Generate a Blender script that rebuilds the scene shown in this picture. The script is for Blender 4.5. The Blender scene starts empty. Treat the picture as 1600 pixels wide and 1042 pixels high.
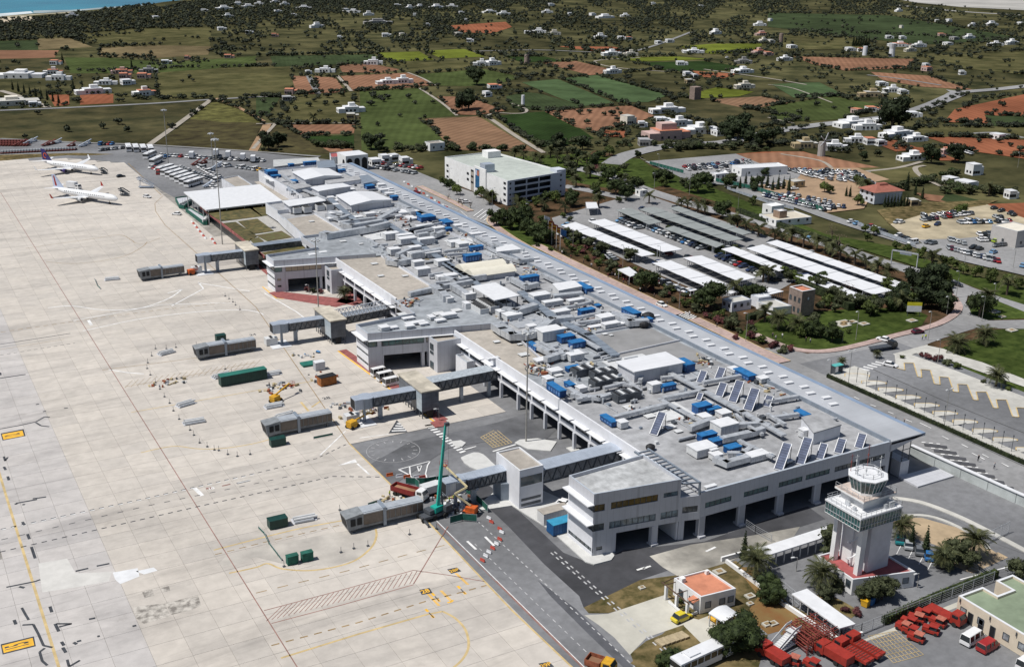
import bpy,math,random
import numpy as np
from mathutils import Matrix,Vector
R=random.Random(7)
PI=math.pi
# ---------------------------------------------------------------- camera
FOC,PIT,ROL,YAW,CH=1798.73,.337746,.013438,-.513039,115.0
cY,sY,cP,sP,cR,sR=math.cos(YAW),math.sin(YAW),math.cos(PIT),math.sin(PIT),math.cos(ROL),math.sin(ROL)
S=bpy.context.scene
COL=S.collection
rgt=Vector((cY,sY,0));fh=Vector((-sY,cY,0))
fwd=fh*cP+Vector((0,0,-sP));upv=fh*sP+Vector((0,0,cP))
r2=rgt*cR+upv*sR;u2=upv*cR-rgt*sR
cam_d=bpy.data.cameras.new('camera');cam=bpy.data.objects.new('camera',cam_d);COL.objects.link(cam)
cam.matrix_world=Matrix(((r2.x,u2.x,-fwd.x,0),(r2.y,u2.y,-fwd.y,0),(r2.z,u2.z,-fwd.z,CH),(0,0,0,1)))
cam_d.sensor_width=36;cam_d.lens=36*FOC/1600;cam_d.clip_start=1;cam_d.clip_end=60000
S.camera=cam
# ---------------------------------------------------------------- world, sun, exposure
SH_AZ,SUN_EL=math.radians(-11),math.radians(61)      # direction the shadows fall, height of the sun
sd=Vector((-math.cos(SH_AZ)*math.cos(SUN_EL),-math.sin(SH_AZ)*math.cos(SUN_EL),math.sin(SUN_EL)))
W=bpy.data.worlds.new("World");S.world=W;W.use_nodes=True
nt=W.node_tree;bg=nt.nodes['Background']
sky=nt.nodes.new('ShaderNodeTexSky');sky.sky_type='NISHITA';sky.sun_disc=False
sky.sun_elevation=SUN_EL;sky.sun_rotation=math.atan2(sd.x,sd.y)
nt.links.new(sky.outputs[0],bg.inputs[0]);bg.inputs[1].default_value=0.06
ld=bpy.data.lights.new('sun','SUN');ld.energy=4.6;ld.angle=math.radians(.5);ld.color=(1,.965,.90)
sun=bpy.data.objects.new('sun',ld);COL.objects.link(sun)
sun.rotation_euler=sd.to_track_quat('Z','Y').to_euler();sun.location=(0,0,300)
S.view_settings.view_transform='Standard';S.view_settings.look='None'
S.view_settings.exposure=0.0;S.view_settings.gamma=1;S.view_settings.use_curve_mapping=False
S.cycles.max_bounces=5;S.cycles.diffuse_bounces=2;S.cycles.glossy_bounces=2;S.cycles.transparent_max_bounces=4

# ---------------------------------------------------------------- helpers
def g(px,py,z=0.0):
    """a point of the photograph (1600 x 1042) at height z -> its place on the ground plan"""
    X=(px-800)/FOC;Y=(py-521)/FOC
    X,Y=X*cR+Y*sR,-X*sR+Y*cR
    b=cP-Y*sP;d=-(sP+Y*cP);t=(CH-z)/-d
    x,y=X*t,b*t
    return(x*cY-y*sY,x*sY+y*cY)
def J(x,y,z=0):
    a=x*cY+y*sY;b=-x*sY+y*cY
    Yd=-((z-CH)*cP+b*sP);Z=b*cP-(z-CH)*sP
    return 800+FOC*(a*cR-Yd*sR)/Z,521+FOC*(a*sR+Yd*cR)/Z
def lerp(a,b,t):return tuple(p+(q-p)*t for p,q in zip(a,b))

class MB:
    def __init__(s):s.v=[];s.f=[];s.m=[]
    def face(s,pts,m=0):
        n=len(s.v);s.v+=[tuple(p)for p in pts];s.f.append(tuple(range(n,n+len(pts))));s.m.append(m)
    def prism(s,pts,z0,z1,m=0,mt=None,bottom=False,top=True):
        a=sum(pts[i][0]*pts[(i+1)%len(pts)][1]-pts[(i+1)%len(pts)][0]*pts[i][1]for i in range(len(pts)))
        if a<0:pts=pts[::-1]
        n=len(s.v);k=len(pts)
        s.v+=[(p[0],p[1],z0)for p in pts]+[(p[0],p[1],z1)for p in pts]
        for i in range(k):
            j=(i+1)%k;s.f.append((n+i,n+j,n+k+j,n+k+i));s.m.append(m)
        if top:s.f.append(tuple(range(n+k,n+2*k)));s.m.append(m if mt is None else mt)
        if bottom:s.f.append(tuple(range(n+k-1,n-1,-1)));s.m.append(m)
    def box(s,x0,x1,y0,y1,z0,z1,m=0,mt=None):
        s.prism([(x0,y0),(x1,y0),(x1,y1),(x0,y1)],z0,z1,m,mt,True)
    def ob(s,cx,cy,z0,sx,sy,sz,rot=0,m=0,mt=None):
        c,q=math.cos(rot),math.sin(rot)
        s.prism([(cx+a*c-b*q,cy+a*q+b*c)for a,b in((-sx/2,-sy/2),(sx/2,-sy/2),(sx/2,sy/2),(-sx/2,sy/2))],z0,z0+sz,m,mt,True)
    def beam(s,p,q,w,h,m=0):
        p,q=Vector(p),Vector(q);d=q-p
        if d.length<1e-6:return
        d.normalize();u=Vector((0,0,1))if abs(d.z)<.95 else Vector((1,0,0))
        a=d.cross(u).normalized();b=a.cross(d).normalized();n=len(s.v)
        for o in(p,q):
            for i,j in((-1,-1),(1,-1),(1,1),(-1,1)):s.v.append(tuple(o+a*(i*w/2)+b*(j*h/2)))
        for f in((0,1,5,4),(1,2,6,5),(2,3,7,6),(3,0,4,7),(3,2,1,0),(4,5,6,7)):
            s.f.append(tuple(n+i for i in f));s.m.append(m)
    def tube(s,p,q,r,n=8,m=0,r2=None):
        p,q=Vector(p),Vector(q);d=(q-p).normalized();r2=r if r2 is None else r2
        u=Vector((0,0,1))if abs(d.z)<.95 else Vector((1,0,0))
        a=d.cross(u).normalized();b=a.cross(d);k=len(s.v)
        for o,rr in((p,r),(q,r2)):
            for i in range(n):
                t=2*PI*i/n;s.v.append(tuple(o+a*(rr*math.cos(t))+b*(rr*math.sin(t))))
        for i in range(n):
            j=(i+1)%n;s.f.append((k+j,k+i,k+n+i,k+n+j));s.m.append(m)
        s.f.append(tuple(range(k,k+n)));s.m.append(m);s.f.append(tuple(range(k+2*n-1,k+n-1,-1)));s.m.append(m)
    def ring(s,rings,m=0,cap=True):
        """loft of equal-length loops of points"""
        k=len(s.v);n=len(rings[0])
        for r in rings:s.v+=[tuple(p)for p in r]
        for a in range(len(rings)-1):
            for i in range(n):
                j=(i+1)%n;s.f.append((k+a*n+i,k+a*n+j,k+(a+1)*n+j,k+(a+1)*n+i));s.m.append(m)
        if cap:
            s.f.append(tuple(range(k+n-1,k-1,-1)));s.m.append(m)
            e=k+(len(rings)-1)*n;s.f.append(tuple(range(e,e+n)));s.m.append(m)
    def build(s,name,mats,parent=None,local=False,smooth=False,kind=None):
        me=bpy.data.meshes.new(name);v=s.v
        if parent is not None and not local:
            l=parent.location;c,q=math.cos(-parent.rotation_euler[2]),math.sin(-parent.rotation_euler[2])
            v=[((x-l[0])*c-(y-l[1])*q,(x-l[0])*q+(y-l[1])*c,z-l[2])for x,y,z in v]
        me.from_pydata(v,[],s.f)
        if not isinstance(mats,(list,tuple)):mats=[mats]
        for m in mats:me.materials.append(m)
        if len(mats)>1:me.polygons.foreach_set('material_index',s.m)
        if smooth:me.polygons.foreach_set('use_smooth',[True]*len(s.f))
        me.update()
        o=bpy.data.objects.new(name,me);COL.objects.link(o)
        if parent is not None:o.parent=parent
        if kind:o['kind']=kind
        return o
def mesh_np(name,V,F,mats,mi=None):
    me=bpy.data.meshes.new(name);V=np.asarray(V,np.float32);F=np.asarray(F,np.int32);k=F.shape[1]
    me.vertices.add(len(V));me.vertices.foreach_set('co',V.ravel())
    me.loops.add(F.size);me.loops.foreach_set('vertex_index',F.ravel())
    me.polygons.add(len(F));me.polygons.foreach_set('loop_start',np.arange(0,F.size,k,dtype=np.int32))
    me.polygons.foreach_set('loop_total',np.full(len(F),k,np.int32))
    for m in mats:me.materials.append(m)
    if mi is not None:me.polygons.foreach_set('material_index',np.asarray(mi,np.int32))
    me.update(calc_edges=True);return me

ITEMS=[]     # (object, look, x, y): their labels are written at the end, once all neighbours stand
def tag(o,label,cat,group=None,auto=False):
    o['category']=cat
    if group:o['group']=group
    if auto:ITEMS.append((o,label))
    else:o['label']=label
    return o
def thing(name,label,cat,x=0,y=0,z=0,rot=0,group=None,auto=False):
    o=bpy.data.objects.new(name,None);o.empty_display_size=.5;COL.objects.link(o)
    o.location=(x,y,z);o.rotation_euler=(0,0,rot)
    return tag(o,label,cat,group,auto)
KIDS={}
def dup(root,x,y,z=0,rot=0,label=None,cat=None,group=None,auto=True,scale=None):
    """copy a thing with its parts and their sub-parts"""
    def cp(o,par):
        c=o.copy();COL.objects.link(c)
        if par is not None:c.parent=par
        for ch in o.children:cp(ch,c)
        return c
    r=cp(root,None);r.location=(x,y,z);r.rotation_euler=(0,0,rot)
    if scale:r.scale=scale if isinstance(scale,tuple)else(scale,)*3
    for k in('label','group','category'):
        if k in r and(k!='category' or cat):del r[k]
    tag(r,label or 'x',cat or r['category'],group,auto)
    return r
def park_away(o):
    """drop a prototype that is only a source of copies"""
    for c in list(o.children_recursive):bpy.data.objects.remove(c)
    bpy.data.objects.remove(o)

# ---------------------------------------------------------------- materials
MATS={}
def srgb(r,g_,b):
    f=lambda c:((c/255+.055)/1.055)**2.4 if c>10 else c/255/12.92
    return(f(r),f(g_),f(b))
def mat(name,col,rough=.8,var=.12,scale=.25,col2=None,metal=0,detail=5,bump=0,lines=None,spec=.4,big=None,lo=.35,hi=.65,rows=None):
    if name in MATS:return MATS[name]
    m=bpy.data.materials.new(name);m.use_nodes=True;t=m.node_tree;b=t.nodes['Principled BSDF']
    b.inputs['Roughness'].default_value=rough;b.inputs['Metallic'].default_value=metal
    b.inputs['Specular IOR Level'].default_value=spec
    N=t.nodes.new;L=t.links.new
    if var==0 and not lines and not big:
        b.inputs['Base Color'].default_value=(*col,1);MATS[name]=m;return m
    geo=N('ShaderNodeNewGeometry');pos=geo.outputs['Position']
    n=N('ShaderNodeTexNoise');n.inputs['Scale'].default_value=scale;n.inputs['Detail'].default_value=detail;n.inputs['Roughness'].default_value=.62
    L(pos,n.inputs['Vector'])
    r=N('ShaderNodeValToRGB');L(n.outputs[0],r.inputs[0])
    c1=tuple(max(0,c*(1-var))for c in col);c2=col2 or tuple(c*(1+var)for c in col)
    r.color_ramp.elements[0].color=(*c1,1);r.color_ramp.elements[1].color=(*c2,1)
    r.color_ramp.elements[0].position=lo;r.color_ramp.elements[1].position=hi
    out=r.outputs[0]
    if big:                                  # second, wider noise: (scale, strength)
        n2=N('ShaderNodeTexNoise');n2.inputs['Scale'].default_value=big[0];n2.inputs['Detail'].default_value=3;L(pos,n2.inputs['Vector'])
        mr=N('ShaderNodeMapRange');L(n2.outputs[0],mr.inputs[0]);mr.inputs[1].default_value=.35;mr.inputs[2].default_value=.65
        mr.inputs[3].default_value=1-big[1];mr.inputs[4].default_value=1+big[1]
        mx=N('ShaderNodeMix');mx.data_type='RGBA';mx.blend_type='MULTIPLY';mx.inputs[0].default_value=1
        L(out,mx.inputs[6]);L(mr.outputs[0],mx.inputs[7]);out=mx.outputs[2]
    if lines:                                # joints every d metres along the axes given: (axes, d, width, dark)
        sx=N('ShaderNodeSeparateXYZ');L(pos,sx.inputs[0]);acc=None
        for ax in lines[0]:
            d=N('ShaderNodeMath');d.operation='DIVIDE';L(sx.outputs['XYZ'.index(ax)],d.inputs[0]);d.inputs[1].default_value=lines[1]
            fr=N('ShaderNodeMath');fr.operation='FRACT';L(d.outputs[0],fr.inputs[0])
            lt=N('ShaderNodeMath');lt.operation='LESS_THAN';L(fr.outputs[0],lt.inputs[0]);lt.inputs[1].default_value=lines[2]
            if acc is None:acc=lt.outputs[0]
            else:
                mm=N('ShaderNodeMath');mm.operation='MAXIMUM';L(acc,mm.inputs[0]);L(lt.outputs[0],mm.inputs[1]);acc=mm.outputs[0]
        mx=N('ShaderNodeMix');mx.data_type='RGBA';mx.blend_type='MULTIPLY';L(acc,mx.inputs[0])
        L(out,mx.inputs[6]);mx.inputs[7].default_value=(lines[3],)*3+(1,);out=mx.outputs[2]
    if rows:                                 # furrows: (angle, spacing, strength)
        mp=N('ShaderNodeMapping');mp.inputs['Rotation'].default_value=(0,0,rows[0]);L(pos,mp.inputs['Vector'])
        wv=N('ShaderNodeTexWave');wv.inputs['Scale'].default_value=1/rows[1]/3.2;wv.inputs['Distortion'].default_value=1.5;wv.inputs['Detail'].default_value=2
        L(mp.outputs[0],wv.inputs['Vector'])
        mr=N('ShaderNodeMapRange');L(wv.outputs[0],mr.inputs[0]);mr.inputs[3].default_value=1-rows[2];mr.inputs[4].default_value=1+rows[2]
        mx=N('ShaderNodeMix');mx.data_type='RGBA';mx.blend_type='MULTIPLY';mx.inputs[0].default_value=1
        L(out,mx.inputs[6]);L(mr.outputs[0],mx.inputs[7]);out=mx.outputs[2]
    L(out,b.inputs['Base Color'])
    if bump:
        bp=N('ShaderNodeBump');bp.inputs['Strength'].default_value=bump;bp.inputs['Distance'].default_value=.1
        L(n.outputs[0],bp.inputs['Height']);L(bp.outputs[0],b.inputs['Normal'])
    MATS[name]=m;return m

white=mat('white_wall',(.66,.67,.71),.7,.06,.4,big=(.05,.05))
panel=mat('wall_panel',(.50,.51,.55),.5,.05,.3,lines=('XY',1.25,.06,.82),big=(.06,.05))
roofwhite=mat('white_sheet_roof',(.66,.67,.70),.45,.04,.3,lines=('Y',2.0,.05,.9))
plainwhite=mat('white_paint',(.655,.665,.69),.5,.06,.6)
offwhite=mat('cream_render',(.66,.62,.54),.8,.08,.5)
villa=mat('whitewash',(.74,.74,.74),.85,.07,.3)
roofgrey=mat('grey_roof_membrane',(.315,.32,.335),.9,.20,.45,big=(.05,.16),bump=.15,detail=12,lines=('XY',4,.012,.8))
roofgrey2=mat('blue_grey_roof_membrane',(.265,.285,.31),.9,.20,.4,big=(.05,.16),detail=12)
roofbrown=mat('brown_gravel_roof',(.345,.315,.28),.95,.14,.6,big=(.05,.15),detail=9)
roofmot=mat('mottled_felt_roof',(.40,.41,.42),.9,.22,.55,lines=('XY',1.6,.04,.85),big=(.12,.14),detail=8)
stripm=mat('zinc_strip_roof',(.43,.445,.475),.45,.07,.12,lines=('Y',3.0,.03,.85),metal=.15,big=(.03,.12))
stripblue=mat('strip_roof_edge',(.27,.35,.48),.35,.10,.2,metal=.2)
parap=mat('parapet_cap',(.40,.44,.50),.5,.1,.5)
metal=mat('galvanised_duct',(.52,.54,.57),.38,.16,.8,metal=.35)
metald=mat('dark_steel',(.09,.10,.115),.5,.2,.8,metal=.3)
steelg=mat('blue_grey_steel',(.25,.29,.345),.45,.12,.5,metal=.25)
steell=mat('pale_corrugated_steel',(.42,.47,.55),.4,.1,.5,metal=.25,lines=('XY',.6,.12,.86))
black=mat('black_void',(.012,.013,.016),.7,.2,1)
shadefl=mat('undercroft_shaded_concrete',(.12,.12,.125),.9,.2,.4)  # concrete darkened in its colour so the openings look shaded
glass=mat('window_glass',(.03,.042,.05),.12,.5,.35,spec=.8,col2=(.09,.12,.14))
glassg=mat('green_window_glass',(.02,.07,.075),.1,.4,.6,spec=.8,col2=(.05,.15,.16))
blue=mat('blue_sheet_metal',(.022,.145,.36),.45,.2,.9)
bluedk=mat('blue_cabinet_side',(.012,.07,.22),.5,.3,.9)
acwhite=mat('white_cabinet',(.58,.59,.60),.5,.08,1)
fan=mat('fan_black',(.02,.02,.022),.6,0)
solar=mat('collector_glass',(.085,.10,.15),.7,.2,.6,lines=('Z',.4,.2,1.7),spec=.1)
def concrete():
    m=mat('apron_concrete',(.515,.475,.43),.9,.08,.35,big=(.018,.07),detail=9)
    t=m.node_tree;b=t.nodes['Principled BSDF'];N=t.nodes.new;L=t.links.new
    src=b.inputs['Base Color'].links[0].from_socket
    geo=N('ShaderNodeNewGeometry')
    def mul(fac,col,s):
        mx=N('ShaderNodeMix');mx.data_type='RGBA';mx.blend_type='MULTIPLY';L(fac,mx.inputs[0]);L(s,mx.inputs[6]);mx.inputs[7].default_value=(*col,1);return mx.outputs[2]
    off=N('ShaderNodeVectorMath');off.operation='SUBTRACT';L(geo.outputs['Position'],off.inputs[0]);off.inputs[1].default_value=(88.4-600,120-600,0)
    dv=N('ShaderNodeVectorMath');dv.operation='DIVIDE';L(off.outputs[0],dv.inputs[0]);dv.inputs[1].default_value=(6,6,1e4)
    fl=N('ShaderNodeVectorMath');fl.operation='FLOOR';L(dv.outputs[0],fl.inputs[0])
    wn=N('ShaderNodeTexWhiteNoise');L(fl.outputs[0],wn.inputs[0])
    mr=N('ShaderNodeMapRange');L(wn.outputs[0],mr.inputs[0]);mr.inputs[3].default_value=0;mr.inputs[4].default_value=.6
    s=mul(mr.outputs[0],(.84,.85,.87),src)
    sx=N('ShaderNodeSeparateXYZ');L(geo.outputs['Position'],sx.inputs[0])
    lt=N('ShaderNodeMath');lt.operation='LESS_THAN';L(sx.outputs[0],lt.inputs[0]);lt.inputs[1].default_value=28.4
    s=mul(lt.outputs[0],(.95,.975,1.04),s)
    # rubber and oil stains: stretched noise
    mp=N('ShaderNodeMapping');mp.inputs['Scale'].default_value=(.012,.07,.02);L(geo.outputs['Position'],mp.inputs[0])
    n3=N('ShaderNodeTexNoise');n3.inputs['Scale'].default_value=1;n3.inputs['Detail'].default_value=8;n3.inputs['Roughness'].default_value=.7;n3.inputs['Distortion'].default_value=.8;L(mp.outputs[0],n3.inputs[0])
    m3=N('ShaderNodeMapRange');L(n3.outputs[0],m3.inputs[0]);m3.inputs[1].default_value=.50;m3.inputs[2].default_value=.74;m3.inputs[3].default_value=0;m3.inputs[4].default_value=1.0
    s=mul(m3.outputs[0],(.62,.62,.63),s)
    n4=N('ShaderNodeTexNoise');n4.inputs['Scale'].default_value=.11;n4.inputs['Detail'].default_value=12;n4.inputs['Roughness'].default_value=.75;L(geo.outputs['Position'],n4.inputs[0])
    m4=N('ShaderNodeMapRange');L(n4.outputs[0],m4.inputs[0]);m4.inputs[1].default_value=.6;m4.inputs[2].default_value=.72;m4.inputs[3].default_value=0;m4.inputs[4].default_value=.55
    s=mul(m4.outputs[0],(.66,.64,.62),s)
    L(s,b.inputs['Base Color']);return m
apronm=concrete()
jointm=mat('joint_filler',(.27,.255,.235),.9,.3,.2)
asph=mat('grey_asphalt',(.165,.168,.178),.9,.13,.5,big=(.03,.22),detail=9)
asphd=mat('new_black_asphalt',(.052,.053,.060),.9,.18,.3,big=(.045,.35),detail=9)
asphl=mat('pale_asphalt',(.24,.24,.245),.9,.12,.5,big=(.03,.16),detail=9)
pave=mat('pale_paving',(.46,.45,.42),.9,.1,.4,big=(.05,.1),lines=('XY',2.4,.03,.85))
pavec=mat('forecourt_concrete',(.45,.435,.385),.9,.08,.3,big=(.05,.12))
pink=mat('pink_paving',(.38,.285,.26),.9,.16,.8,big=(.1,.12))
redp=mat('red_paint',(.26,.085,.08),.85,.25,.5)
redroof=mat('red_roof_coating',(.30,.075,.075),.8,.2,.35,big=(.1,.15))
orang=mat('terracotta_roof',(.50,.20,.12),.85,.14,.5)
yel=mat('yellow_line',(.50,.38,.19),.8,.2,.4)
yelb=mat('bright_yellow_paint',(.75,.42,.04),.7,.15,.5)
brl=mat('worn_brown_line',(.27,.19,.10),.85,.25,.4)
redl=mat('dark_red_line',(.25,.14,.12),.85,.25,.4)
whl=mat('white_road_paint',(.66,.66,.66),.8,.18,.6)
blk=mat('black_bitumen',(.045,.05,.06),.8,.3,.5)
dry=mat('dry_grass',(.095,.09,.035),.95,.45,.35,col2=(.20,.15,.075),detail=12,big=(.05,.3),spec=.05)
lawn=mat('lawn',(.036,.058,.013),.95,.3,.3,detail=11,big=(.03,.25),col2=(.065,.09,.022),spec=.05)
soil=mat('bare_soil',(.24,.13,.075),.95,.22,.25,detail=9,big=(.03,.2))
sandm=mat('sandy_ground',(.38,.29,.19),.95,.15,.3,detail=9)
dirt=mat('pale_dirt',(.35,.30,.21),.95,.2,.12,detail=10,big=(.03,.2))
trunkm=mat('bark',(.10,.075,.055),.95,.3,3)
def leafm(name,c,c2,sc=.9):
    m=mat(name,c,.75,.4,sc,col2=c2,detail=3,spec=.2)
    t=m.node_tree;b=t.nodes['Principled BSDF'];s=b.inputs['Base Color'].links[0].from_socket
    oi=t.nodes.new('ShaderNodeObjectInfo');mr=t.nodes.new('ShaderNodeMapRange');t.links.new(oi.outputs['Random'],mr.inputs[0]);mr.inputs[3].default_value=.7;mr.inputs[4].default_value=1.3
    mx=t.nodes.new('ShaderNodeMix');mx.data_type='RGBA';mx.blend_type='MULTIPLY';mx.inputs[0].default_value=1
    t.links.new(s,mx.inputs[6]);t.links.new(mr.outputs[0],mx.inputs[7]);t.links.new(mx.outputs[2],b.inputs['Base Color'])
    return m
lf_pine=leafm('pine_foliage',(.022,.036,.013),(.05,.07,.022))
lf_olive=leafm('olive_foliage',(.035,.044,.02),(.075,.085,.042))
lf_green=leafm('fresh_foliage',(.038,.055,.014),(.085,.11,.028))
lf_dark=leafm('dark_foliage',(.016,.026,.012),(.036,.05,.02))
lf_purple=leafm('purple_foliage',(.07,.025,.03),(.13,.045,.045))
lf_palm=leafm('palm_frond',(.035,.045,.02),(.10,.105,.045),1.5)
# ---------------------------------------------------------------- the ground and what is painted on it
ZS=[-.60]
def sheet(name,px,m,z=None,world=False,parent=None,thick=0):
    if z is None:ZS[0]+=.004;z=ZS[0]
    P=px if world else[g(a,b)for a,b in px]
    mb=MB()
    if thick:mb.prism(P,z-thick,z,0)
    else:
        a=sum(P[i][0]*P[(i+1)%len(P)][1]-P[(i+1)%len(P)][0]*P[i][1]for i in range(len(P)))
        if a<0:P=P[::-1]
        mb.face([(x,y,z)for x,y in P])
    return mb.build(name,m,parent,kind=None if parent else 'structure')
def ribbon(mb,P,w,z,m=0,dash=None):
    """a painted line along the ground points P; dash = (on, off) in metres"""
    L=0
    for i in range(len(P)-1):
        a,b=Vector((*P[i][:2],0)),Vector((*P[i+1][:2],0));d=b-a;l=d.length
        if l<1e-4:continue
        d/=l;n=Vector((-d.y,d.x,0))*(w/2)
        segs=[(0,l)]
        if dash:
            segs=[];per=sum(dash);k=math.floor(L/per)*per
            while k<L+l:
                s0,s1=max(0,k-L),min(l,k+dash[0]-L)
                if s1>s0:segs.append((s0,s1))
                k+=per
            L+=l
        for s0,s1 in segs:
            p,q=a+d*s0,a+d*s1
            mb.face([(p.x-n.x,p.y-n.y,z),(q.x-n.x,q.y-n.y,z),(q.x+n.x,q.y+n.y,z),(p.x+n.x,p.y+n.y,z)],m)
def line(px,w,m,name='painted_line',z=.008,dash=None,parent=None,world=False):
    mb=MB();P=px if world else[g(a,b)for a,b in px]
    ribbon(mb,P,w,z,0,dash)
    return mb.build(name,m,parent,kind=None if parent else 'structure')
def smooth(P,n=6):
    out=[]
    for i in range(len(P)-1):
        p0,p1,p2,p3=P[max(i-1,0)],P[i],P[i+1],P[min(i+2,len(P)-1)]
        for k in range(n):
            t=k/n
            out.append(tuple(.5*((2*b)+(c-a)*t+(2*a-5*b+4*c-d)*t*t+(3*b-a-3*c+d)*t**3)for a,b,c,d in zip(p0,p1,p2,p3)))
    out.append(tuple(P[-1]));return out

scrub=mat('scrubland',(.038,.044,.020),.95,.45,.03,col2=(.098,.09,.042),detail=15,big=(.005,.35),spec=.03)
mb=MB();mb.face([(-6000,-3000,-.62),(14000,-3000,-.62),(14000,20000,-.62),(-6000,20000,-.62)]);mb.build('ground',scrub,kind='structure')
sea=mat('sea_water',(.015,.17,.30),.25,.25,.004,col2=(.02,.30,.42),detail=4,lo=.3,hi=.7)
surf=mat('surf_foam',(.55,.60,.62),.6,.2,.02)
seap=[(-60,26),(0,25),(50,21),(110,18),(175,12),(225,8),(255,3),(320,-4)]
P=[g(*p)for p in seap]
mb=MB();mb.face([(*p,-.57)for p in P][::-1]+[(-4000,3000,-.57),(-4000,16000,-.57),(4000,16000,-.57)]);sea_o=mb.build('sea',sea,kind='structure')
sheet('surf',[(-60,22),(0,21),(48,17.5),(52,20.5),(0,25.5),(-60,27)],surf,z=-.53)
sheet('surf',[(52,16.5),(110,15.5),(175,10.5),(225,7),(225,8.4),(175,12.5),(110,18),(52,20.5)],mat('wet_sand',(.28,.33,.34),.5,.3,.02),z=-.53)
sheet('beach',[(-60,30),(0,28),(40,25),(58,27),(60,31),(30,33),(0,35),(-60,38)],mat('beach_sand',(.52,.44,.33),.9,.1,.05),z=-.52)
sheet('beach',[(-60,26.5),(0,25.5),(110,18),(120,19.5),(60,23),(0,28),(-60,30)],mat('dune',(.30,.27,.19),.9,.3,.05),z=-.525)
def fm(n,c,s=.05,var=.25,rows=None,c2=None):return mat(n,c,.95,var,s,col2=c2,detail=12,big=(.012,.22),rows=rows,spec=.03)
g1=fm('field_deep_green',(.037,.052,.023),rows=(.3,4,.06));g2=fm('field_mid_green',(.054,.071,.024),rows=(.5,5,.07));g3=fm('field_blue_green',(.055,.085,.038),rows=(-.9,5,.05))
g4=fm('field_yellow_green',(.105,.125,.020),rows=(1.2,5,.06));g5=fm('field_olive',(.060,.062,.025),c2=(.11,.10,.045));g6=fm('field_dark_olive',(.036,.040,.020),c2=(.085,.074,.036));g7=fm('field_crop_green',(.022,.040,.012),rows=(.9,3,.08))
b1=fm('field_ploughed_brown',(.21,.112,.07),rows=(.7,5,.12),var=.12);b2=fm('field_tan',(.175,.105,.065),rows=(1.0,5,.12),var=.15);b3=fm('field_red_soil',(.235,.088,.048),rows=(.4,5,.08),var=.12);b4=fm('field_grey_brown',(.14,.11,.06))
tri1=fm('meadow_flowering',(.065,.062,.025),.15,c2=(.135,.13,.045));tri2=fm('meadow_brown',(.045,.038,.022),.1,c2=(.08,.07,.032))
quarry=mat('quarry_rock',(.36,.35,.33),.9,.2,.01)
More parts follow.
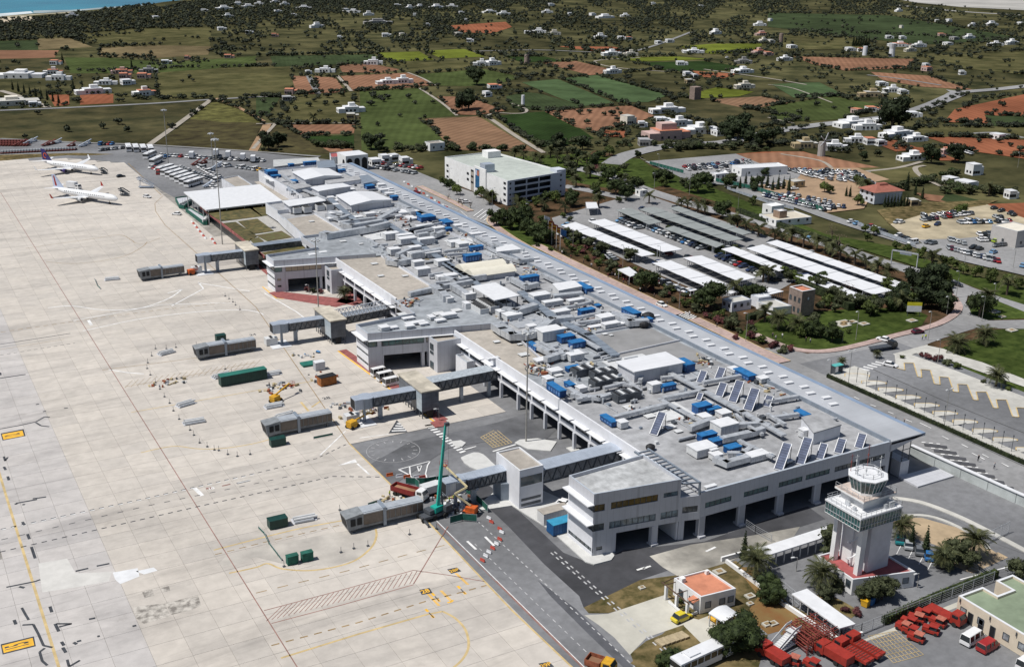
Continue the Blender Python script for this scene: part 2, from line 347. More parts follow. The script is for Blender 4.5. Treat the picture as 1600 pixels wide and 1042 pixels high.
fields=[
 (g6,[(0,172),(320,157),(236,225),(120,222),(0,215),(-60,214),(-60,175)]),
 (tri2,[(337,155),(372,168),(412,190),(412,205),(395,236),(240,226),(280,198)]),
 (tri1,[(334,157),(372,169),(408,190),(350,190),(296,184)]),
 (g2,[(100,89),(170,90),(245,95),(250,103),(340,103),(342,106),(260,113),(110,114)]),
 (g5,[(243,113),(342,106),(400,103),(452,103),(455,146),(400,152),(330,153),(248,154)]),
 (g2,[(245,98),(400,87),(425,88),(428,103),(250,106)]),
 (g1,[(-40,64),(58,62),(60,78),(-40,80)]),(b4,[(58,60),(108,59),(145,73),(60,77)]),(b1,[(-40,78),(92,78),(85,90),(-40,92)]),
 (b4,[(155,74),(250,70),(330,72),(325,85),(245,90),(155,88)]),(g5,[(125,52),(230,44),(330,42),(328,72),(150,68)]),(g6,[(0,92),(100,89),(100,112),(0,112)]),
 (b3,[(125,146),(177,146),(177,160),(125,163)]),(b3,[(75,147),(108,147),(108,163),(85,165)]),
 (g6,[(400,88),(422,87),(428,103),(400,104)]),(g1,[(422,87),(585,84),(600,97),(505,101),(428,104)]),
 (b1,[(455,118),(482,118),(495,146),(463,145)]),(b1,[(491,118),(524,121),(540,143),(500,145)]),(b1,[(530,101),(580,99),(625,108),(600,113),(534,112)]),
 (b1,[(532,118),(637,113),(680,132),(640,136),(552,141)]),(g5,[(465,147),(560,142),(562,192),(432,193)]),(g1,[(400,150),(438,151),(420,178),(400,180)]),
 (b1,[(440,194),(555,193),(553,207),(468,210)]),(g7,[(470,212),(553,210),(553,229),(500,227)]),(tri2,[(425,196),(440,196),(500,229),(550,231),(545,240),(410,236),(412,210)]),(b1,[(503,229),(552,230),(551,236),(515,236)]),
 (g2,[(562,142),(655,137),(715,180),(652,184),(700,220),(690,229),(565,234)]),
 (g4,[(588,82),(655,80),(678,93),(613,96)]),(g4,[(662,79),(725,76),(758,88),(690,91)]),(g5,[(620,97),(725,96),(745,107),(650,114)]),
 (g2,[(650,116),(755,107),(815,120),(780,130),(730,134),(682,133)]),(b1,[(683,150),(730,150),(790,172),(745,179),(715,178)]),(b2,[(664,185),(745,181),(772,187),(840,236),(706,233)]),
 (g7,[(774,180),(866,172),(928,215),(870,229),(842,228),(805,205)]),(g5,[(745,179),(772,180),(842,229),(838,235)]),
 (g1,[(820,143),(845,146),(915,166),(850,172),(800,168),(790,150)]),(g3,[(815,128),(872,123),(960,160),(912,165),(880,155)]),(g3,[(876,122),(932,117),(1045,148),(1012,159),(966,159)]),
 (g7,[(790,88),(850,88),(885,95),(815,97)]),(b1,[(848,98),(900,95),(968,111),(922,117)]),(g5,[(900,94),(960,92),(1032,108),(975,113)]),
 (b1,[(850,173),(985,164),(1022,180),(992,192),(965,196),(940,206),(900,198)]),(b3,[(945,203),(985,203),(975,214),(935,212)]),
 (g4,[(1060,150),(1120,136),(1178,143),(1155,150),(1090,153)]),(b2,[(1108,155),(1190,150),(1235,160),(1160,171)]),(g7,[(1000,97),(1100,95),(1160,104),(1155,109),(1045,111)]),
 (g4,[(1060,72),(1120,68),(1190,68),(1190,80),(1110,84)]),(b3,[(870,72),(960,73),(985,80),(930,80)]),(b3,[(1080,110),(1150,115),(1130,122),(1100,120)]),(b3,[(700,40),(790,34),(800,42),(770,52),(710,50)]),
 (g6,[(990,166),(1108,157),(1250,186),(1150,206),(1100,190),(1060,182)]),(g4,[(960,90),(1060,88),(1110,92),(1000,96)]),
 (g3,[(1205,131),(1280,128),(1322,149),(1240,152)]),(g2,[(1200,166),(1300,150),(1345,158),(1392,165),(1310,186),(1210,190)]),(b1,[(1240,88),(1430,92),(1420,106),(1320,110),(1270,100)]),(b1,[(1360,112),(1450,118),(1520,140),(1440,135),(1380,125)]),
 (g5,[(1440,88),(1600,80),(1680,80),(1680,118),(1600,116),(1500,106)]),(b3,[(1475,190),(1492,170),(1600,147),(1680,140),(1680,182),(1600,180),(1540,180),(1545,192)]),(g1,[(1538,179),(1600,182),(1680,184),(1680,197),(1550,196)]),
 (b3,[(1445,213),(1520,214),(1600,218),(1680,220),(1680,250),(1600,247),(1510,234)]),(b3,[(1200,236),(1255,236),(1290,246),(1370,262),(1330,262),(1205,244),(1145,240)]),(b3,[(1400,228),(1450,230),(1500,250),(1470,250)]),(b3,[(1365,222),(1400,218),(1440,232),(1400,236)]),(b1,[(1152,240),(1250,236),(1380,262),(1300,268),(1200,262)]),
 (g5,[(1430,198),(1600,198),(1680,200),(1680,219),(1600,217),(1445,212)]),(g1,[(1200,20),(1390,24),(1600,60),(1440,70),(1200,42)]),(g5,[(1215,55),(1340,60),(1350,76),(1225,78)]),
 (quarry,[(1388,-4),(1430,4),(1500,11),(1600,16),(1700,19),(1700,-6)]),(g5,[(1310,262),(1440,260),(1470,280),(1350,288),(1320,272)]),(b3,[(1540,318),(1600,316),(1680,318),(1680,350),(1600,342),(1560,334)]),(b1,[(1430,300),(1480,306),(1500,318),(1450,312)]),(g1,[(1480,300),(1530,312),(1500,320),(1470,312)]),
]
fo=[]
for m_,p in fields:fo.append(sheet('field',p,m_))
# country lanes
lane=mat('country_lane',(.30,.27,.23),.9,.15,.1);laned=mat('country_road',(.20,.20,.20),.9,.15,.1)
def road(px,w,m,name='road'):
    w*=.55 if m is lane else .75 if m is laned else 1;ZS[0]+=.004;mb=MB();P=[g(a,b)for a,b in smooth(px,5)]
    L_,R_=[],[]
    for i,p in enumerate(P):
        a,b=Vector(P[max(i-1,0)]),Vector(P[min(i+1,len(P)-1)]);d=(b-a).normalized();n=Vector((-d.y,d.x))*w/2
        L_.append((p[0]+n.x,p[1]+n.y,ZS[0]));R_.append((p[0]-n.x,p[1]-n.y,ZS[0]))
    for i in range(len(P)-1):mb.face([R_[i],R_[i+1],L_[i+1],L_[i]])
    return mb.build(name,m,kind='structure')
for px,w,m_ in[([(0,172),(120,167),(240,161),(330,155),(400,151),(440,149)],7,laned),([(330,155),(280,192),(232,226)],7,lane),([(337,153),(372,167),(412,189)],3,mat('dirt_track',(.30,.19,.11),.95,.15,.1)),
                  ([(0,141),(30,150),(75,167)],9,lane),([(395,236),(412,205),(418,192)],5,MATS['dirt_track']),([(482,118),(489,132),(497,146)],6,laned),([(527,118),(540,132),(549,142)],5,lane),([(637,113),(660,122),(680,133)],4,lane),([(655,137),(690,160),(714,180)],4,lane),
                  ([(758,180),(774,190),(808,213),(850,238)],6,lane),([(758,181),(775,176),(800,177)],4,lane),([(800,161),(822,170),(818,176),(800,177)],4,lane),([(1000,90),(930,95),(960,105),(1045,112)],5,lane),([(740,80),(840,78),(960,82),(1010,75),(1080,50)],6,laned),([(1100,108),(1200,122),(1260,132)],5,lane),
                  ([(370,260-5),(300,250)],3,lane),([(0,216),(120,222),(236,226),(395,236),(500,244)],4,laned),([(1220,240),(1280,250),(1300,262)],4,lane),([(1200,183),(1240,192)],3,lane),([(1440,212),(1400,205)],3,lane),([(1300,160),(1240,138),(1200,132)],3,lane),([(400,193),(480,192),(555,192)],4,lane),([(430,193),(395,232)],4,lane),
                  ([(1600,24),(1500,18),(1400,8)],14,quarry),([(1470,133),(1400,122),(1355,117)],5,laned),([(1600,215),(1560,207),(1520,208)],5,laned),([(1340,268),(1400,262),(1440,252)],5,lane),([(1470,290),(1440,275),(1430,262),(1445,258)],5,lane)]:road(px,w,m_,'lane')
mainroad=[(955,256),(985,240),(1060,225),(1130,222),(1200,207),(1260,197),(1320,190),(1400,180),(1450,165),(1485,150),(1500,144),(1560,139),(1620,132)]
road(mainroad,11,asphl)
sheet('road',[(1478,140),(1496,142),(1520,143),(1500,152),(1480,160),(1470,160),(1492,148)],asphl)

# ---------------------------------------------------------------- airport grounds
ZS[0]=-.22
sheet('garden_ground',[(690,300),(930,235),(1000,250),(1180,330),(1330,390),(1600,470),(1700,500),(1700,700),(1292,588),(1180,540),(820,375)],mat('garden_soil',(.035,.033,.018),.95,.4,.14,col2=(.12,.07,.04),detail=12,spec=.05))
sheet('lawn',[(800,245),(900,240),(1000,248),(1055,285),(990,300),(900,285),(840,262)],lawn)
sheet('lawn',[(940,245),(1040,290),(1200,340),(1300,375),(1480,430),(1600,468),(1700,496),(1700,400),(1600,452),(1500,425),(1400,385),(1290,365),(1180,320),(1060,270)],lawn)
sheet('lawn',[(1300,375),(1330,372),(1420,395),(1500,425),(1600,448),(1700,470),(1700,500),(1597,476),(1480,432),(1400,405),(1290,372)],lawn)
sheet('road',[(1495,150-0),(1495,150)]and[(690,283),(740,300),(790,330),(800,345),(780,358),(720,335),(655,305),(610,285),(560,258),(620,255)],asphl)
sheet('car_park',[(862,340),(1000,300),(1210,372),(1430,448),(1370,470),(1240,440),(1200,462),(1110,462),(1010,420),(870,356)],asphl)
sheet('car_park',[(1008,252),(1150,240),(1205,262),(1360,268),(1375,295),(1250,300),(1215,290),(1160,290),(1080,285),(1050,270)],asphl)
sheet('car_park',[(1175,290),(1240,282),(1370,290),(1350,325),(1290,332),(1180,300)],mat('orange_dirt',(.32,.22,.14),.95,.15,.1))
sheet('car_park',[(1340,262),(1260,262),(1240,285),(1330,290),(1390,280)],MATS['orange_dirt'])
sheet('car_park',[(1385,345),(1440,320),(1540,318),(1600,340),(1700,360),(1700,400),(1600,385),(1440,378),(1410,365)],dirt)
sheet('car_park',[(1435,374),(1500,372),(1600,362),(1700,380),(1700,440),(1600,426),(1520,404),(1450,388)],asphl)
sheet('dry_verge',[(1370,328),(1440,316),(1560,312),(1540,320),(1440,335),(1390,350)],dry)
# parkway with its branches
road([(900,262),(960,277),(1020,300),(1110,327),(1200,350),(1310,386),(1365,405),(1415,419),(1475,438),(1520,456),(1600,482),(1680,505)],8.5,asphl)
road([(880,290),(935,300),(990,313),(1050,330),(1100,340)],7,asphl)
road([(1140,290),(1190,305),(1250,322),(1300,340),(1400,372),(1500,402),(1600,425),(1680,445)],7,asphl)
sheet('lawn',[(1148,525),(1200,492),(1330,482),(1420,480),(1450,492),(1440,508),(1395,520),(1330,540),(1290,548),(1250,545),(1200,535)],lawn,)
sheet('lawn',[(1480,540),(1530,528),(1540,515),(1600,512),(1700,512),(1700,640),(1600,614),(1440,552)],lawn)
sheet('lawn',[(1530,458),(1600,486),(1640,496),(1600,497),(1545,499),(1525,495),(1508,482),(1514,466)],lawn)
sheet('road',[(1470,433),(1515,450),(1510,470),(1518,490),(1545,500),(1600,499),(1700,499),(1700,516),(1600,513),(1525,512),(1475,527),(1440,540),(1395,556),(1360,572),(1335,582),(1300,590),(1245,578),(1180,545),(1215,541),(1262,552),(1320,544),(1380,530),(1440,518),(1472,508),(1495,495),(1502,480),(1498,465),(1478,450)],asphl)
mb=MB();mb2=MB()
pk=smooth([(1475,452),(1492,468),(1498,480),(1490,492),(1470,504),(1440,514),(1400,524),(1350,537),(1310,546),(1275,549),(1240,545),(1210,535),(1180,522)],4)
def kerbed(pxl,w,m_,name='pavement',h=.12,edge=None):
    P=[g(a,b)for a,b in pxl];mb=MB();me_=MB();Lp,Rp=[],[]
    for i,p in enumerate(P):
        a,b=Vector(P[max(i-1,0)]),Vector(P[min(i+1,len(P)-1)]);d=(b-a).normalized();n=Vector((-d.y,d.x))*w/2
        Lp.append((p[0]+n.x,p[1]+n.y));Rp.append((p[0]-n.x,p[1]-n.y))
    for i in range(len(P)-1):
        a,b,c,d=Rp[i],Rp[i+1],Lp[i+1],Lp[i]
        mb.face([(*a,h),(*b,h),(*c,h),(*d,h)]);mb.face([(*b,h),(*a,h),(*a,-.2),(*b,-.2)]);mb.face([(*d,h),(*c,h),(*c,-.2),(*d,-.2)])
    o=mb.build(name,m_,kind='structure')
    if edge:
        for side in(Lp,Rp):
            e=MB();ribbon(e,side,.3,h+.006);e.build('kerb_line',edge,o)
    return o
kerbed(pk,2.6,pink,edge=None)
# kerbside road along the landside of the terminal, hedge side lane, ramp
sheet('road',[(186,100),(221,100),(221,236),(214,262),(214,520),(186,520)],asphl,world=True)
sheet('road',[(192,60),(260,60),(260,226),(221,226),(221,120)],asph,world=True)
kerbed([(838,383),(880,404),(940,433),(1000,462),(1062,491)],4.4,pink,edge=yel)
kerbed([(1084,498),(1130,520),(1180,545),(1226,566)],4.4,pink,edge=yel)
for k in range(6):line([lerp((1061,493),(1077,500),k/5),lerp((1072,487),(1088,494),k/5)],.5,whl,'zebra_stripe',z=.01)
# taxi loop in front of the multi-storey car park
kerbed(smooth([(655,291),(700,312),(735,330)],4),3,pink,edge=yel)
kerbed(smooth([(835,392),(800,372),(770,350),(768,340),(780,333)],4),3.2,pink,edge=yel)
sheet('pavement',[(775,348),(800,336),(830,350),(845,372),(870,392),(850,396),(800,372)],lawn,z=.0)
line([(610,291),(655,305),(720,330),(745,352)],.25,whl,z=.01)
for k in range(7):line([lerp((740,338),(772,352),k/6),lerp((755,327),(786,340),k/6)][::1],.5,whl,'zebra_stripe',z=.012)
# bus station
BZ=.0
sheet('bus_station',[(1292,589),(1340,570),(1398,553),(1420,552),(1600,618),(1700,655),(1700,775),(1600,728)],asph,z=-.03)
saw=[(800,220),(855,235),(850,190),(910,190),(935,275),(960,280),(955,230),(1015,235),(1040,320),(1075,325),(1070,275),(1130,280),(1160,368),(1190,372),(1185,322),(1245,325),(1285,420),(1312,422),(1300,370),(1365,370),(1410,470),(1437,472),(1425,418),(1490,420),(1530,525),(1567,527),(1550,468),(1600,470),(1760,520)]
sawp=[(1200+a/4,520+b/4)for a,b in saw]
top=[(1640,635),(1600,620),(1500,582),(1420,553),(1398,556)]
sp=[g(*p)for p in sawp+top]
mbs=MB();mbs.prism(sp,-.1,.12,0);so=mbs.build('pavement',pave,kind='structure')
mbs=MB();ribbon(mbs,[g(*p)for p in sawp],.32,.128);mbs.build('kerb_line',yel,so)
isl=[(480,260),(585,305),(690,348),(800,395),(915,445),(1030,495),(1155,548),(1280,605),(1405,660),(1550,720),(1690,780)]
hedge_px=[(1292.5,588.7),(1600,725),(1700,769)]
mbs=MB();q=lambda a,b:g(1200+a/4,520+b/4)
low=[g(1296,586),*[q(a+20,b-12)for a,b in isl],g(1700,766)]
mbs.prism([g(1296,586),g(1335,572),q(640,250)]+[q(a+30,b+30)for a,b in isl[1:]]+[g(1700,720),g(1700,768),g(1600,724)],-.1,.118,0)
for a,b in isl:
    mbs.prism([q(a,b-4),q(a+100,b-3),q(a+155,b+8),q(a+150,b+16),q(a+60,b+24),q(a+10,b+30)],-.1,.122,0)
io=mbs.build('pavement',pave,kind='structure')
mbs=MB()
for a,b in isl:ribbon(mbs,[q(a,b+14),q(a,b-4),q(a+100,b-3),q(a+155,b+8),q(a+150,b+16)],.28,.13)
mbs.build('kerb_line',yel,io)
line([(1360,575),(1480,628),(1600,676),(1640,692)],.3,mat('drain_grate',(.05,.05,.05),.9,.2,1),'drain',z=-.02)
for k in range(7):line([lerp((1330,580),(1368,565),k/6),lerp((1346,584),(1383,568),k/6)][::1],.9,whl,'zebra_stripe',z=-.012)
sheet('pavement',[(1425,548),(1450,540),(1475,545),(1500,556),(1535,566),(1600,592),(1700,630),(1700,640),(1600,604),(1530,580),(1480,562),(1440,556)],pave,z=.02)
sheet('pavement',[(1395,553),(1450,538),(1445,548),(1405,560)],pave,z=.03)
for a,b,c,d in[(540,400,570,415),(640,447,675,460),(750,492,785,506),(860,540,900,556),(1090,645,1130,665),(1210,695,1250,715),(1340,757,1380,778),(1460,812,1505,836),(950,562,1020,595),(1275,750,1355,790)]:
    line([(1200+a/4,520+b/4),(1200+c/4,520+d/4)],.35,whl,z=-.005)
for k in range(11):                          # hatched bays by the retaining wall
    a=(1438+k*14.9,690+k*9.2);
    line([(a[0]+2,a[1]+.5),(a[0]+31,a[1]+3.5)],.55,whl,'hatch_stripe',z=-.004,dash=(.9,.8))
    line([(a[0]+6,a[1]+4.2),(a[0]+42,a[1]+8.4)],1.5,asphd,'tar_stripe',z=-.008)

# ground between apron and tower: asphalt, new asphalt, grass, forecourts
ZS[0]=-.096
sheet('service_road',[(88.4,60),(192,60),(192,200),(150,239),(88.4,239)],asph,world=True,z=-.10)
sheet('service_yard',[(129,160),(190,160),(190,480),(129,480)],asph,world=True,z=-.11)
sheet('service_road',[(0,216),(120,224),(236,228),(400,238),(520,250),(540,300),(440,318),(320,345),(200,262),(100,243),(0,250),(-60,255),(-60,216)],asph,z=-.09)
sheet('dry_verge',[(-60,241),(0,242),(120,239),(178,241),(120,244),(40,248),(0,253),(-60,256)],dry,z=-.05)
sheet('new_asphalt',[(735,735),(780,770),(830,815),(880,862),(925,880),(975,858),(1100,845),(1230,800),(1262,790),(1290,810),(1200,838),(1110,868),(1000,905),(912,948),(905,930),(850,880),(795,822),(745,775),(715,745)],asphd)
sheet('new_asphalt',[(560,735),(640,690),(775,660),(840,640),(880,660),(840,700),(755,690),(700,700),(610,760)],mat('mid_asphalt',(.115,.118,.128),.9,.2,.25,big=(.05,.25)),z=-.03)
sheet('road_patch',[(840,905),(900,950),(960,1010),(990,1042),(975,1042),(920,990),(860,930)],mat('dark_mid_asphalt',(.085,.088,.10),.9,.2,.25))
sheet('road_patch',[(1015,868),(1080,850),(1180,835),(1250,822),(1240,838),(1130,880),(1060,900),(1035,885)],mat('dusty_asphalt',(.25,.24,.22),.95,.3,.12,col2=(.40,.38,.34),detail=10,big=(.08,.3)),z=-.05)
sheet('dry_verge',[(912,948),(1000,905),(1060,897),(1130,880),(1150,875),(1230,940),(1310,985),(1330,1000),(1240,1010),(1190,960),(1100,995),(1000,1042),(985,1035),(1045,980),(1065,975),(1040,930),(950,957),(920,957)],dry)
sheet('dry_verge',[(985,1020),(1010,1000),(1070,975),(1120,1000),(1200,990),(1180,1060),(1000,1060)],dry)
sheet('bare_patch',[(1150,885),(1180,885),(1240,950),(1250,975),(1200,990),(1165,960),(1185,930)],fm('orange_soil',(.26,.13,.055),.3,c2=(.20,.14,.06)))
sheet('forecourt',[(913,960),(950,958),(1040,928),(1062,952),(1072,962),(1162,985),(1095,1003),(1068,975),(1010,995),(984,1022),(960,995),(935,975)],pavec)
sheet('forecourt',[(1068,976),(1110,960),(1180,972),(1160,990),(1097,1005)],pavec)
sheet('tower_car_park',[(1180,900),(1220,880),(1290,850),(1385,810),(1440,815),(1480,880),(1640,870),(1640,880),(1500,905),(1380,975),(1345,992),(1320,970),(1240,925)],asph)
sheet('fire_yard',[(1180,1060),(1230,1015),(1330,1002),(1420,968),(1500,930),(1700,1010),(1700,1080),(1150,1080)],asph)
sheet('pale_strip',[(1310,1002),(1345,1000),(1500,938),(1500,946),(1400,985),(1320,1012),(1290,1020)],pavec)
sheet('ramp_road',[(1400,775),(1460,735),(1490,735),(1700,830),(1700,900),(1560,850),(1500,815),(1440,800),(1395,800)],asph)
sheet('sandy_plot',[(1390,808),(1440,808),(1500,825),(1530,845),(1560,865),(1540,885),(1500,868),(1460,850),(1410,835)],sandm)
sheet('sandy_plot',[(1480,880),(1560,862),(1575,870),(1520,895)],sandm)
sheet('dry_verge',[(1290,925),(1320,940),(1345,955),(1330,965),(1300,950),(1270,930)],dry)
kerbed(smooth([(1395,778),(1440,785),(1500,808),(1560,838),(1620,870)],4),1.4,pave)
kerbed(smooth([(1400,806),(1450,806),(1495,822),(1530,843),(1545,858)],4),.9,pave)
# pale pavement beside the near wing, islands in the road
def slabp(px,m_,h=.12,name='pavement',world=False):
    P=px if world else[g(a,b)for a,b in px];mb=MB();mb.prism(P,-.15,h,0);return mb.build(name,m_,kind='structure')
kp=mat('new_kerb_concrete',(.52,.52,.51),.9,.08,.5)
slabp([(735,800),(800,745),(900,790),(960,868),(955,875),(928,882),(915,878),(860,828),(800,790)],kp)
slabp(smooth([(720,715),(740,707),(755,710),(768,722),(790,742),(770,742),(735,730),(720,718)],2)[:-1],kp)
slabp([(804,692),(812,687),(840,685),(870,690),(860,705),(826,702)],kp)
slabp([(672,660),(690,655),(698,658),(694,666),(680,668)],redp)
slabp([(704,690),(720,688),(728,692),(722,698),(712,698)],kp)
slabp([(530,548),(541,546),(700,655),(685,660)],redp,.1);line([(528,548),(682,661)],.5,yelb,z=.01)
slabp([(420,458),(432,455),(560,470),(525,480),(432,465)],redp,.1);line([(410,448),(432,466),(525,472)],.4,yelb,z=.01)
slabp([(525,472),(548,455),(562,462),(566,472),(555,478)],redp,.1)
slabp([(440,415),(446,413),(404,378),(398,380)],redp,.1)
slabp([(395,411),(420,432),(424,429),(400,408)],redp,.1)

# ---------------------------------------------------------------- apron of concrete slabs
mb=MB();mb.face([(-60,90,-.06),(88.4,90,-.06),(88.4,235,-.06),(129.5,235,-.06),(129.5,440,-.06)]+[(*g(*p),-.06)for p in[(256,300),(190,255),(105,246),(0,253),(-60,260)]])
apron=mb.build('apron',jointm,kind='structure')
cells=[]
for i in range(-30,14):
    for j in range(-6,90):
        x,y=88.4+6*i,120+6*j
        cx,cy=x+3,y+3
        if cx>(129 if cy<440 else 160):continue
        if cx>88.4 and cy<235:continue
        u,v=J(cx,cy)
        if cy>440 and u>186+(v-250)*1.22:continue
        if not(-25<u<1625 and-20<v<1075):continue
        if J(cx,cy)[1]<251-.03*J(cx,cy)[0]+(0 if J(cx,cy)[0]<105 else .1*(J(cx,cy)[0]-105)):continue
        cells.append(((cx*cx+cy*cy),x,y))
cells.sort()
def slab_faces(mb,x,y):
    e=.025;x0,x1,y0,y1=x+e,x+6-e,y+e,y+6-e
    mb.face([(x0,y0,0),(x1,y0,0),(x1,y1,0),(x0,y1,0)])
    for a,b in(((x0,y0),(x1,y0)),((x1,y0),(x1,y1)),((x1,y1),(x0,y1)),((x0,y1),(x0,y0))):
        mb.face([(*a,-.06),(*b,-.06),(*b,0),(*a,0)])
mb=MB();slab_faces(mb,-3,-3);sl0=mb.build('slab',apronm,apron,local=True)
first=True
for _,x,y in cells[:300]:
    if first:o=sl0;first=False
    else:o=sl0.copy();COL.objects.link(o)
    o.location=(x+3,y+3,0)
mb=MB()
for _,x,y in cells[300:]:slab_faces(mb,x,y)
mb.build('slab_field',apronm,apron,kind='stuff')
sheet('service_road',[(-60,262),(0,252),(60,246),(105,243),(190,245),(240,258),(330,330),(340,345),(256,300),(212,262),(190,254),(140,249),(105,247),(60,252),(0,262)],asph,z=-.02)
AP=apron
def aline(px,w,m_,**k):return line(px,w,m_,parent=AP,**k)
aline([(1,301),(464,1041),(520,1130)],.2,redl)
aline([(-20,676),(11.3,780),(91.7,1041.3),(120,1130)],.5,yel)
aline([(200,255),(225,279),(252,305)],.35,brl)
aline([(255,306),(242,318),(243,330),(258,352),(312,400),(400,480),(545,692)],.22,brl)
aline([(545,692),(664,810),(800,953),(893,1041),(980,1125)],.38,yel)
aline([(1,826.5),(219,780),(400,739),(495,716),(545,692)],.3,blk,dash=(1,.9));aline([(0,862),(305,792),(400,771),(520,744),(600,745)],.35,blk,dash=(1,.9))
aline([(2,827.4),(219,781),(400,740)],.3,whl,dash=(.9,1));aline([(2,843),(230,790),(400,755),(470,740)],.25,blk,dash=(1.2,2))
aline([(0,538),(110,521)],.4,blk);aline([(0,546),(100,530)],.2,brl);aline([(0,555),(117,536)],.25,blk,dash=(1,.8))
aline([(1,519),(130,500),(260,483),(362,472)],.3,brl,dash=(1.4,1));aline([(115,501),(250,476),(362,473)],.4,whl)
aline(smooth([(75,481),(112,478),(160,484),(215,482),(260,468),(285,452)]),.5,whl);aline([(285,452),(262,458)],.5,whl);aline([(310,441),(318,451),(268,478)],.5,whl);aline([(310,442),(390,455)],.5,whl)
aline(smooth([(130,517),(215,499),(300,488),(370,484),(400,487),(412,492)]),.45,whl)
aline([(413,458),(463,487),(480,500)],.45,whl)
aline(smooth([(72,409),(110,412),(150,409),(195,400),(222,386),(230,378)]),.25,brl);aline(smooth([(40,388),(140,374),(185,367),(205,375),(212,380),(228,380),(250,372)]),.25,brl)
aline([(205,644),(400,610),(520,590)],.3,yel);aline(smooth([(220,707),(270,697),(310,701),(350,700),(400,692),(440,680)]),.35,yel)
aline(smooth([(160,578),(300,560),(400,545)]),.25,brl)
aline(smooth([(170,577),(200,582),(225,584)]),.5,whl)
aline(smooth([(334,859),(400,842),(470,825),(540,812)]),.4,yel);aline([(336,866),(420,845),(540,818)],.25,brl,dash=(1.4,1))
aline(smooth([(358,895),(400,886),(418,880),(440,888),(480,891),(520,886),(555,875),(580,855),(588,838),(587,826)]),.45,yel)
aline([(439,1027.5),(560,990),(665,960),(691.5,954.6)],.45,yel);aline(smooth([(691.5,954.6),(712,966),(728,985),(732,1010),(722,1030),(705,1045)]),.45,yel)
aline([(424,1008),(560,972),(665,939),(720,925),(760,914)],.35,brl,dash=(1.4,1.1))
aline([(400,926),(540,892),(640,865),(700,850)],.25,brl,dash=(2,2));aline([(412.6,953.4),(520,925),(646,890.5),(700,898),(757,908)],.22,redl);aline([(424,973.5),(540,943),(646,913)],.22,redl);aline([(646,912),(700,822)],.22,redl)
for k in range(27):
    t=k/26;a=lerp((416,970),(640,912),t);b=lerp((440,947),(652,891),t);aline([a,b],.14,redl,name='hatch_line')
aline([(195,604),(260,593),(330,580),(400,566)],.2,brl)
for k in range(22):
    t=k/21;a=lerp((195,606),(395,574),t);aline([a,(a[0]+12,a[1]-12)],.12,brl,name='hatch_line')
# stand numbers, arrows
def flat_text(body,px,size,m_,rot=0,z=.012,parent=None,sx=1):
    c=bpy.data.curves.new('lettering','FONT');c.body=body;c.size=size;c.align_x='CENTER';c.align_y='CENTER';c.offset=.02*size
    tmp=bpy.data.objects.new('lettering',c);COL.objects.link(tmp)
    dg=bpy.context.evaluated_depsgraph_get();me=bpy.data.meshes.new_from_object(tmp.evaluated_get(dg));bpy.data.objects.remove(tmp)
    me.materials.clear();me.materials.append(m_)
    o=bpy.data.objects.new('lettering',me);COL.objects.link(o)
    x,y=g(*px);o.location=(x,y,z);o.rotation_euler=(0,0,rot)
    o.scale=(sx,1,1)
    if parent:o.parent=parent
    return o
def pad(px,m_,z=.009,name='painted_panel'):return sheet(name,px,m_,z=z,parent=AP)
pad([(1,1006),(53,993.5),(56,1009),(4,1022)],blk);pad([(3,1008),(51,996),(53.5,1007.5),(6,1019.5)],yelb,.013);flat_text('15',(28.5,1008),5.2,blk,PI/2,.018,AP,.27)
pad([(1,677),(37,670),(40,681),(4,688)],blk);pad([(3,678.5),(35,672.3),(37.5,680.5),(5.5,686.6)],yelb,.013);flat_text('12',(20.5,679.5),4.6,blk,PI/2,.018,AP,.3)
pad([(655,921),(671,918),(676,926),(659,929)],blk);flat_text('28',(664.5,923.5),1.7,yelb,0,.014,AP)
pad([(698.5,889),(714,886),(721,892),(705,896)],blk);flat_text('28P',(709.5,891),1.3,yelb,0,.014,AP)
pad([(841,1036),(858,1033),(866,1041),(849,1044)],blk);flat_text('29P',(853,1038.5),1.3,yelb,0,.014,AP)
for a,b in[((666,926),(685,946)),((668.5,926),(687.5,946)),((711,895),(730,913)),((713.5,895),(732.5,913)),((687.5,922),(704,939)),((690,922),(706,938))]:aline([a,b],.18,yelb)
aline([(699,941),(705,940),(708,937)],.4,yelb)
for a,b in[((675,926),(690,943)),((665,951),(682,969)),((715,915),(731,931))]:aline([a,b],.5,yelb,dash=(1,1.2));aline([lerp(a,b,.3),lerp(a,b,.75)],.2,blk,z=.012)
for k in range(2):flat_text('28' if k else '24',(510,622)if k else(395,523-0),2,blk,0,.012,AP)
aline([(470,628),(482,642)][::-1],.6,yel);aline([(487,636),(500,627)],.5,yel)
aline([(304,762),(316,774)],.9,whl);aline([(138,500),(143,508)],.9,whl);aline([(370,755),(391,750)],.7,blk);aline([(371,754.5),(391,749.8)],.3,whl,z=.012)
aline([(347,759),(360,756)],.5,redl);aline([(322,763),(331,762)],.8,redl);flat_text('10',(330,763),1.4,whl,0,.014,AP)
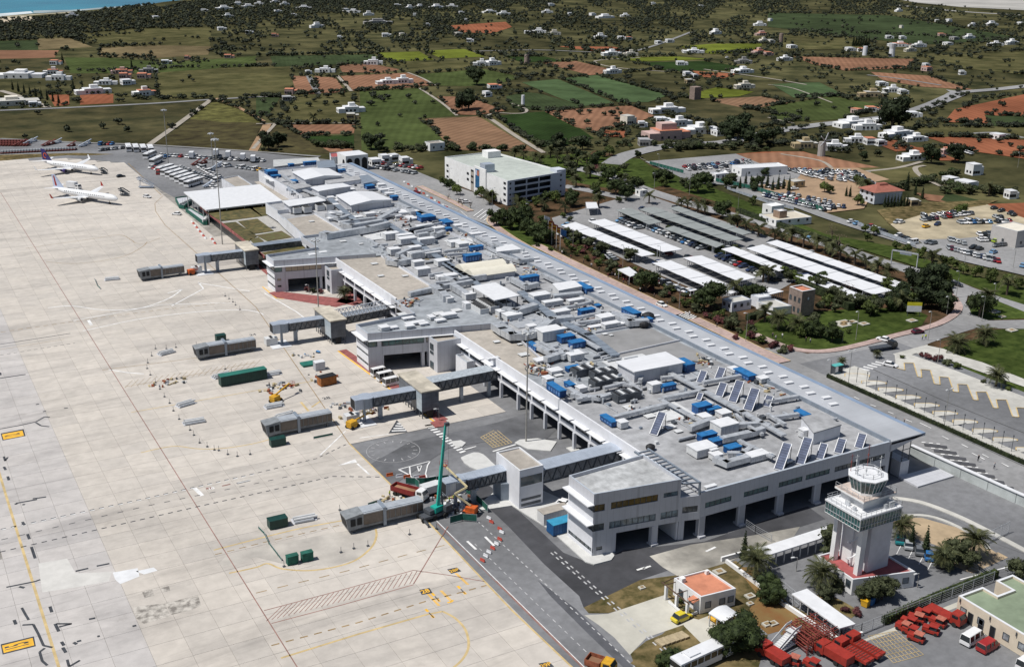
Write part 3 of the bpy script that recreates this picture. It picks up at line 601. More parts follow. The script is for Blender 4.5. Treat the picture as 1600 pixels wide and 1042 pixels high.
# black joint repairs by the left edge
for p in[[(25,784+2),(25,788)],[(10,917),(35,912),(55,908),(63,905)],[(30,916),(38,918)],[(34,949),(40,960),(45,968)],[(22,968),(25,975)],[(35,976),(52,975),(60,990),(68,1008),(82,1011)],[(70,1012),(62,1018),(66,1032),(74,1039)],[(35,788),(39,788)],[(35,815),(38,820)],[(43,834),(46,842)],[(49,854),(55,872)],[(78,947),(81,956)],
          [(86,974),(92,986)],[(88,974),(112,974),(92,979)],[(96,1002),(100,1008)],[(98,1011),(103,1019)],[(105,1030),(108,1041),(125,1031)],[(115,1003),(120,1006)],[(139,967),(149,965)],[(118,892),(138,887.5)],[(151,884),(171,880)],[(120,1003-1),(127,1000)],[(152,994),(156,993)],[(207,978),(213,976.5)],[(0,591),(40,585)],[(0,582),(1,586)],[(0,670),(28,665),(56,659),(70,651),(78,652)],[(56,660),(64,665),(77,666.5)],
          [(6,713),(8,720),(12,714)],[(6,729),(9,734)],[(12,744),(14,750)],[(51,779),(72,776)],[(25,786),(58,780)],[(100,638),(106,637)],[(67,643),(72,642)],[(56,632),(61,631)]]:
    aline(p,.45 if len(p)>2 else .55,blk,name='tar_seam',z=.014)
pt=lambda n,px,m_:sheet(n,px,m_,z=.0055,parent=AP)
wp=mat('pale_concrete_patch',(.62,.63,.65),.9,.06,.6,big=(.12,.1));wp2=mat('patched_concrete',(.54,.53,.51),.9,.08,.4)
pt('repair_patch',[(60,880),(105,872),(118,895),(175,893),(170,908),(120,917),(66,925)],wp2)
pt('repair_patch',[(176,894),(215,887),(218,900),(188,912),(180,905)],wp);pt('repair_patch',[(212,892),(240,886),(246,891),(225,897)],wp)
stain=mat('oil_stain',(.30,.275,.25),.95,.35,.5,col2=(.50,.47,.43),detail=12,lo=.42,hi=.58)
pt('oil_stain',[(258,941),(310,931),(314,945),(300,952),(268,960)],stain);pt('oil_stain',[(208,948),(258,942),(266,962),(225,974),(212,965)],stain);pt('oil_stain',[(222,925),(238,920),(241,930),(226,934)],stain);pt('oil_stain',[(252,918),(264,915),(266,923),(254,925)],stain)
pt('oil_stain',[(340,882),(355,866),(400,856),(440,848),(520,832),(590,822),(586,850),(560,872),(520,884),(440,880),(400,870),(360,884)],mat('tyre_grime',(.40,.375,.345),.95,.14,.18,col2=(.48,.45,.41),detail=12))
# markings of the dark road
whw=mat('worn_white_paint',(.42,.42,.43),.8,.25,.8)
def rline(px,w,m_,z=.0,**k):return line(px,w,m_,z=z,**k)
for off,m_,w in((0,whw,.16),):
    rline([(x,y)for x,y in[(88.4+4.6+off,y_)for y_ in range(60,200,20)]],w,m_,world=True,dash=(1,1)if off else(1,1),z=-.06)
rline([(90,y)for y in range(100,205,15)],.15,redl,world=True,z=-.06)
rline([(90.4,y)for y in range(60,205,15)],.18,whl,world=True,z=-.06);rline([(90.2,y)for y in range(60,180,15)],.25,redl,world=True,z=-.057)
rline([(97.8,y)for y in range(60,205,15)],.22,whw,world=True,dash=(.9,.9),z=-.06)
for off in(0,.8):rline([(104.6+off,y)for y in range(60,175,10)],.3,whw,world=True,dash=(1,1),z=-.06)
for p,q_ in[((730,845),(744,858)),((758,838),(772,852))]:rline([p,q_],.5,whl)
c0=g(612+2.5,704);mbs=MB()
for k in range(40):
    a0,a1=2*PI*k/40,2*PI*(k+1)/40;ribbon(mbs,[(c0[0]+6.2*math.cos(a0),c0[1]+6.2*math.sin(a0)),(c0[0]+6.2*math.cos(a1),c0[1]+6.2*math.sin(a1))],.1,.0)
for k in range(16):
    a=2*PI*k/16;ribbon(mbs,[(c0[0]+4.6*math.cos(a),c0[1]+4.6*math.sin(a)),(c0[0]+5.6*math.cos(a),c0[1]+5.6*math.sin(a))],.2,.0)
mbs.build('painted_circle',whw,kind='structure')
rline([(623,733),(672,720),(668,727),(665,740),(668,750)],.3,whl);rline([(623,733),(640,742),(652,756)],.4,whl);rline([(640,729),(641,742)],.35,whl);rline([(652,728),(659,727),(655,737),(652,728)],.25,whl)
for k in range(13):rline([lerp((664,665),(718,707),k/12),lerp((675,663),(727,704),k/12)],.75,whl,name='zebra_stripe')
for k in range(7):rline([lerp((751,683),(771,699),k/6),lerp((772,672),(800,691),k/6)],.16,yel,name='box_junction')
for k in range(7):rline([lerp((751,683),(777,672),k/6),lerp((771,699),(800,691),k/6)],.16,yel,name='box_junction')
rline([(770,705),(806,694)],.5,whl);rline([(726,702),(744,697)],.4,whl)
sheet('painted_wedge',[(620,656),(607,677),(637,675)],blk,z=-.001+.02);
for k in range(4):line([lerp((622,659),(610,676),(k+.5)/4.2),lerp((624,660),(636,674),(k+.8)/4.4)],.7,whl,z=.024)
aline([(562,684),(607,678)],.3,whl);aline([(500,711),(540,673)],.3,whl);aline([(558,724),(577,741)],.45,whl);sheet('painted_wedge',[(528,727),(555,717),(558,722)],whl,z=.01,parent=AP)
for p in[[(1005,888),(1014,884.5),(1017,884)],[(1103,861),(1112,857),(1118,854)],[(995,890),(1008,886)]]:rline(p,.5,whl)
for k in range(8):rline([lerp((1356,993),(1396,1035),k/7),lerp((1400,985),(1443,1022),k/7)],.1,yel,name='box_junction')
for k in range(9):rline([lerp((1356,993),(1400,985),k/8),lerp((1396,1035),(1443,1022),k/8)],.1,yel,name='box_junction')
for a in[(1385,858),(1401,865),(1419,873),(1436,881),(1450,889),(1372,850)]:rline([a,(a[0]+7,a[1]-14)],.14,whl,z=-.02)
rline([(1500,905),(1640,868)],.3,whl);rline([(590,1),(591,1)],.1,whl)
line([(1000,247),(1012,252)],.1,whl)
# ---------------------------------------------------------------- terminal
def facade(mb,p,q_,z0,z1,holes,th=.35,m=0):
    """upright wall from p to q with openings (s0, s1, za, zb)"""
    p,q_=Vector(p),Vector(q_);d=q_-p;L_=d.length;d.normalize();n=Vector((-d.y,d.x))*th
    br=sorted({0,L_,*[min(max(h[0],0),L_)for h in holes],*[min(max(h[1],0),L_)for h in holes]})
    for a,b in zip(br,br[1:]):
        if b-a<.01:continue
        hs=sorted((h[2],h[3])for h in holes if h[0]<=a+.005 and h[1]>=b-.005);z=z0
        for za,zb in hs+[(z1,z1)]:
            if za-z>.01:
                A,B=p+d*a,p+d*b
                mb.prism([A,B,B+n,A+n],z,za,m,bottom=True)
            z=max(z,zb)
def pane(parent,p,q_,s0,s1,za,zb,m_=None,name='window',mull=1.6,rec=.18,fr=None,sill=None):
    p,q_=Vector(p),Vector(q_);d=(q_-p).normalized();n=Vector((-d.y,d.x));A,B=p+d*s0+n*rec,p+d*s1+n*rec
    mb=MB();mb.prism([A,B,B+n*.08,A+n*.08],za,zb,0,bottom=True)
    o=mb.build(name,m_ or glass,parent);mb=MB()
    w=s1-s0;k=max(1,round(w/mull))if mull else 1
    for i in range(k+1):
        c=A+(B-A)*(i/k);t=.05
        mb.beam((c.x-n.x*.03,c.y-n.y*.03,za),(c.x-n.x*.03,c.y-n.y*.03,zb),.1,.1,0)
    for z in(za+.04,zb-.04):mb.beam((A.x-n.x*.02,A.y-n.y*.02,z),(B.x-n.x*.02,B.y-n.y*.02,z),.08,.08,0)
    f=mb.build('frame',fr or metald,parent);f.parent=o;return o
def inset(P,d):
    a=sum(P[i][0]*P[(i+1)%len(P)][1]-P[(i+1)%len(P)][0]*P[i][1]for i in range(len(P)))
    if a<0:P=P[::-1]
    out=[];n=len(P)
    for i in range(n):
        p0,p1,p2=Vector(P[i-1]),Vector(P[i]),Vector(P[(i+1)%n])
        d1,d2=(p1-p0).normalized(),(p2-p1).normalized();n1,n2=Vector((-d1.y,d1.x)),Vector((-d2.y,d2.x))
        b=n1+n2;l=b.length;b=b/l if l>1e-6 else n1;s=d/max(.3,b.dot(n1));out.append(p1+b*s)
    return out,P
def roofed(parent,P,z0,z1,wm,rm,par=.6,th=.3,cap=None,name='wall',edges=None,roofname='roof'):
    """walls z0..z1 along P (edges = which sides), a roof deck par below their top"""
    I,P=inset([tuple(p)for p in P],th);n=len(P);mb=MB();mc=MB()
    for i in range(n):
        j=(i+1)%n
        if edges is not None and i not in edges:continue
        mb.prism([P[i],P[j],I[j],I[i]],z0,z1-.06,0)
        mc.prism([P[i],P[j],I[j],I[i]],z1-.06,z1+.02,0)
    w=mb.build(name,wm,parent);mc.build('parapet_cap',cap or parap,parent)
    md=MB();md.prism([(p.x,p.y)for p in I],z1-par-.3,z1-par,0,bottom=True);md.build(roofname,rm,parent)
    return w
term=thing('terminal_building','long grey and white airport terminal with plant-covered flat roof beside the apron','airport terminal',133.8,160,0)
ZR=10.0;XW,XE,YS=133.8,185.9,160.1
M=[(XW,YS),(XE,YS),(XE,504),(152,504),(152,444),(146.6,444),(146.6,387),(129.3,383.3),(129.3,366.7),(110.6,365.1),(110.8,357),(144,350),(146,350),(146,303),(128.9,302.5),(128.9,286.2),(110.4,284.4),(110.5,275.9),(149.2,267),(149.2,245),(143,233),(XW,233)]
MI,_=inset(M,.3)
# roof deck in tones as the felt was laid
def deck(P,z,m_,name='roof_deck'):mb=MB();mb.prism(P,z-.3,z,0,bottom=True);return mb.build(name,m_,term)
deck([(XW+.3,YS+.3),(XE,YS+.3),(XE,216),(XW+.3,216)],ZR-.6,roofgrey)
deck([(XW+.3,216),(XE,216),(XE,262),(149,262),(149,245),(143,233),(XW+.3,233)],ZR-.6,roofgrey2)
deck([(149,262),(XE,262),(XE,504),(152.3,504),(152.3,444),(147,444),(147,384),(146,384),(146,303),(149,303)],ZR-.6,roofgrey)
deck([(163,216.3),(184.6,216.3),(184.6,250),(163,250)],ZR-.55,mat('smooth_grey_felt',(.24,.24,.245),.9,.1,.2,big=(.06,.08)),'roof_patch')
# wings (gate piers)
roofed(term,[(110.4,275.9),(149.2,267),(149.2,303),(128.9,302.5),(128.9,286.2),(110.4,284.4)],8.9,11.0,panel,roofgrey2,.9,edges={0,3,4,5},name='upper_wall')
roofed(term,[(110.6,357),(144,350),(150,350),(150,384),(129.3,383.3),(129.3,366.7),(110.6,365.1)],8.9,11.0,panel,roofgrey2,.9,edges={0,3,4,5,6},name='upper_wall')
roofed(term,[(110.8,163.9),(129.5,161.2),(129.5,174.1),(110.8,173)],11.1,13.5,panel,roofmot,.7,name='upper_wall')
# terraces, lower
roofed(term,[(XW,233),(143,233),(149,245),(149,267.2),(XW,270.2)],6,10.0,white,roofbrown,.75,edges=set(),name='upper_wall')
roofed(term,[(130.6,303),(146,303),(146,350),(130.6,353)],6,10.4,white,roofbrown,.7,edges={1},name='upper_wall')
roofed(term,[(131.3,384),(147,386),(147,418),(133.8,416)],6,10.2,white,roofbrown,.7,edges={3,1},name='upper_wall')
roofed(term,[(135,427),(149.2,427),(152,444),(135,442)],6,10.4,white,roofgrey,.8,edges={0,2,3},name='upper_wall')
roofed(term,[(133.8,416),(147,416),(149.2,427),(135,427)],6,9.4,white,roofgrey,.4,edges={3},name='upper_wall')
roofed(term,[(152.2,447),(186,447),(186,506),(152.2,506)],0,10.6,white,roofgrey,.8,edges={3,2},name='upper_wall')
deck([(146.7,440),(152.3,440),(152.3,506),(150,506)],5.5,roofbrown,'low_roof')
# south facade
mb=MB();p,q2=(XW,YS),(XE+.3,YS)
cols=[XW+.6+i*10.35 for i in range(6)]
holes=[(a-XW+.9,a-XW+9.4,0,4.5)for a in cols[:5]]
wins=[(1.2,7.9),(11.1,17.6),(20.4,26.9),(27.8,34.6),(36,42.2),(43.2,50.8)]
holes+=[(a,b,6.3,7.5)for a,b in wins]
facade(mb,p,q2,0,ZR,holes,.5);mb.build('south_wall',panel,term)
for a,b in wins:pane(term,p,q2,a,b,6.3,7.5,glassg if a<36 else glass,mull=1.3)
mb=MB();mb.box(XW,XE,YS,YS+.5,ZR+.001,ZR+.06);mb.build('parapet_cap',parap,term)
for a in cols[:5]:
    mb=MB();mb.box(a-.7,a+.8,YS-.6,YS+1.6,-.05,.35);mb.box(a-.55,a+.75,YS-.03,YS+1.1,.35,4.5);mb.build('column',panel,term)
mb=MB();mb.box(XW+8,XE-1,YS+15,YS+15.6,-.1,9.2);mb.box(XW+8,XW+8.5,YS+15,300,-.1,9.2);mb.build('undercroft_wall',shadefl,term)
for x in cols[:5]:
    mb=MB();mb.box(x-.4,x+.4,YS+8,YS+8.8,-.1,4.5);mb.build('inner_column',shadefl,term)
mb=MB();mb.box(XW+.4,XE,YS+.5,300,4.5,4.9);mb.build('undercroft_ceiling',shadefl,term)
# link between the near wing and the hall, and its pergola
mb=MB();p,q2=(129.5,161.2),(XW,YS);holes=[(.6,3.9,5.9,7.3),(1.2,4.4,0,4.2)]
facade(mb,p,q2,0,9.5,holes,.4);mb.build('link_wall',panel,term);pane(term,p,q2,.6,3.9,5.9,7.3,mull=1.1)
mb=MB();mb.prism([(129.6,161.3),(XW,160.3),(XW,176),(129.6,174)],8.9,9.3,0,bottom=True);mb.build('link_roof',roofgrey,term)
mb=MB()
for x in(130.1,133.4):mb.beam((x,160.4 if x>131 else 161.6,12.3),(x,178,12.3),.35,.35)
for k in range(11):m2=MB();m2.beam((130.3,162.6+k*1.45,12.3),(133.2,162.6+k*1.45,12.3),.3,.3);m2.build('pergola_beam',steelg,term)
mb.beam((133.5,160.4,9.4),(133.5,160.4,12.4),.35,.35);mb.beam((129.8,161.5,12.3),(133.5,160.4,12.3),.3,.3)
mb.build('pergola',steelg,term)
# near wing walls
mb=MB();p,q2=(110.8,163.9),(129.5,161.2)
hs=[(0,2.4,9.6,11.1),(3.7,13.9,9.6,11.1),(15.1,18.3,10.1,11.3),(0,2.4,5.4,6.9),(3.5,13.6,5.4,6.9),(14.7,18.6,5.4,6.9),(5.1,12.9,0,4.2),(14.3,18.9,0,4.2),(.9,2.2,1.1,1.9)]
facade(mb,p,q2,0,11.1,[h for h in hs if h!=hs[2]]+[(15.1,18.3,10.1,11.1)],.4);mb.build('south_wall',panel,term)
amber=mat('amber_glass',(.05,.035,.012),.12,.5,.5,col2=(.16,.11,.04),spec=.8);skyg=mat('sky_tinted_glass',(.10,.15,.18),.1,.5,.7,col2=(.22,.30,.36),spec=.8)  # pale blue base colour of the second glass stands for reflected sky
for i,h in enumerate(hs[:6]):pane(term,p,q2,h[0]+.02,h[1],h[2],min(h[3],11.08),(amber,amber,skyg,glass,skyg,skyg)[i],mull=1.3)
pane(term,p,q2,*hs[8])
for s in(12.9,13.9):
    pass
mb=MB();c=Vector(p)+(Vector(q2)-Vector(p)).normalized()*13.6;mb.box(c.x-.9,c.x+.7,c.y-.5,c.y+1.3,-.05,.3);mb.box(c.x-.7,c.x+.5,c.y-.02,c.y+1,.3,4.2);mb.build('column',panel,term)
def westwall(x,y0,y1,z1,ledges,glassz,tag_='west_wall'):
    mb=MB();hs=[(0,y1-y0,a,b)for a,b in glassz]
    facade(mb,(x,y1),(x,y0),0,z1,hs,.35);mb.build(tag_,white,term)
    for a,b in glassz:pane(term,(x,y1),(x,y0),0,y1-y0,a,b,mull=1.5)
    for z in ledges:
        mb=MB();mb.box(x-1.5,x,y0-.3,y1,z,z+.22);mb.build('sun_ledge',plainwhite,term)
westwall(110.8,163.9,173,11.1,(11.1,6.9),((9.6,11.1),(5.4,6.9),(.8,1.7)))
mb=MB();facade(mb,(129.5,174.1),(110.8,173),0,11.1,[],.35);facade(mb,(129.5,161.4),(129.5,174.1),0,11.1,[],.35);mb.build('inner_wall',white,term)
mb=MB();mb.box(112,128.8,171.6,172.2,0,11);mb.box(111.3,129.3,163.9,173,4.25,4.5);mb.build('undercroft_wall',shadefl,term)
for(x0,y0,x1,yq,L_,ya,blind)in((110.45,275.9,133.8,270.6,24,284.4,0),(110.65,357,130.6,352.9,20.4,365.1,1)):
    mb=MB();p,q2=(x0,y0),(x1,yq)
    hs=[(0,2.6,6.9,8.6),(3.7,15.6,6.9,8.6),(4.3,14.9,0,4.3),(15.7,L_,0,4.3)]+([(16.2,L_-1,6.9,8.6)]if L_>21 else[])+([(.8,2.1,3.9,4.7),(.8,2.1,1.7,2.4)]if blind else[])
    facade(mb,p,q2,0,8.9,hs,.4);mb.build('south_wall',panel,term)
    bl=mat('beige_blind',(.42,.36,.27),.7,.1,.6)
    for i,h in enumerate(hs):
        if h[2]>1:pane(term,p,q2,h[0]+.02,h[1],h[2],h[3],bl if(blind and i==1)or i==4 else glassg,mull=2)
    d=(Vector(q2)-Vector(p)).normalized();mb=MB();a,b=Vector(p),Vector(p)+d*L_
    mb.prism([(a.x,a.y-.9),(b.x,b.y-.9),b,a],8.72,8.9,0,bottom=True);mb.build('sun_ledge',plainwhite,term)
    for s in(15.3,L_-.5):c=Vector(p)+d*s;mb=MB();mb.box(c.x-.4,c.x+.4,c.y-.03,c.y+.8,0,4.3);mb.build('column',panel,term)
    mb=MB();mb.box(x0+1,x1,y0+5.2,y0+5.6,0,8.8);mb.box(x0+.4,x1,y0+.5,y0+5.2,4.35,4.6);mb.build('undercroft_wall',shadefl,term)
    westwall(x0,y0,ya,8.9,(8.9,),((7.0,8.7),(4.2,4.9),(1.4,2.2)))
# stair blocks of the two far wings
for(x0,x1,y0,y1,h)in((126.7,XW-.05,266.2,273.2,8.9),(126.7,132.9,346.9,353.4,8.2)):
    roofed(term,[(x0,y0),(x1,y0),(x1,y1),(x0,y1)],0,h,panel,roofbrown,.7,name='stair_block')
    for za,zb in((5.6,7.4),(4.4,5.2),(.2,2.2)):pane(term,(x0,y1),(x0,y0),2.6,4.6,za,zb,rec=-.05,mull=1)
roofed(term,[(131.2,257.4),(XW,257.4),(XW,264),(131.2,264)],0,5.3,white,roofgrey,.5,name='lean_to')
# west side of the hall, two storeys with columns
for(x,y0,y1,nm)in((XW,174,234,9),(130.6,303,353,6),(XW,234,270.2,4)):
    mb=MB();L_=y1-y0;st=L_/nm
    hs=[(k*st+.5,(k+1)*st-.5,0,4.2)for k in range(nm)]+[(k*st+.5,(k+1)*st-.5,5.4,7.3)for k in range(nm)]
    facade(mb,(x,y1),(x,y0),0,ZR if x>131 else 10.4,hs,.4);mb.build('west_wall',white,term)
    for k in range(nm):
        pane(term,(x,y1),(x,y0),k*st+.5,(k+1)*st-.5,5.4,7.3,mull=1.6,rec=.3)
        mb=MB();ya=y1-(k+1)*st+.3;mb.box(x-1.3,x,ya,ya+st-.6,7.3,7.48);mb.build('sun_ledge',plainwhite,term)
        mb=MB();mb.box(x-.25,x+.5,y1-k*st-.45,y1-k*st+.3,-.05,4.2);mb.build('column',panel,term)
        if k in(4,5,6)and nm==9:slabp([(x-1.3,y1-k*st-1.2),(x+1,y1-k*st-1.2),(x+1,y1-k*st+1.2),(x-1.3,y1-k*st+1.2)],kp,.1,'kerb',True)
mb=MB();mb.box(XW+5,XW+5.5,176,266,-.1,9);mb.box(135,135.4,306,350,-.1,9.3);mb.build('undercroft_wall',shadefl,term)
# east strip: zinc roof with rows of roof lights, overhanging the kerb side
mb=MB();X0,X1=XE+.1,196.6
mb.prism([(X0,YS-.1),(X1-1.2,YS-.1),(X1-1.2,507),(X0,507)],9.75,10.05,0,bottom=True);mb.build('strip_roof',stripm,term)
mb=MB();mb.prism([(X1-1.2,YS-.1),(X1,YS-.1),(X1+1.2,507),(X1-.6,507)],9.8,10.06,0,bottom=True);mb.build('roof_edge',stripblue,term)
mb=MB();mb.face([(X0,YS-.12,9.75),(X0,YS-.12,7.6),(X0+.01,YS-.12,7.6),(X1,YS-.12,9.8)])
mb.prism([(X0,YS-.12),(X1,YS-.12),(X1,YS+.1),(X0,YS+.1)],9.3,9.8,0,bottom=True)
mb.face([(X0,YS-.1,7.6),(X0,507,7.6),(X1,507,9.78),(X1,YS-.1,9.78)]);mb.build('canopy_soffit',panel,term)
mb=MB();mb.box(187.2,190.5,163.2,300,0,7.6);mb.build('arrivals_wall',mat('dark_curtain_wall',(.05,.055,.065),.4,.3,.3),term)
mb=MB();mb.box(190.6,193.3,160.6,166.4,0,3.8);mb.build('entrance_box',panel,term)
mb=MB()
for x in(193.2,191):mb.tube((x,160.8,3.8),(x,160.8,9.0),.1,6)
for z in(4.6,6.6):mb.tube((190.6,160.8,z),(193.2,160.8,z),.08,6)
for y in range(170,500,12):mb.tube((193.4,y,0),(193.4,y,9),.18,6)
mb.build('canopy_frame',metald,term)
mb=MB();mb.box(XE-.25,XE+.1,YS+.2,504,9.4,10.35);mb.build('gutter_upstand',steelg,term)
k=0;sk0=None
for y in np.arange(181.4,505,3.83):
    x=190.3+(.55 if k%2 else-.9)
    if sk0 is None:
        mb=MB();mb.ob(0,0,0,2.1,1.0,.3,0,0);mb.ob(0,0,.3,2.3,1.2,.14,0,1)
        sk0=mb.build('roof_light',[panel,plainwhite],term,local=True);o=sk0
    else:
        o=sk0.copy();COL.objects.link(o)
    o.location=(x-133.8,y-160,10.05);o.rotation_euler=(0,0,-.12);k+=1

# ---------------------------------------------------------------- white roofed halls standing on the terminal roof
def pavilion(px,z1,z0,look,wallm=panel,roofm=roofwhite,ridge=0,over=.5,name='roof_pavilion',cat='roof hall',open_=False,arched=False):
    P=[g(a,b,z1)for a,b in px];c=(sum(p[0]for p in P)/4,sum(p[1]for p in P)/4)
    t=thing(name,look,cat,c[0],c[1],z0)
    I,P=inset(P,over)
    if open_:
        for p in I+[(I[0]+I[1])/2,(I[2]+I[3])/2,(I[1]+I[2])/2,(I[3]+I[0])/2]:
            mb=MB();mb.box(p.x-.12,p.x+.12,p.y-.12,p.y+.12,z0,z1-.2);mb.build('post',metald,t)
    else:
        mb=MB();mb.prism(I,z0,z1-.25,0);mb.build('wall',wallm,t)
    mb=MB();k=len(P)
    if arched:
        A,B,C_,D=[Vector(p)for p in P]
        n=12
        for h in range(2):
            r0,r1=[],[]
            for i in range(n+1):
                s=i/n;zz=z1-.3+1.5*math.sin(PI*s);f=(h+s)/2
                a=A+(D-A)*f;b=B+(C_-B)*f;r0.append((a.x,a.y,zz));r1.append((b.x,b.y,zz))
            for i in range(n):mb.face([r0[i],r1[i],r1[i+1],r0[i+1]])
            mb.face(r0[::-1]+[(r0[0][0],r0[0][1],z1-.5)]);mb.face(r1)
    elif ridge:
        A,B,C_,D=[Vector(p)for p in P];E_,F_=(A+B)/2,(C_+D)/2
        v=[(A.x,A.y,z1),(E_.x,E_.y,z1+ridge),(F_.x,F_.y,z1+ridge),(D.x,D.y,z1),(B.x,B.y,z1),(C_.x,C_.y,z1)]
        mb.face([v[0],v[1],v[2],v[3]]);mb.face([v[1],v[4],v[5],v[2]]);mb.face([v[0],v[4],v[1]]);mb.face([v[3],v[2],v[5]])
        mb.prism(P,z1-.25,z1-.005,0,bottom=True)
    else:mb.prism(P,z1-.25,z1,0,bottom=True)
    mb.build('roof',roofm,t);return t
Zd=ZR-.6
pavilion([(991,581),(1071,566),(1040,549),(961,565)],12.9,Zd,'large white box hall with ribbed west wall on the near half of the terminal roof')
pavilion([(772.5,469),(812,461.5),(774,441),(736,447)],13.6,Zd,'open white roof on dark posts beside the white chillers on the terminal roof',open_=True,roofm=plainwhite)
pavilion([(741,431.5),(808,422),(778.5,406),(710,415)],11.6,Zd,'cream double vaulted membrane hall in the middle of the terminal roof',roofm=mat('cream_membrane',(.66,.63,.54),.7,.05,.5),arched=True)
pavilion([(548,321),(614,312),(582,299),(524.5,305)],12.6,Zd,'largest white gabled roof hall on the terminal, in front of the narrow one',ridge=.9)
pavilion([(497.5,299),(550,291),(535,286),(485,292.5)],12.6,Zd,'narrow white roof hall between the two big gabled ones',ridge=.2)
pavilion([(476.5,281),(536,274.5),(514,263),(455.5,268.5)],12.8,Zd,'farthest white gabled hall on the terminal roof, beside blue units',ridge=.9)
pavilion([(452,322.5),(510,313.5),(496,307),(440.5,314)],12.4,Zd,'flat white roofed plant room behind a row of four chillers',over=.7,roofm=plainwhite)
pavilion([(1250+86/4,676),(1315,663),(1284,644),(1252,651)],12.4,Zd,'white rooftop stair house with a door, beside the solar collectors',wallm=white,roofm=roofgrey,over=.1)
pavilion([(873,454),(910,447),(897,438),(863,443)],12,Zd,'white box plant room with a blue unit at its end',wallm=acwhite,roofm=plainwhite,over=.1)
pavilion([(776+.0,393.5),(815,389),(800,381),(775,387)],11.4,Zd,'low white plant room touching the zinc roof strip',wallm=acwhite,roofm=plainwhite,over=.1)
pavilion([(462,296),(488,291),(476,286),(448,289)],11.6,Zd,'grey walled plant room beside the narrow white roof hall',wallm=steell,roofm=roofgrey,over=.1)
pavilion([(512,288),(575,279),(560,274),(507,282)],11.6,Zd,'grey roof block with a white end wall near the zinc strip',wallm=white,roofm=roofgrey,over=.1)
pavilion([(568,287),(590,283),(575,273),(561,275)],12.0,Zd,'blue grey box with two white posts beside the zinc strip',wallm=steell,roofm=steelg,over=.1)
pavilion([(497,263),(525,261),(522,250),(494,252)],12.5,Zd-9,'tall grey plant box behind the farthest white hall',wallm=panel,roofm=steelg,over=.1)
pavilion([(427,261),(500,252),(497,246),(427,250)],5,0,'long low shed with ribbed pale roof beyond the terminal',wallm=panel,roofm=mat('pale_ribbed_roof',(.45,.46,.46),.6,.1,.4,lines=('X',2,.1,.85)),name='store_shed',cat='shed')
pavilion([(434,271),(490,265),(487,259),(434,264)],5,0,'second low shed with ribbed pale roof nearer the terminal',wallm=panel,roofm=MATS['pale_ribbed_roof'],name='store_shed',cat='shed')
pavilion([(468,266),(506,262),(497,256),(470,259)],6,0,'flat white canopy roof in front of the low sheds',wallm=panel,roofm=plainwhite,name='store_shed',cat='shed')

# ---------------------------------------------------------------- things on the roof
def ahu(px,sx,sy,h,look=None,kind='blue',rot=0,z=Zd):
    sx,sy,h=(sx*.8,sy*.8,h*.76)if kind=='blue' else(sx*.84,sy*.84,h*.8);x,y=g(px[0],px[1],z);t=thing('air_handling_unit','blue topped air handling unit' if kind=='blue' else 'white air handling cabinet','air handling unit',x,y,z,rot,'blue air handling units on the terminal roof' if kind=='blue' else 'white cabinets on the terminal roof',auto=True)
    mb=MB();mb.ob(0,0,.25,sx,sy,h-.45,0,0)
    for k in range(int(max(sx,sy)/1.1)):
        s=-max(sx,sy)/2+.5+k*1.1
        if sx>sy:mb.ob(s,-sy/2-.03,.5,.7,.06,h-1.1,0,1)
        else:mb.ob(-sx/2-.03,s,.5,.06,.7,h-1.1,0,1)
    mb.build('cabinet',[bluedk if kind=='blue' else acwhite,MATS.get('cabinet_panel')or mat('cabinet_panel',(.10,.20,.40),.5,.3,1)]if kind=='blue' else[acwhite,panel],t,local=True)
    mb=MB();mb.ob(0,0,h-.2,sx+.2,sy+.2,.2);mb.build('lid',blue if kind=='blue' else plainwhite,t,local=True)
    mb=MB();mb.ob(0,0,0,sx*.9,sy*.9,.25);mb.build('plinth',metald,t,local=True)
    return t
for a in[((869,615),2.2,8,2.6),((890,606),2,3.6,1.8),((1070,578),3.4,6,3.2),((1042,610),5.5,2,2.2),((951,662),2,6,2),((1096,645),5,3,3),((1114,646),4.5,2,2),((1104,688),5.2,2.4,2.4),((1120,695),4.2,2.2,2),((1144,707),4.2,2.6,2.2),((1161,717),4,2,1.2),((1163,590),3,7.5,2.2),
          ((834,546),2,6,2),((884,534),5.4,3,2.6),((901,543),5.2,3,2.6),((895,580),4.6,2.2,1.8),((827,443),7.5,3,3.4),((912,455),3.2,9,2.6),((916,494),6,2.6,3),((986,495),3.2,8,2.8),((934,481),2,2,1.4),((616,313),3.5,3.5,2.5),((661,346),4,5,2.8),((672,344),3.4,6,2.6),((697,352),4.4,7,2.4),((744,392),6,2.4,2.4),((738,408),7.5,3.2,3.2),
          ((424,275),6,6,3.4),((431,279),5,3,2),((460,287),3,5,2),((534,271),4,3,2.4),((577,296),4.5,5,2.6),((485,259),8,3,2.6),((1253,651),2.4,4.5,1.6),((1011,506),3,3,2.4),((650,337),2,8,1.6),((700,362),3,3,2),((455,261),3,3,2)]:ahu(*a)
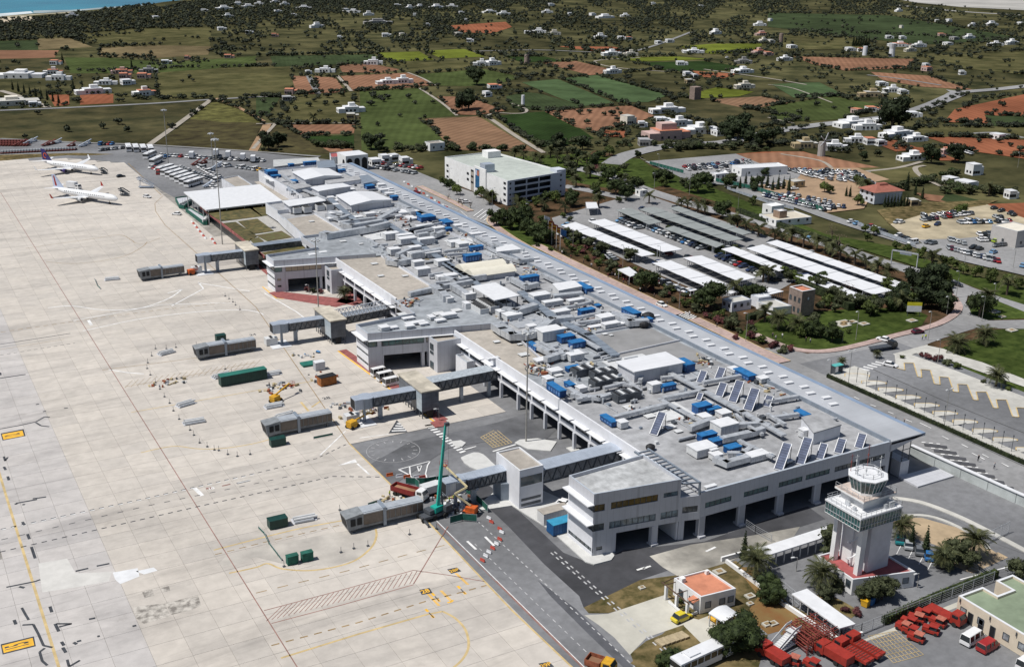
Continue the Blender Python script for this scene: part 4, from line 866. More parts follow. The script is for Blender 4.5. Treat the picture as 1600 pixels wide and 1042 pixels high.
for a in[((856,603),2.4,3,3.0),((1022,612),3.2,2.6,3),((972,668),2.4,2.4,2.2),((908,612),2.6,2.6,1.8),((1130,652),3.4,3,2),((1100,658),3,3,2),((1131,675),6,4.6,3.2),((1096,709),6.4,4.4,2.6),((1112,712),2.2,2.2,2.4),((1118,718),2.6,2.6,2),((1181,718),6,3,2),((1147,583),2.8,3.4,1.8),((1191,597),3,2.4,1.8),((1255,683),2,2,2.6),((897,562),5,4,2.6),
          ((867,583),4,3,1.4),((843,471),7,4,3.2),((863,478),7.5,2.6,2.2),((876,494),6,3,2.4),((900,474),7,2.4,1.8),((893,459),6,3,1.2),((946,503),6,4,2.6),((954,512),6,2.6,2),((968,510),3,2.4,1.4),((830,515),3,2.6,1.8),((785,494),4,3,2.4),((731,484),3,3,3),((733,469),4.2,3.2,3),((700,474),2.6,4.5,2.8),((704,436+2),5,3.4,2.6),((688,438),3,3,2),
          ((616,398),4.6,3.6,3),((650,404),6,4,2.8),((666,376+6),7,3,3),((636,381),7.4,4,3),((611,369+5),6.4,3.6,3.2),((632,376),7,3,3),((648,393),5,3,2.4),((710,385),5,4,2.6),((722,388),4.6,3.6,2.6),((675,402),7,3,2.6),((690,415),5,4,2.6),((653,418),4.4,3,3),((660,430),5.4,3.6,3.2),((740+3,369),5,3,1.6),((685,362),5,3,2.2),((663,357),8,2.4,1.8),((642,343),4,6,1.2),((630,333),6,6,1.2),
          ((621,340),3,4,1.4),((578,338),5,3,1.8),((556,344),6,3,1.8),((540,352),6,2.4,2),((526,337),7,3,1.8),((520,345),5,3,1.6),((530,317),4,3,1.6),((517,312),3,3,1.6),((521,325),5,3,2),((545,300),6,3,1.6),((600,300),5,3,1.6),((608,306),4,2.6,1.6),((595,293),4,3,2),((716,350+6),4,3,1.6),((576,308-5),3,2,1),((640,500+8),3,2,.9),((662,508),3,2,.9),((640,533-20),3,2,1.2),
          ((655,512-6),4,2,1),((700,497),5.5,3,1.8),((688,503),3.4,2,1),((674,499),2,3,1.4),((568+32,516),3,3,1.6),((612,514),4,2,.8),((638,499),4,2,.8),((488,401),2.6,2.4,1.2),((505,397),3,2,1.1),((541,395),4,2,.7),((770,561),4,1.4,.5),((780,452+60),4,2,1.4),((1228,725),1,1,1),((1234,723),1,1,1),((1110,763),3,1,.9),((800,499),6,4,2.4),((815,489),4,3,1.6),((860,508),4,3,1.2),((890,515),7,2,1.2),
          ((858,530),8,5,4),((845,565),4,3,1),((930,540-28),5,2,.8)]:ahu(*a,kind='white',z=11-.9 if a[0][0]<712 and 488<a[0][1]<520 else Zd)
# chillers: white and dark, ribs of fans on top
def chiller(px,sx,sy,h,dark=False,rot=0):
    sx,sy,h=sx*.92,sy*.92,h*.8;x,y=g(px[0],px[1],Zd);t=thing('chiller','dark chiller with white fan ribs' if dark else 'white chiller with black fan slots','chiller',x,y,Zd,rot,'chillers on the terminal roof',auto=True)
    mb=MB();mb.ob(0,0,.2,sx,sy,h-.2);mb.build('casing',metald if dark else acwhite,t,local=True)
    n=int(max(sx,sy)/1.15)
    for k in range(n):
        s=-max(sx,sy)/2+.6+k*(max(sx,sy)-1.2)/max(1,n-1);mb=MB()
        if sx>sy:mb.ob(s,0,h,.62,sy*.86,.16)
        else:mb.ob(0,s,h,sx*.86,.62,.16)
        mb.build('fan_slot',acwhite if dark and k%2 else fan,t,local=True)
for a in[((746,487),3.2,10,2.8),((762,483),3.2,10,2.8),((783,479),3.4,8,2.6),((462,332),3.4,6,2.8),((478,331),3.4,6,2.8),((497,327),3.4,8,2.8),((511,326),3.4,8,2.8)]:chiller(*a)
for a in[((910,585),6,3.4,2.4),((942,588),7.4,3,2.2),((944,603),8,3.4,2.6),((978,624),7.4,3.4,2.6)]:chiller(*a,dark=True)
# ducts
def duct(px,w,h,z=None,m_=metal,name='duct',legs=True,look='galvanised air duct',raise_=.7):
    z=(Zd if z is None else z);P=[g(a,b,z+raise_)for a,b in px]
    t=thing(name,look,'air duct' if name=='duct' else 'cable tray',P[0][0],P[0][1],z,0,'ducts across the terminal roof' if name=='duct' else 'covered pipe runs on the terminal roof',auto=True)
    mb=MB()
    for a,b in zip(P,P[1:]):
        d=(Vector(b)-Vector(a)).normalized()*w*.4
        mb.beam((a[0]-d.x,a[1]-d.y,z+raise_+h/2),(b[0]+d.x,b[1]+d.y,z+raise_+h/2),w,h)
        l=(Vector(b)-Vector(a)).length
        for k in range(int(l/3)+1):
            c=Vector(a)+(Vector(b)-Vector(a))*min(1,(k*3+.5)/l);
            mb.beam((c.x-d.x*.12/w,c.y-d.y*.12/w,z+raise_+h/2),(c.x+d.x*.12/w,c.y+d.y*.12/w,z+raise_+h/2),w+.12,h+.12)
    mb.build('casing',m_,t)
    if legs:
        mb=MB()
        for a,b in zip(P,P[1:]):
            l=(Vector(b)-Vector(a)).length
            for k in range(int(l/4)+1):
                c=Vector(a)+(Vector(b)-Vector(a))*min(1,(k*4+1)/l);mb.box(c.x-.1,c.x+.1,c.y-.1,c.y+.1,z,z+raise_)
        mb.build('legs',metald,t)
for P_,w,h in[([(895,620),(935,625),(960,618)],1.2,.9),([(890,612),(912,625)],1.4,1),([(903,627),(940,621)],1,.8),([(960,655),(1040,635)],1.2,.9),([(1038,625),(1090,615)],1.2,.9),([(1100,600),(1155,590)],1,.8),([(1080,672),(1112,660)],1.4,1.2),([(1120,670),(1190,665),(1200,668)],1.2,1),([(1130,690),(1175,680),(1190,675)],1.4,1.2),([(1120,722),(1135,728),(1165,720)],1.6,1.2),([(1140,712),(1160,712),(1175,702)],1.2,.9),
                 ([(1150,650),(1165,665),(1190,680)],.8,.6),([(1200,650),(1225,665)],.9,.7),([(1200,630),(1245,622)],1,.8),([(1210,655),(1245,650)],1,.8),([(855,565),(884,556),(893,556)],1.6,1.4),([(840,545),(862,556),(880,560)],1.8,1.2),([(846,540),(868,552)],1.2,1),([(775,515),(785,522),(800,530),(822,529),(841,524)],2.4,1.8),([(841,524),(862,507),(890,504)],2.4,2),([(786,512),(800,523)],1.4,1.2),([(790,490),(806,492),(834,484)],2.4,1.8),
                 ([(800,440),(822,452),(838,448)],1.6,1.4),([(812,436),(830,448)],1,.8),([(850,433),(875,445)],1.4,1.2),([(868,468),(906,464)],2,1.6),([(906,465),(925,474),(900,480),(880,484)],1,.8),([(922,484),(942,494),(952,494)],1.6,1.2),([(960,497),(985,508),(1008,507)],2.2,1.6),([(955,493),(990,500)],1.6,1.2),([(895,500),(935,492)],1,.8),([(880,510),(935,503)],1,.8),([(690,430),(672,425+8)],1,1),([(683,445),(702,443)],1.2,1),
                 ([(695,440),(712,444),(735,439),(755,436)],2,1.6),([(642,463),(690,452),(735,444)],1.6,1.4),([(677,455),(690,463),(697,471)],2.2,2),([(709,453),(728,465)],2,1.8),([(608,413),(620,415),(640,411)],2,1.6),([(580,390),(598,399),(614,413)],1,.8),([(582,388),(604,384)],1,.8),([(622,402),(640,394)],1.6,1.4),([(625,400),(640,412)],1.2,1),([(645,403),(685,396)],2,1.8),([(575,376),(600,391)],1,.8),
                 ([(504,372),(512,374),(575,363),(605,356)],2,2.2),([(508,366),(520,368),(560,361),(600,353)],1.6,1.2),([(538,357),(550,359),(595,351)],2,2),([(535,352),(550,349),(585,345)],1.6,1.4),([(512,340),(530,345),(545,340)],1.6,1.2),([(515,333),(535,337)],1.4,1),([(622,323),(640,331),(645,336)],2,1.6),([(593,345),(620,330)],2,1.2),([(650,365),(695,356)],1.2,1),([(655,371),(672,368),(680,371),(692,366)],1.8,1.4),([(640,360),(690,350)],.8,.8),
                 ([(695,395),(730,390)],1,.8),([(700,400),(728,398)],1,.8),([(775,385-1),(790,392),(815,394)],2,1.2),([(792,405),(812,411),(830,408)],1.6,1.2),([(780,400),(800,407)],1.2,1),([(740,376),(760,388),(778,397)],.8,.8),([(745,372),(770,387)],1,.8),([(470,275),(480,290)],2,.8),([(440,275),(460,288)],1.4,.8),([(560,305),(545,303)],1,.8),([(540,330),(620,320)],.9,.7),([(560,347),(640,334)],.9,.7),([(1000,598),(1005,590)],1,1),([(960,600),(998,606)],.9,.6),([(945,608),(975,601)],.9,.7),([(1035,593),(1065,590)],1,.8)]:duct(P_,w,h)
for P_,w in[([(516,312),(568,357)],2.2),([(600,346),(660,386),(740,440)],2.2),([(690,410),(735,436),(755,452)],1.8),([(815,458),(870,500),(920,524),(960,555)],2.4),([(890,520),(935,545)],1.4),([(1048,585),(1100,612),(1160,645),(1222,680)],1.5),([(1031,625),(1060,640),(1095,660)],1),([(1156,690),(1206,715)],1),([(975,590),(1000,612)],1),([(475,298),(510,312)],1.6),([(880,495),(905,510)],1)]:
    duct(P_,w,.45,m_=steelg if w>1.6 else metal,name='pipe_run',look='grey covered pipe run',raise_=1.1)
# low kerbs across the roof
for P_ in[[(811,531),(860,575)],[(872,593),(930,612)],[(780,398),(700,365)],[(940,560),(1062,533)],[(604,400),(680,455)],[(930,521),(1000,509)],[(720,478),(766,505)],[(640,308+27),(780,400)]]:
    P=[g(a,b,Zd)for a,b in P_];mb=MB()
    mb.beam((*P[0],Zd+.25),(*P[1],Zd+.25),.35,.5);mb.build('roof_kerb',panel,term)
# solar collectors
sc=1
for a,L_,w in[((1021,680),5.8,2.4),((1093,599),3.5,2.2),((1122,593),3.4,2.4),((1144,629),6,2.6),((1168,642),6,2.8),((1123,620),3.8,2.4),((1197,636),3,2.2),((1091,628-2),2,1.6),((1216,735),6.4,2.4),((1249,726),6.4,2.5),((1280,718),3.8,2),((1309,709),3.6,2.2),((1341,701),3.6,2.2)]:
    x,y=g(*a,Zd);t=thing('solar_collector','tilted dark blue solar collector','solar collector',x,y,Zd,math.atan2(2.4,4.3),'solar collectors on the terminal roof',auto=True)
    w*=.72;sx,sz=L_*.74,L_*.66;mb=MB()
    for s,mi,e,zz in((w/2,0,0,0),):
        mb.face([(0,-s,.2),(sx,-s,.2+sz),(sx,s,.2+sz),(0,s,.2)][::-1],0);mb.face([(.12,-s,.1),(sx+.12,-s,.1+sz),(sx+.12,s,.1+sz),(.12,s,.1)],0)
        for u in(-s,s):mb.face([(0,u,.2),(.12,u,.1),(sx+.12,u,.1+sz),(sx,u,.2+sz)],0)
    mb.build('collector',solar,t,local=True)
    mb=MB()
    for u in(-w/2-.06,w/2+.06):mb.beam((-.05,u,.2),(sx-.05,u,.22+sz),.14,.2)
    mb.beam((0,-w/2,.2),(0,w/2,.2),.12,.14);mb.beam((sx,-w/2,.2+sz),(sx,w/2,.2+sz),.12,.14);mb.build('frame',plainwhite,t,local=True)
    mb=MB()
    for u in(-w/2,w/2):mb.beam((sx,u,0),(sx,u,sz),.12,.12);mb.beam((sx*.5,u,0),(sx*.5,u,sz*.5),.12,.12);mb.beam((0,u,.08),(sx,u,.08),.12,.12)
    mb.build('stand',metald,t,local=True)
# loose junk on the roof: cable coils, pipes, plates
rj=[mat('junk_tan',(.4,.33,.2),.9,.3,2),acwhite,metald,metal,mat('junk_rust',(.25,.08,.04),.9,.3,2)]
for cx,cy,n,sp,zz in[(634,477,40,14,10.1),(650,472,12,10,10.1),(845,580,34,22,Zd),(828,572,14,12,Zd),(1102,565,44,16,Zd),(800,415,26,18,Zd),(832,424,26,14,Zd),(790,498,26,16,Zd),(915,520,26,20,Zd),(870,520,22,20,Zd),(1085,658,22,14,Zd),(1140,660,26,26,Zd),(690,405,26,30,Zd),(640,355,26,40,Zd),(660,375,20,40,Zd),(600,330,14,40,Zd),(920,570,18,14,Zd),(985,640,6,10,Zd),(570,335,20,40,Zd),(880,470,40,40,Zd),(930,490,30,30,Zd),(720,370,22,30,Zd),(1200,610,12,20,Zd),(480,285,14,26,Zd),(750,425+60,14,20,Zd)]:
    x0,y0=g(cx,cy,zz);t=thing('salvage_heap','scattered pipes boxes and offcuts','heap',x0,y0,zz,0,'heaps of loose material on the terminal roof',auto=True);
    for q_ in range(3):
        mb=MB()
        for k in range(n//3+1):
            a,b=g(cx+R.gauss(0,sp*.45),cy+R.gauss(0,sp*.22),zz);s=R.uniform(.3,1.1)
            if R.random()<.35:an=R.uniform(0,PI);mb.tube((a,b,zz+.2),(a+math.cos(an)*s*2.6,b+math.sin(an)*s*2.6,zz+.25),.14,6,R.randrange(5))
            else:mb.ob(a,b,zz,s,R.uniform(.3,1.2),R.uniform(.2,.8),R.uniform(0,3),R.randrange(5))
        mb.build('pile',rj,t)
        t.children[-1]['kind']='stuff'
for p_,r in[((1012,501),1.6),((1008,505),1.2),((955+51,512),1.3),((875,747-40),0),((1016,703),.9)]:
    if r:
        x,y=g(*p_,Zd);mb=MB();rings=[]
        for i in range(7):
            t_=i/6*PI;rings.append([(x+r*(1.1 if i in(2,4)else 1)*math.sin(t_)*math.cos(2*PI*k/10)*1.2,y+r*math.sin(t_)*math.sin(2*PI*k/10)*1.1,Zd+r*.8*(1-math.cos(t_))+.01)for k in range(10)])
        tag(mb.ring(rings)or mb.build('tarpaulin_bundle',fan),'black tarpaulin bundle','bundle','black bundles on the terminal roof',auto=True)
# thin pipes, vents and stands too small to tell apart
mb=MB()
for k in range(620):
    y=R.choice([R.uniform(235,300),R.uniform(300,440),R.uniform(440,500),R.uniform(205,235),R.uniform(164,205)]);x=R.uniform(150,184)if y>232 else R.uniform(140,184)
    if 163<x<185 and 214<y<252 or(y<205 and R.random()<.65):continue
    q_=R.random()
    if q_<.35:l=R.uniform(3,13);mb.box(x,x+l*(R.random()<.5)+.16,y,y+l+.16,Zd+.1,Zd+.3,R.randrange(2))if R.random()<.5 else mb.box(x,x+l*.5,y,y+.16,Zd+.2,Zd+.4,R.randrange(2))
    elif q_<.7:s=R.uniform(.3,1.2);mb.ob(x,y,Zd,s,R.uniform(.3,1.4),R.uniform(.3,1.3),0,R.randrange(4))
    elif q_<.85:mb.tube((x,y,Zd),(x,y,Zd+R.uniform(.6,1.8)),R.uniform(.1,.35),7,R.randrange(3))
    else:l=R.uniform(1.5,5);mb.box(x,x+l,y,y+.5,Zd+.5,Zd+.9,0);mb.box(x+.1,x+l-.1,y+.1,y+.4,Zd,Zd+.5,2)
mb.build('roof_pipework',[metal,acwhite,metald,steelg],term)['kind']='stuff'
# flat hatches
for p_,s,zz in[((945,532-9),1.4,Zd),((955,525),1,Zd),((982,637),2.2,Zd),((1015,651),2.4,Zd),((1046,668),2.4,Zd),((872,587),2,Zd),((818,555),2.4,Zd-.1),((776,535),1.6,Zd-.1),((812,539),1.2,Zd-.1),((585,413),2,9.7),((590+5,432+0),1.8,9.7),((633,433-1),1.8,9.7),((487,347),1.8,9.5),((536,378),2,10.1),((564,382),1.4,10.1),((1202,712),2,Zd),((1106,632),2,Zd),((628,492),2.4,10.1),((640,540-30),1.2,10.1),((1060,675),1.6,Zd),((686,491),3,10.1),((713,486),2.6,10.1),((960,590),1.4,Zd)]:
    x,y=g(*p_,zz);t=thing('roof_hatch','small square roof hatch','roof hatch',x,y,zz,0,'hatches on the terminal roofs',auto=True)
    mb=MB();mb.ob(0,0,0,s,s*.8,.25);mb.build('kerb',metald,t,local=True);mb=MB();mb.ob(0,0,.25,s*1.1,s*.9,.12);mb.build('cover',acwhite,t,local=True)
# ---------------------------------------------------------------- bus gate building with planted roof, white canopy
zb=5.0
gb=thing('bus_gate_building','low gate building with squares of dry planted roof and a red edge','gate building',117,420,0)
P4=[g(318,333,zb),g(398,396,zb),g(455,385,zb),g(485,372,zb),g(430,330-12,zb)]
y0,y1,x0,x1=385,470,117.5,136
mb=MB();mb.box(x0,x1+14,y0,y1,0.0,zb-.1);mb.build('wall',mat('dark_shopfront',(.03,.035,.04),.4,.3,.4),gb)
mb=MB();mb.box(x0-1.5,x1+15,y0-1,y1,zb-.1,zb+.3);mb.build('roof',mat('gravel_strip',(.36,.35,.33),.9,.12,.8),gb)
mb=MB();mb.box(x0-1.8,x0-1.5,y0-1,y1,zb-.7,zb+.35);mb.build('red_edge',redp,gb)
sed=mat('dry_sedum',(.075,.085,.03),.95,.4,.5,col2=(.15,.115,.045),detail=10,big=(.08,.3));sed2=mat('brown_sedum',(.13,.085,.04),.95,.3,.5,col2=(.10,.11,.04),detail=10)
for px,m_ in[([(322,331),(392,323-0),(410,338),(345,346)],sed),([(386,323),(418,319),(440,334),(408,338)],sed),([(349,349),(368,347),(402,369),(387,378)],sed),([(372,346),(402,342),(428,361),(395,366)],sed),([(400,368),(440,361),(456,371),(418,377)],sed2),([(390,374),(404,371),(412,377),(404,388)],sed2),([(409,398-3),(480,383),(490,390),(420,402)],sed)]:
    mb=MB();mb.prism([g(a,b,zb+.4)for a,b in px],zb+.3,zb+.48,0);mb.build('planted_bed',m_,gb)
cz=7.0
cn=thing('gate_canopy','vast plain white canopy roof over the bus gates','canopy',131,473,0)
C4=[g(322,328,cz),g(442,314,cz),g(406,288,cz),g(287,300,cz)]
mb=MB();mb.prism(C4,cz-.5,cz,0,bottom=True);mb.build('roof',plainwhite,cn)
I4,_=inset(C4,1.2)
for i in range(4):
    for t_ in(0,.25,.5,.75):c=I4[i]+(I4[(i+1)%4]-I4[i])*t_;mb=MB();mb.tube((c.x,c.y,0),(c.x,c.y,cz-.5),.16,6);mb.build('post',metal,cn)
for px,h in[([(274,314),(296,311),(300,318),(288,327),(280,326)],1.6),([(290,331),(298,330),(325,346),(324,352),(318,352)],1.6)]:
    P=[g(a,b)for a,b in px];c=P[0]
    t=thing('screened_plant','green screened plant platform by the white canopy','platform',c[0],c[1],0,0,'green screened platforms beside the canopy',auto=True)
    mb=MB();I,Q=inset(P,.3)
    for i in range(len(Q)):j=(i+1)%len(Q);mb.prism([Q[i],Q[j],I[j],I[i]],0,h)
    mb.build('screen',mat('green_mesh',(.015,.10,.075),.8,.3,1),t);mb=MB();mb.prism([(p.x,p.y)for p in I],.9,1.1,0);mb.build('platform',panel,t)
    for k in range(5):mb=MB();x,y=lerp(tuple(I[0]),tuple(I[2]),(k+.5)/5);mb.ob(x,y,1.1,1.2,1,1.2);mb.tube((x+1,y,1),(x+1,y,4),.08,5);mb.build('machine',acwhite,t)
# low building left of the annex
t=thing('ground_staff_building','low white building with brown gravel roof between parked vans and the canopy','building',*g(346,290),0)
roofed(t,[g(367,292,4),g(395,289,4),g(372,274,4),g(346,279,4)],0,4,white,roofbrown,.4)

# ---------------------------------------------------------------- jet bridges
def truss(mb,a,b,w,z0,z1,n,m=1):
    a,b=Vector(a),Vector(b);d=(b-a).normalized();s=Vector((d.y,-d.x))*w/2
    for sg in(-1,1):
        for k in range(n):
            p,q_=a+(b-a)*(k/n)+s*sg,a+(b-a)*((k+1)/n)+s*sg;m_=(p+q_)/2
            mb.beam((p.x,p.y,z0),(m_.x,m_.y,z1),.16,.16,m);mb.beam((m_.x,m_.y,z1),(q_.x,q_.y,z0),.16,.16,m)
        p,q_=a+s*sg,b+s*sg
        for z in(z0,z1):mb.beam((p.x,p.y,z),(q_.x,q_.y,z),.2,.2,m)
tglass=mat('bridge_smoked_glass',(.10,.115,.135),.25,.3,.5,spec=.7)
def corridor(t,a,b,w,z0,z1,name='corridor',roofm=steell,n=7,solid=tglass):
    A,B=Vector(a),Vector(b);d=(B-A).normalized();s=Vector((d.y,-d.x))*(w/2-.12)
    mb=MB();mb.prism([A-s,A+s,B+s,B-s],z0,z1,0,bottom=True);mb.build(name,solid,t)
    mb=MB();s2=Vector((d.y,-d.x))*(w/2+.15);e=d*.15
    v=[(A-e-s2),(A-e),(A-e+s2),(B+e-s2),(B+e),(B+e+s2)];hh=(z1,z1+.35,z1)
    mb.face([(*v[0],z1),(*v[1],z1+.35),(*v[4],z1+.35),(*v[3],z1)][::-1]);mb.face([(*v[1],z1+.35),(*v[2],z1),(*v[5],z1),(*v[4],z1+.35)][::-1])
    mb.face([(*v[0],z1),(*v[2],z1),(*v[1],z1+.35)]);mb.face([(*v[3],z1),(*v[4],z1+.35),(*v[5],z1)]);mb.prism([v[0],v[2],v[5],v[3]],z1-.12,z1-.003,0,bottom=True)
    mb.build('corridor_roof',roofm,t);mb=MB();truss(mb,a,b,w,z0+.05,z1-.15,n,0);mb.build('truss',metald,t)
tb=mat('tower_glass_shaded',(.10,.115,.14),.35,.25,.5,lines=('XYZ',1.35,.06,.6))  # dark grey holds the shade of the faces turned from the sun
tbw=mat('tower_sunlit_panels',(.38,.44,.49),.4,.1,.5,lines=('XYZ',1.35,.05,.7))  # paler copy with the sunlight of the apron side in its colour
BR=[((703,786),(103.9,190.6),'beside the near wing and the teal crane'),((569,655),(109.6,239.3),'between the white vans and the excavator'),((441,535),(109,300.5),'whose rear bridge is an open white lattice'),((321,424),(109.7,386.2),'farthest away beside the planted roof')]
for i,(rp,tw,wh)in enumerate(BR):
    rx,ry=96.9,(194.3,244.6,307.6,390.4)[i];tx,ty=tw
    t=thing('fixed_jet_bridge','fixed boarding bridge on twin grey legs '+wh,'jet bridge',rx,ry,0)
    if i==0:ty0,ty1,tx0,tx1,hh=180.6+0,190.8,108.6,114.6,9.6;P=[g(812,735,9.0),g(849,726,9.0),g(811,700,9.0),g(775,706,9.0)];hh=9.0;ty0,ty1,tx0,tx1=P[0][1],P[3][1],P[0][0],P[1][0]
    else:tx0,tx1,ty0,ty1,hh=tx,tx+4.6,ty,ty+(14,13.6,12.6)[i-1],7.4
    rings=[[(rx+1.9*math.cos(2*PI*k/12),ry+1.9*math.sin(2*PI*k/12),z)for k in range(12)]for z in(3.9,6.6)]
    mb=MB();mb.ring(rings);mb.build('rotunda',steelg,t)
    mb=MB();mb.ring([[(rx+2.1*math.cos(2*PI*k/12),ry+2.1*math.sin(2*PI*k/12),z)for k in range(12)]for z in(6.6,6.75)]);mb.box(rx-3.4,rx-1.2,ry-1.6,ry+1.6,4.0,6.7);mb.build('rotunda_roof',steell,t)
    mb=MB();mb.box(rx-3.45,rx-3.4,ry-1.35,ry+1.35,4.2,6.5);mb.build('mouth',black,t)
    mb=MB();mb.tube((rx-.5,ry,-.05),(rx-.5,ry,3.9),.42,10,0,.36);mb.build('leg',steelg,t)
    mb=MB();mb.box(rx+3.2,rx+4.2,ry-.45,ry+.45,-.05,4.0);mb.beam((rx+3.7,ry-1.7,3.95),(rx+3.7,ry+1.7,3.95),.7,.6);mb.build('leg',steelg,t)
    corridor(t,(rx+1.6,ry),(tx0+.4,ry-.2 if i else ry+.3),3.1,4.1,6.6)
    mb=MB();mb.prism([(tx0,ty0),(tx1,ty0),(tx1,ty1),(tx0,ty1)],0.0 if i==0 else 1.9,hh-.35,0,bottom=True)
    if i:
        for k in range(9):
            yy=ty0+.3+k*(ty1-ty0-.6)/8
            for xx in(tx0+.2,tx1-.2):mb.box(xx-.1,xx+.1,yy-.1,yy+.1,0,1.9,0)
        mb.box(tx0+1,tx1-.6,ty0+3,ty1-1,0,1.9)
    ob=mb.build('tower',[white if i==0 else tb],t)
    if i:
        mb=MB();mb.box(tx0-.06,tx0,ty0+.1,ty0+(ry-2-ty0),1.95,hh-.4);mb.build('sunlit_side',tbw,t)
        mb=MB();mb.box(tx0-.3,tx1+.3,ty0-.4,ty1+.2,hh-.35,hh);mb.build('tower_roof',mat('stained_roof_deck',(.46,.42,.35),.9,.18,.5,big=(.15,.2),detail=8),t)
        mb=MB();mb.box(tx0+1.2,tx0+3,ty0-.03,ty0,0.05,2);mb.build('door',black,t)
    else:
        mb=MB();e_=[(tx0,ty0),(tx1,ty0),(tx1,ty1),(tx0,ty1)];I,Q=inset(e_,.3)
        for k in range(4):mb.prism([Q[k],Q[(k+1)%4],I[(k+1)%4],I[k]],hh-.35,hh)
        mb.build('parapet',plainwhite,t);mb=MB();mb.prism(I,hh-.34,hh-.3,0);mb.build('tower_roof',roofbrown,t)
        mb=MB();mb.box(tx0+.3,tx1-.3,ty0-.05,ty0+.0,5.2,7.3);mb.build('window',glass,t);mb=MB();mb.box(tx0+.5,tx1-.5,ty0-.05,ty0,1.7,2.3);mb.box(tx0+.5,tx1-.5,ty0-.05,ty0,.5,1.1);mb.build('louvre',metald,t)
        mb=MB();mb.prism([(tx0-1.6,ry-2),(tx0,ry-2.6),(tx0,ry+2.2),(tx0-1.6,ry+1.6)],0,4.0,0);mb.build('buttress',steelg,t)
    mb=MB();mb.box(rx-4.2,rx+1.5,ry-3.2,ry+3,-.01,.14);mb.build('base_slab',plainwhite,t)
    if i:mb=MB();mb.ob(rx-3.4,ry+1.2,.14,3.4,2.4,2.1,0);mb.ob(rx-3.4,ry+.6,2.24,.7,.7,.25,0,1);mb.ob(rx-3.4,ry+1.7,2.24,.7,.7,.25,0,1);tag(mb.build('power_cabinet',[acwhite,fan]),'white power cabinet','power unit','white power cabinets at the bridge feet',auto=True)
    # rear bridge to the terminal
    if i==0:corridor(t,(tx1-.2,189.6),(XW+.2,190.2),4.2,4.6,7.8,'rear_corridor',n=8)
    if i==1:corridor(t,(tx1-.1,246.5),(XW+.2,247.0),4,4.2,7.0,'rear_corridor',roofm=mat('speckled_steel_roof',(.36,.40,.44),.5,.2,1.5),n=10)
    if i==2:
        corridor(t,(tx1-.1,307.6),(130.6,309.5),3.4,3.6,5.9,'rear_corridor',roofm=steelg,n=8);mb=MB();truss(mb,(tx1,307.6),(130.6,309.5),4,6.0,7.4,14,0);mb.build('white_lattice',plainwhite,t)
    if i==3:corridor(t,(tx1-.1,391.6),(134,392),4,4.6,7.6,'rear_corridor',roofm=steelg,n=9)
    if i==1:mb=MB();mb.box(123,123.8,244.8,245.6,0,4.2);mb.box(131,131.8,244.8,245.6,0,4.2);mb.build('leg',steelg,t)

def apron_bridge(px0,px1,look):
    """telescopic bridge section lying on the apron"""
    a,b=Vector(g(*px0)),Vector(g(*px1));d=(b-a);L_=d.length;d.normalize();an=math.atan2(d.y,d.x)
    t=thing('dismounted_jet_bridge',look,'jet bridge',a.x,a.y,0,an)
    brn=mat('brown_smoked_glass',(.085,.065,.055),.25,.3,.5,spec=.7)
    def seg(x0,x1,w,z0,z1,nm,parts=True):
        mb=MB();mb.prism([(x0,-w/2),(x1,-w/2),(x1,w/2),(x0,w/2)],z0,z1-.25,0,bottom=True);mb.build(nm,brn,t,local=True)
        mb=MB();mb.prism([(x0-.05,-w/2-.1),(x1+.05,-w/2-.1),(x1+.05,w/2+.1),(x0-.05,w/2+.1)],z1-.25,z1-.05,0,bottom=True);mb.prism([(x0,-w/2+.3),(x1,-w/2+.3),(x1,w/2-.3),(x0,w/2-.3)],z1-.05,z1+.08,0);mb.build('tunnel_roof',mat('pale_bridge_roof',(.40,.43,.47),.5,.12,.8,metal=.2),t,local=True)
        mb=MB();mb.prism([(x0,-w/2-.05),(x1,-w/2-.05),(x1,w/2+.05),(x0,w/2+.05)],z0-.1,z0+.35,0,bottom=True)
        n=max(2,int((x1-x0)/1.2))if parts else 1
        for k in range(n+1):
            for s in(-1,1):x=x0+(x1-x0)*k/n;mb.box(x-.06,x+.06,s*w/2-.08 if s<0 else w/2-.02,s*w/2+.02 if s<0 else w/2+.08,z0,z1-.2)
        mb.build('tunnel_frame',mat('dull_frame',(.17,.18,.19),.5,.2,1),t,local=True)
    seg(3.2,L_*.48,3.1,.9,3.9,'tunnel',False);seg(L_*.48,L_,2.7,1.05,3.6,'inner_tunnel',True)
    mb=MB();mb.ring([[(0,-1.9,.8),(0,1.9,.8),(-.5,1.9,3.6),(-.5,-1.9,3.6)],[(3.3,-1.7,.9),(3.3,1.7,.9),(3.3,1.7,4.0),(3.3,-1.7,4.0)]]);mb.build('cab',mat('cab_grey',(.22,.235,.25),.5,.2,1),t,local=True)
    mb=MB();mb.box(.5,1.5,-1.98,-1.85,1.7,3.2);mb.box(1.9,2.9,-1.88,-1.75,1.7,3.2);mb.face([(-.06,-1.6,1.1),(-.06,1.6,1.1),(-.5,1.6,3.3),(-.5,-1.6,3.3)][::-1]);mb.build('cab_window',black,t,local=True)
    mb=MB();mb.box(L_*.46,L_*.5,-1.75,1.75,.2,4.3);mb.build('joint_frame',steelg,t,local=True)
    mb=MB()
    for x in(1.4,L_*.47,L_-1.2):
        for s in(-1.3,1.3):mb.box(x-.2,x+.2,s-.2,s+.2,0,1)
    mb.build('support',metald,t,local=True);return t
apron_bridge((540,829),(657,802),'dismounted bridge tunnel on the apron nearest the teal crane')
apron_bridge((415,682),(516,662),'dismounted bridge tunnel below the excavators and pallets of material')
apron_bridge((307,561),(398,546),'dismounted bridge tunnel above the long dark green container')
apron_bridge((219,438),(287,429),'dismounted bridge tunnel farthest up the apron')

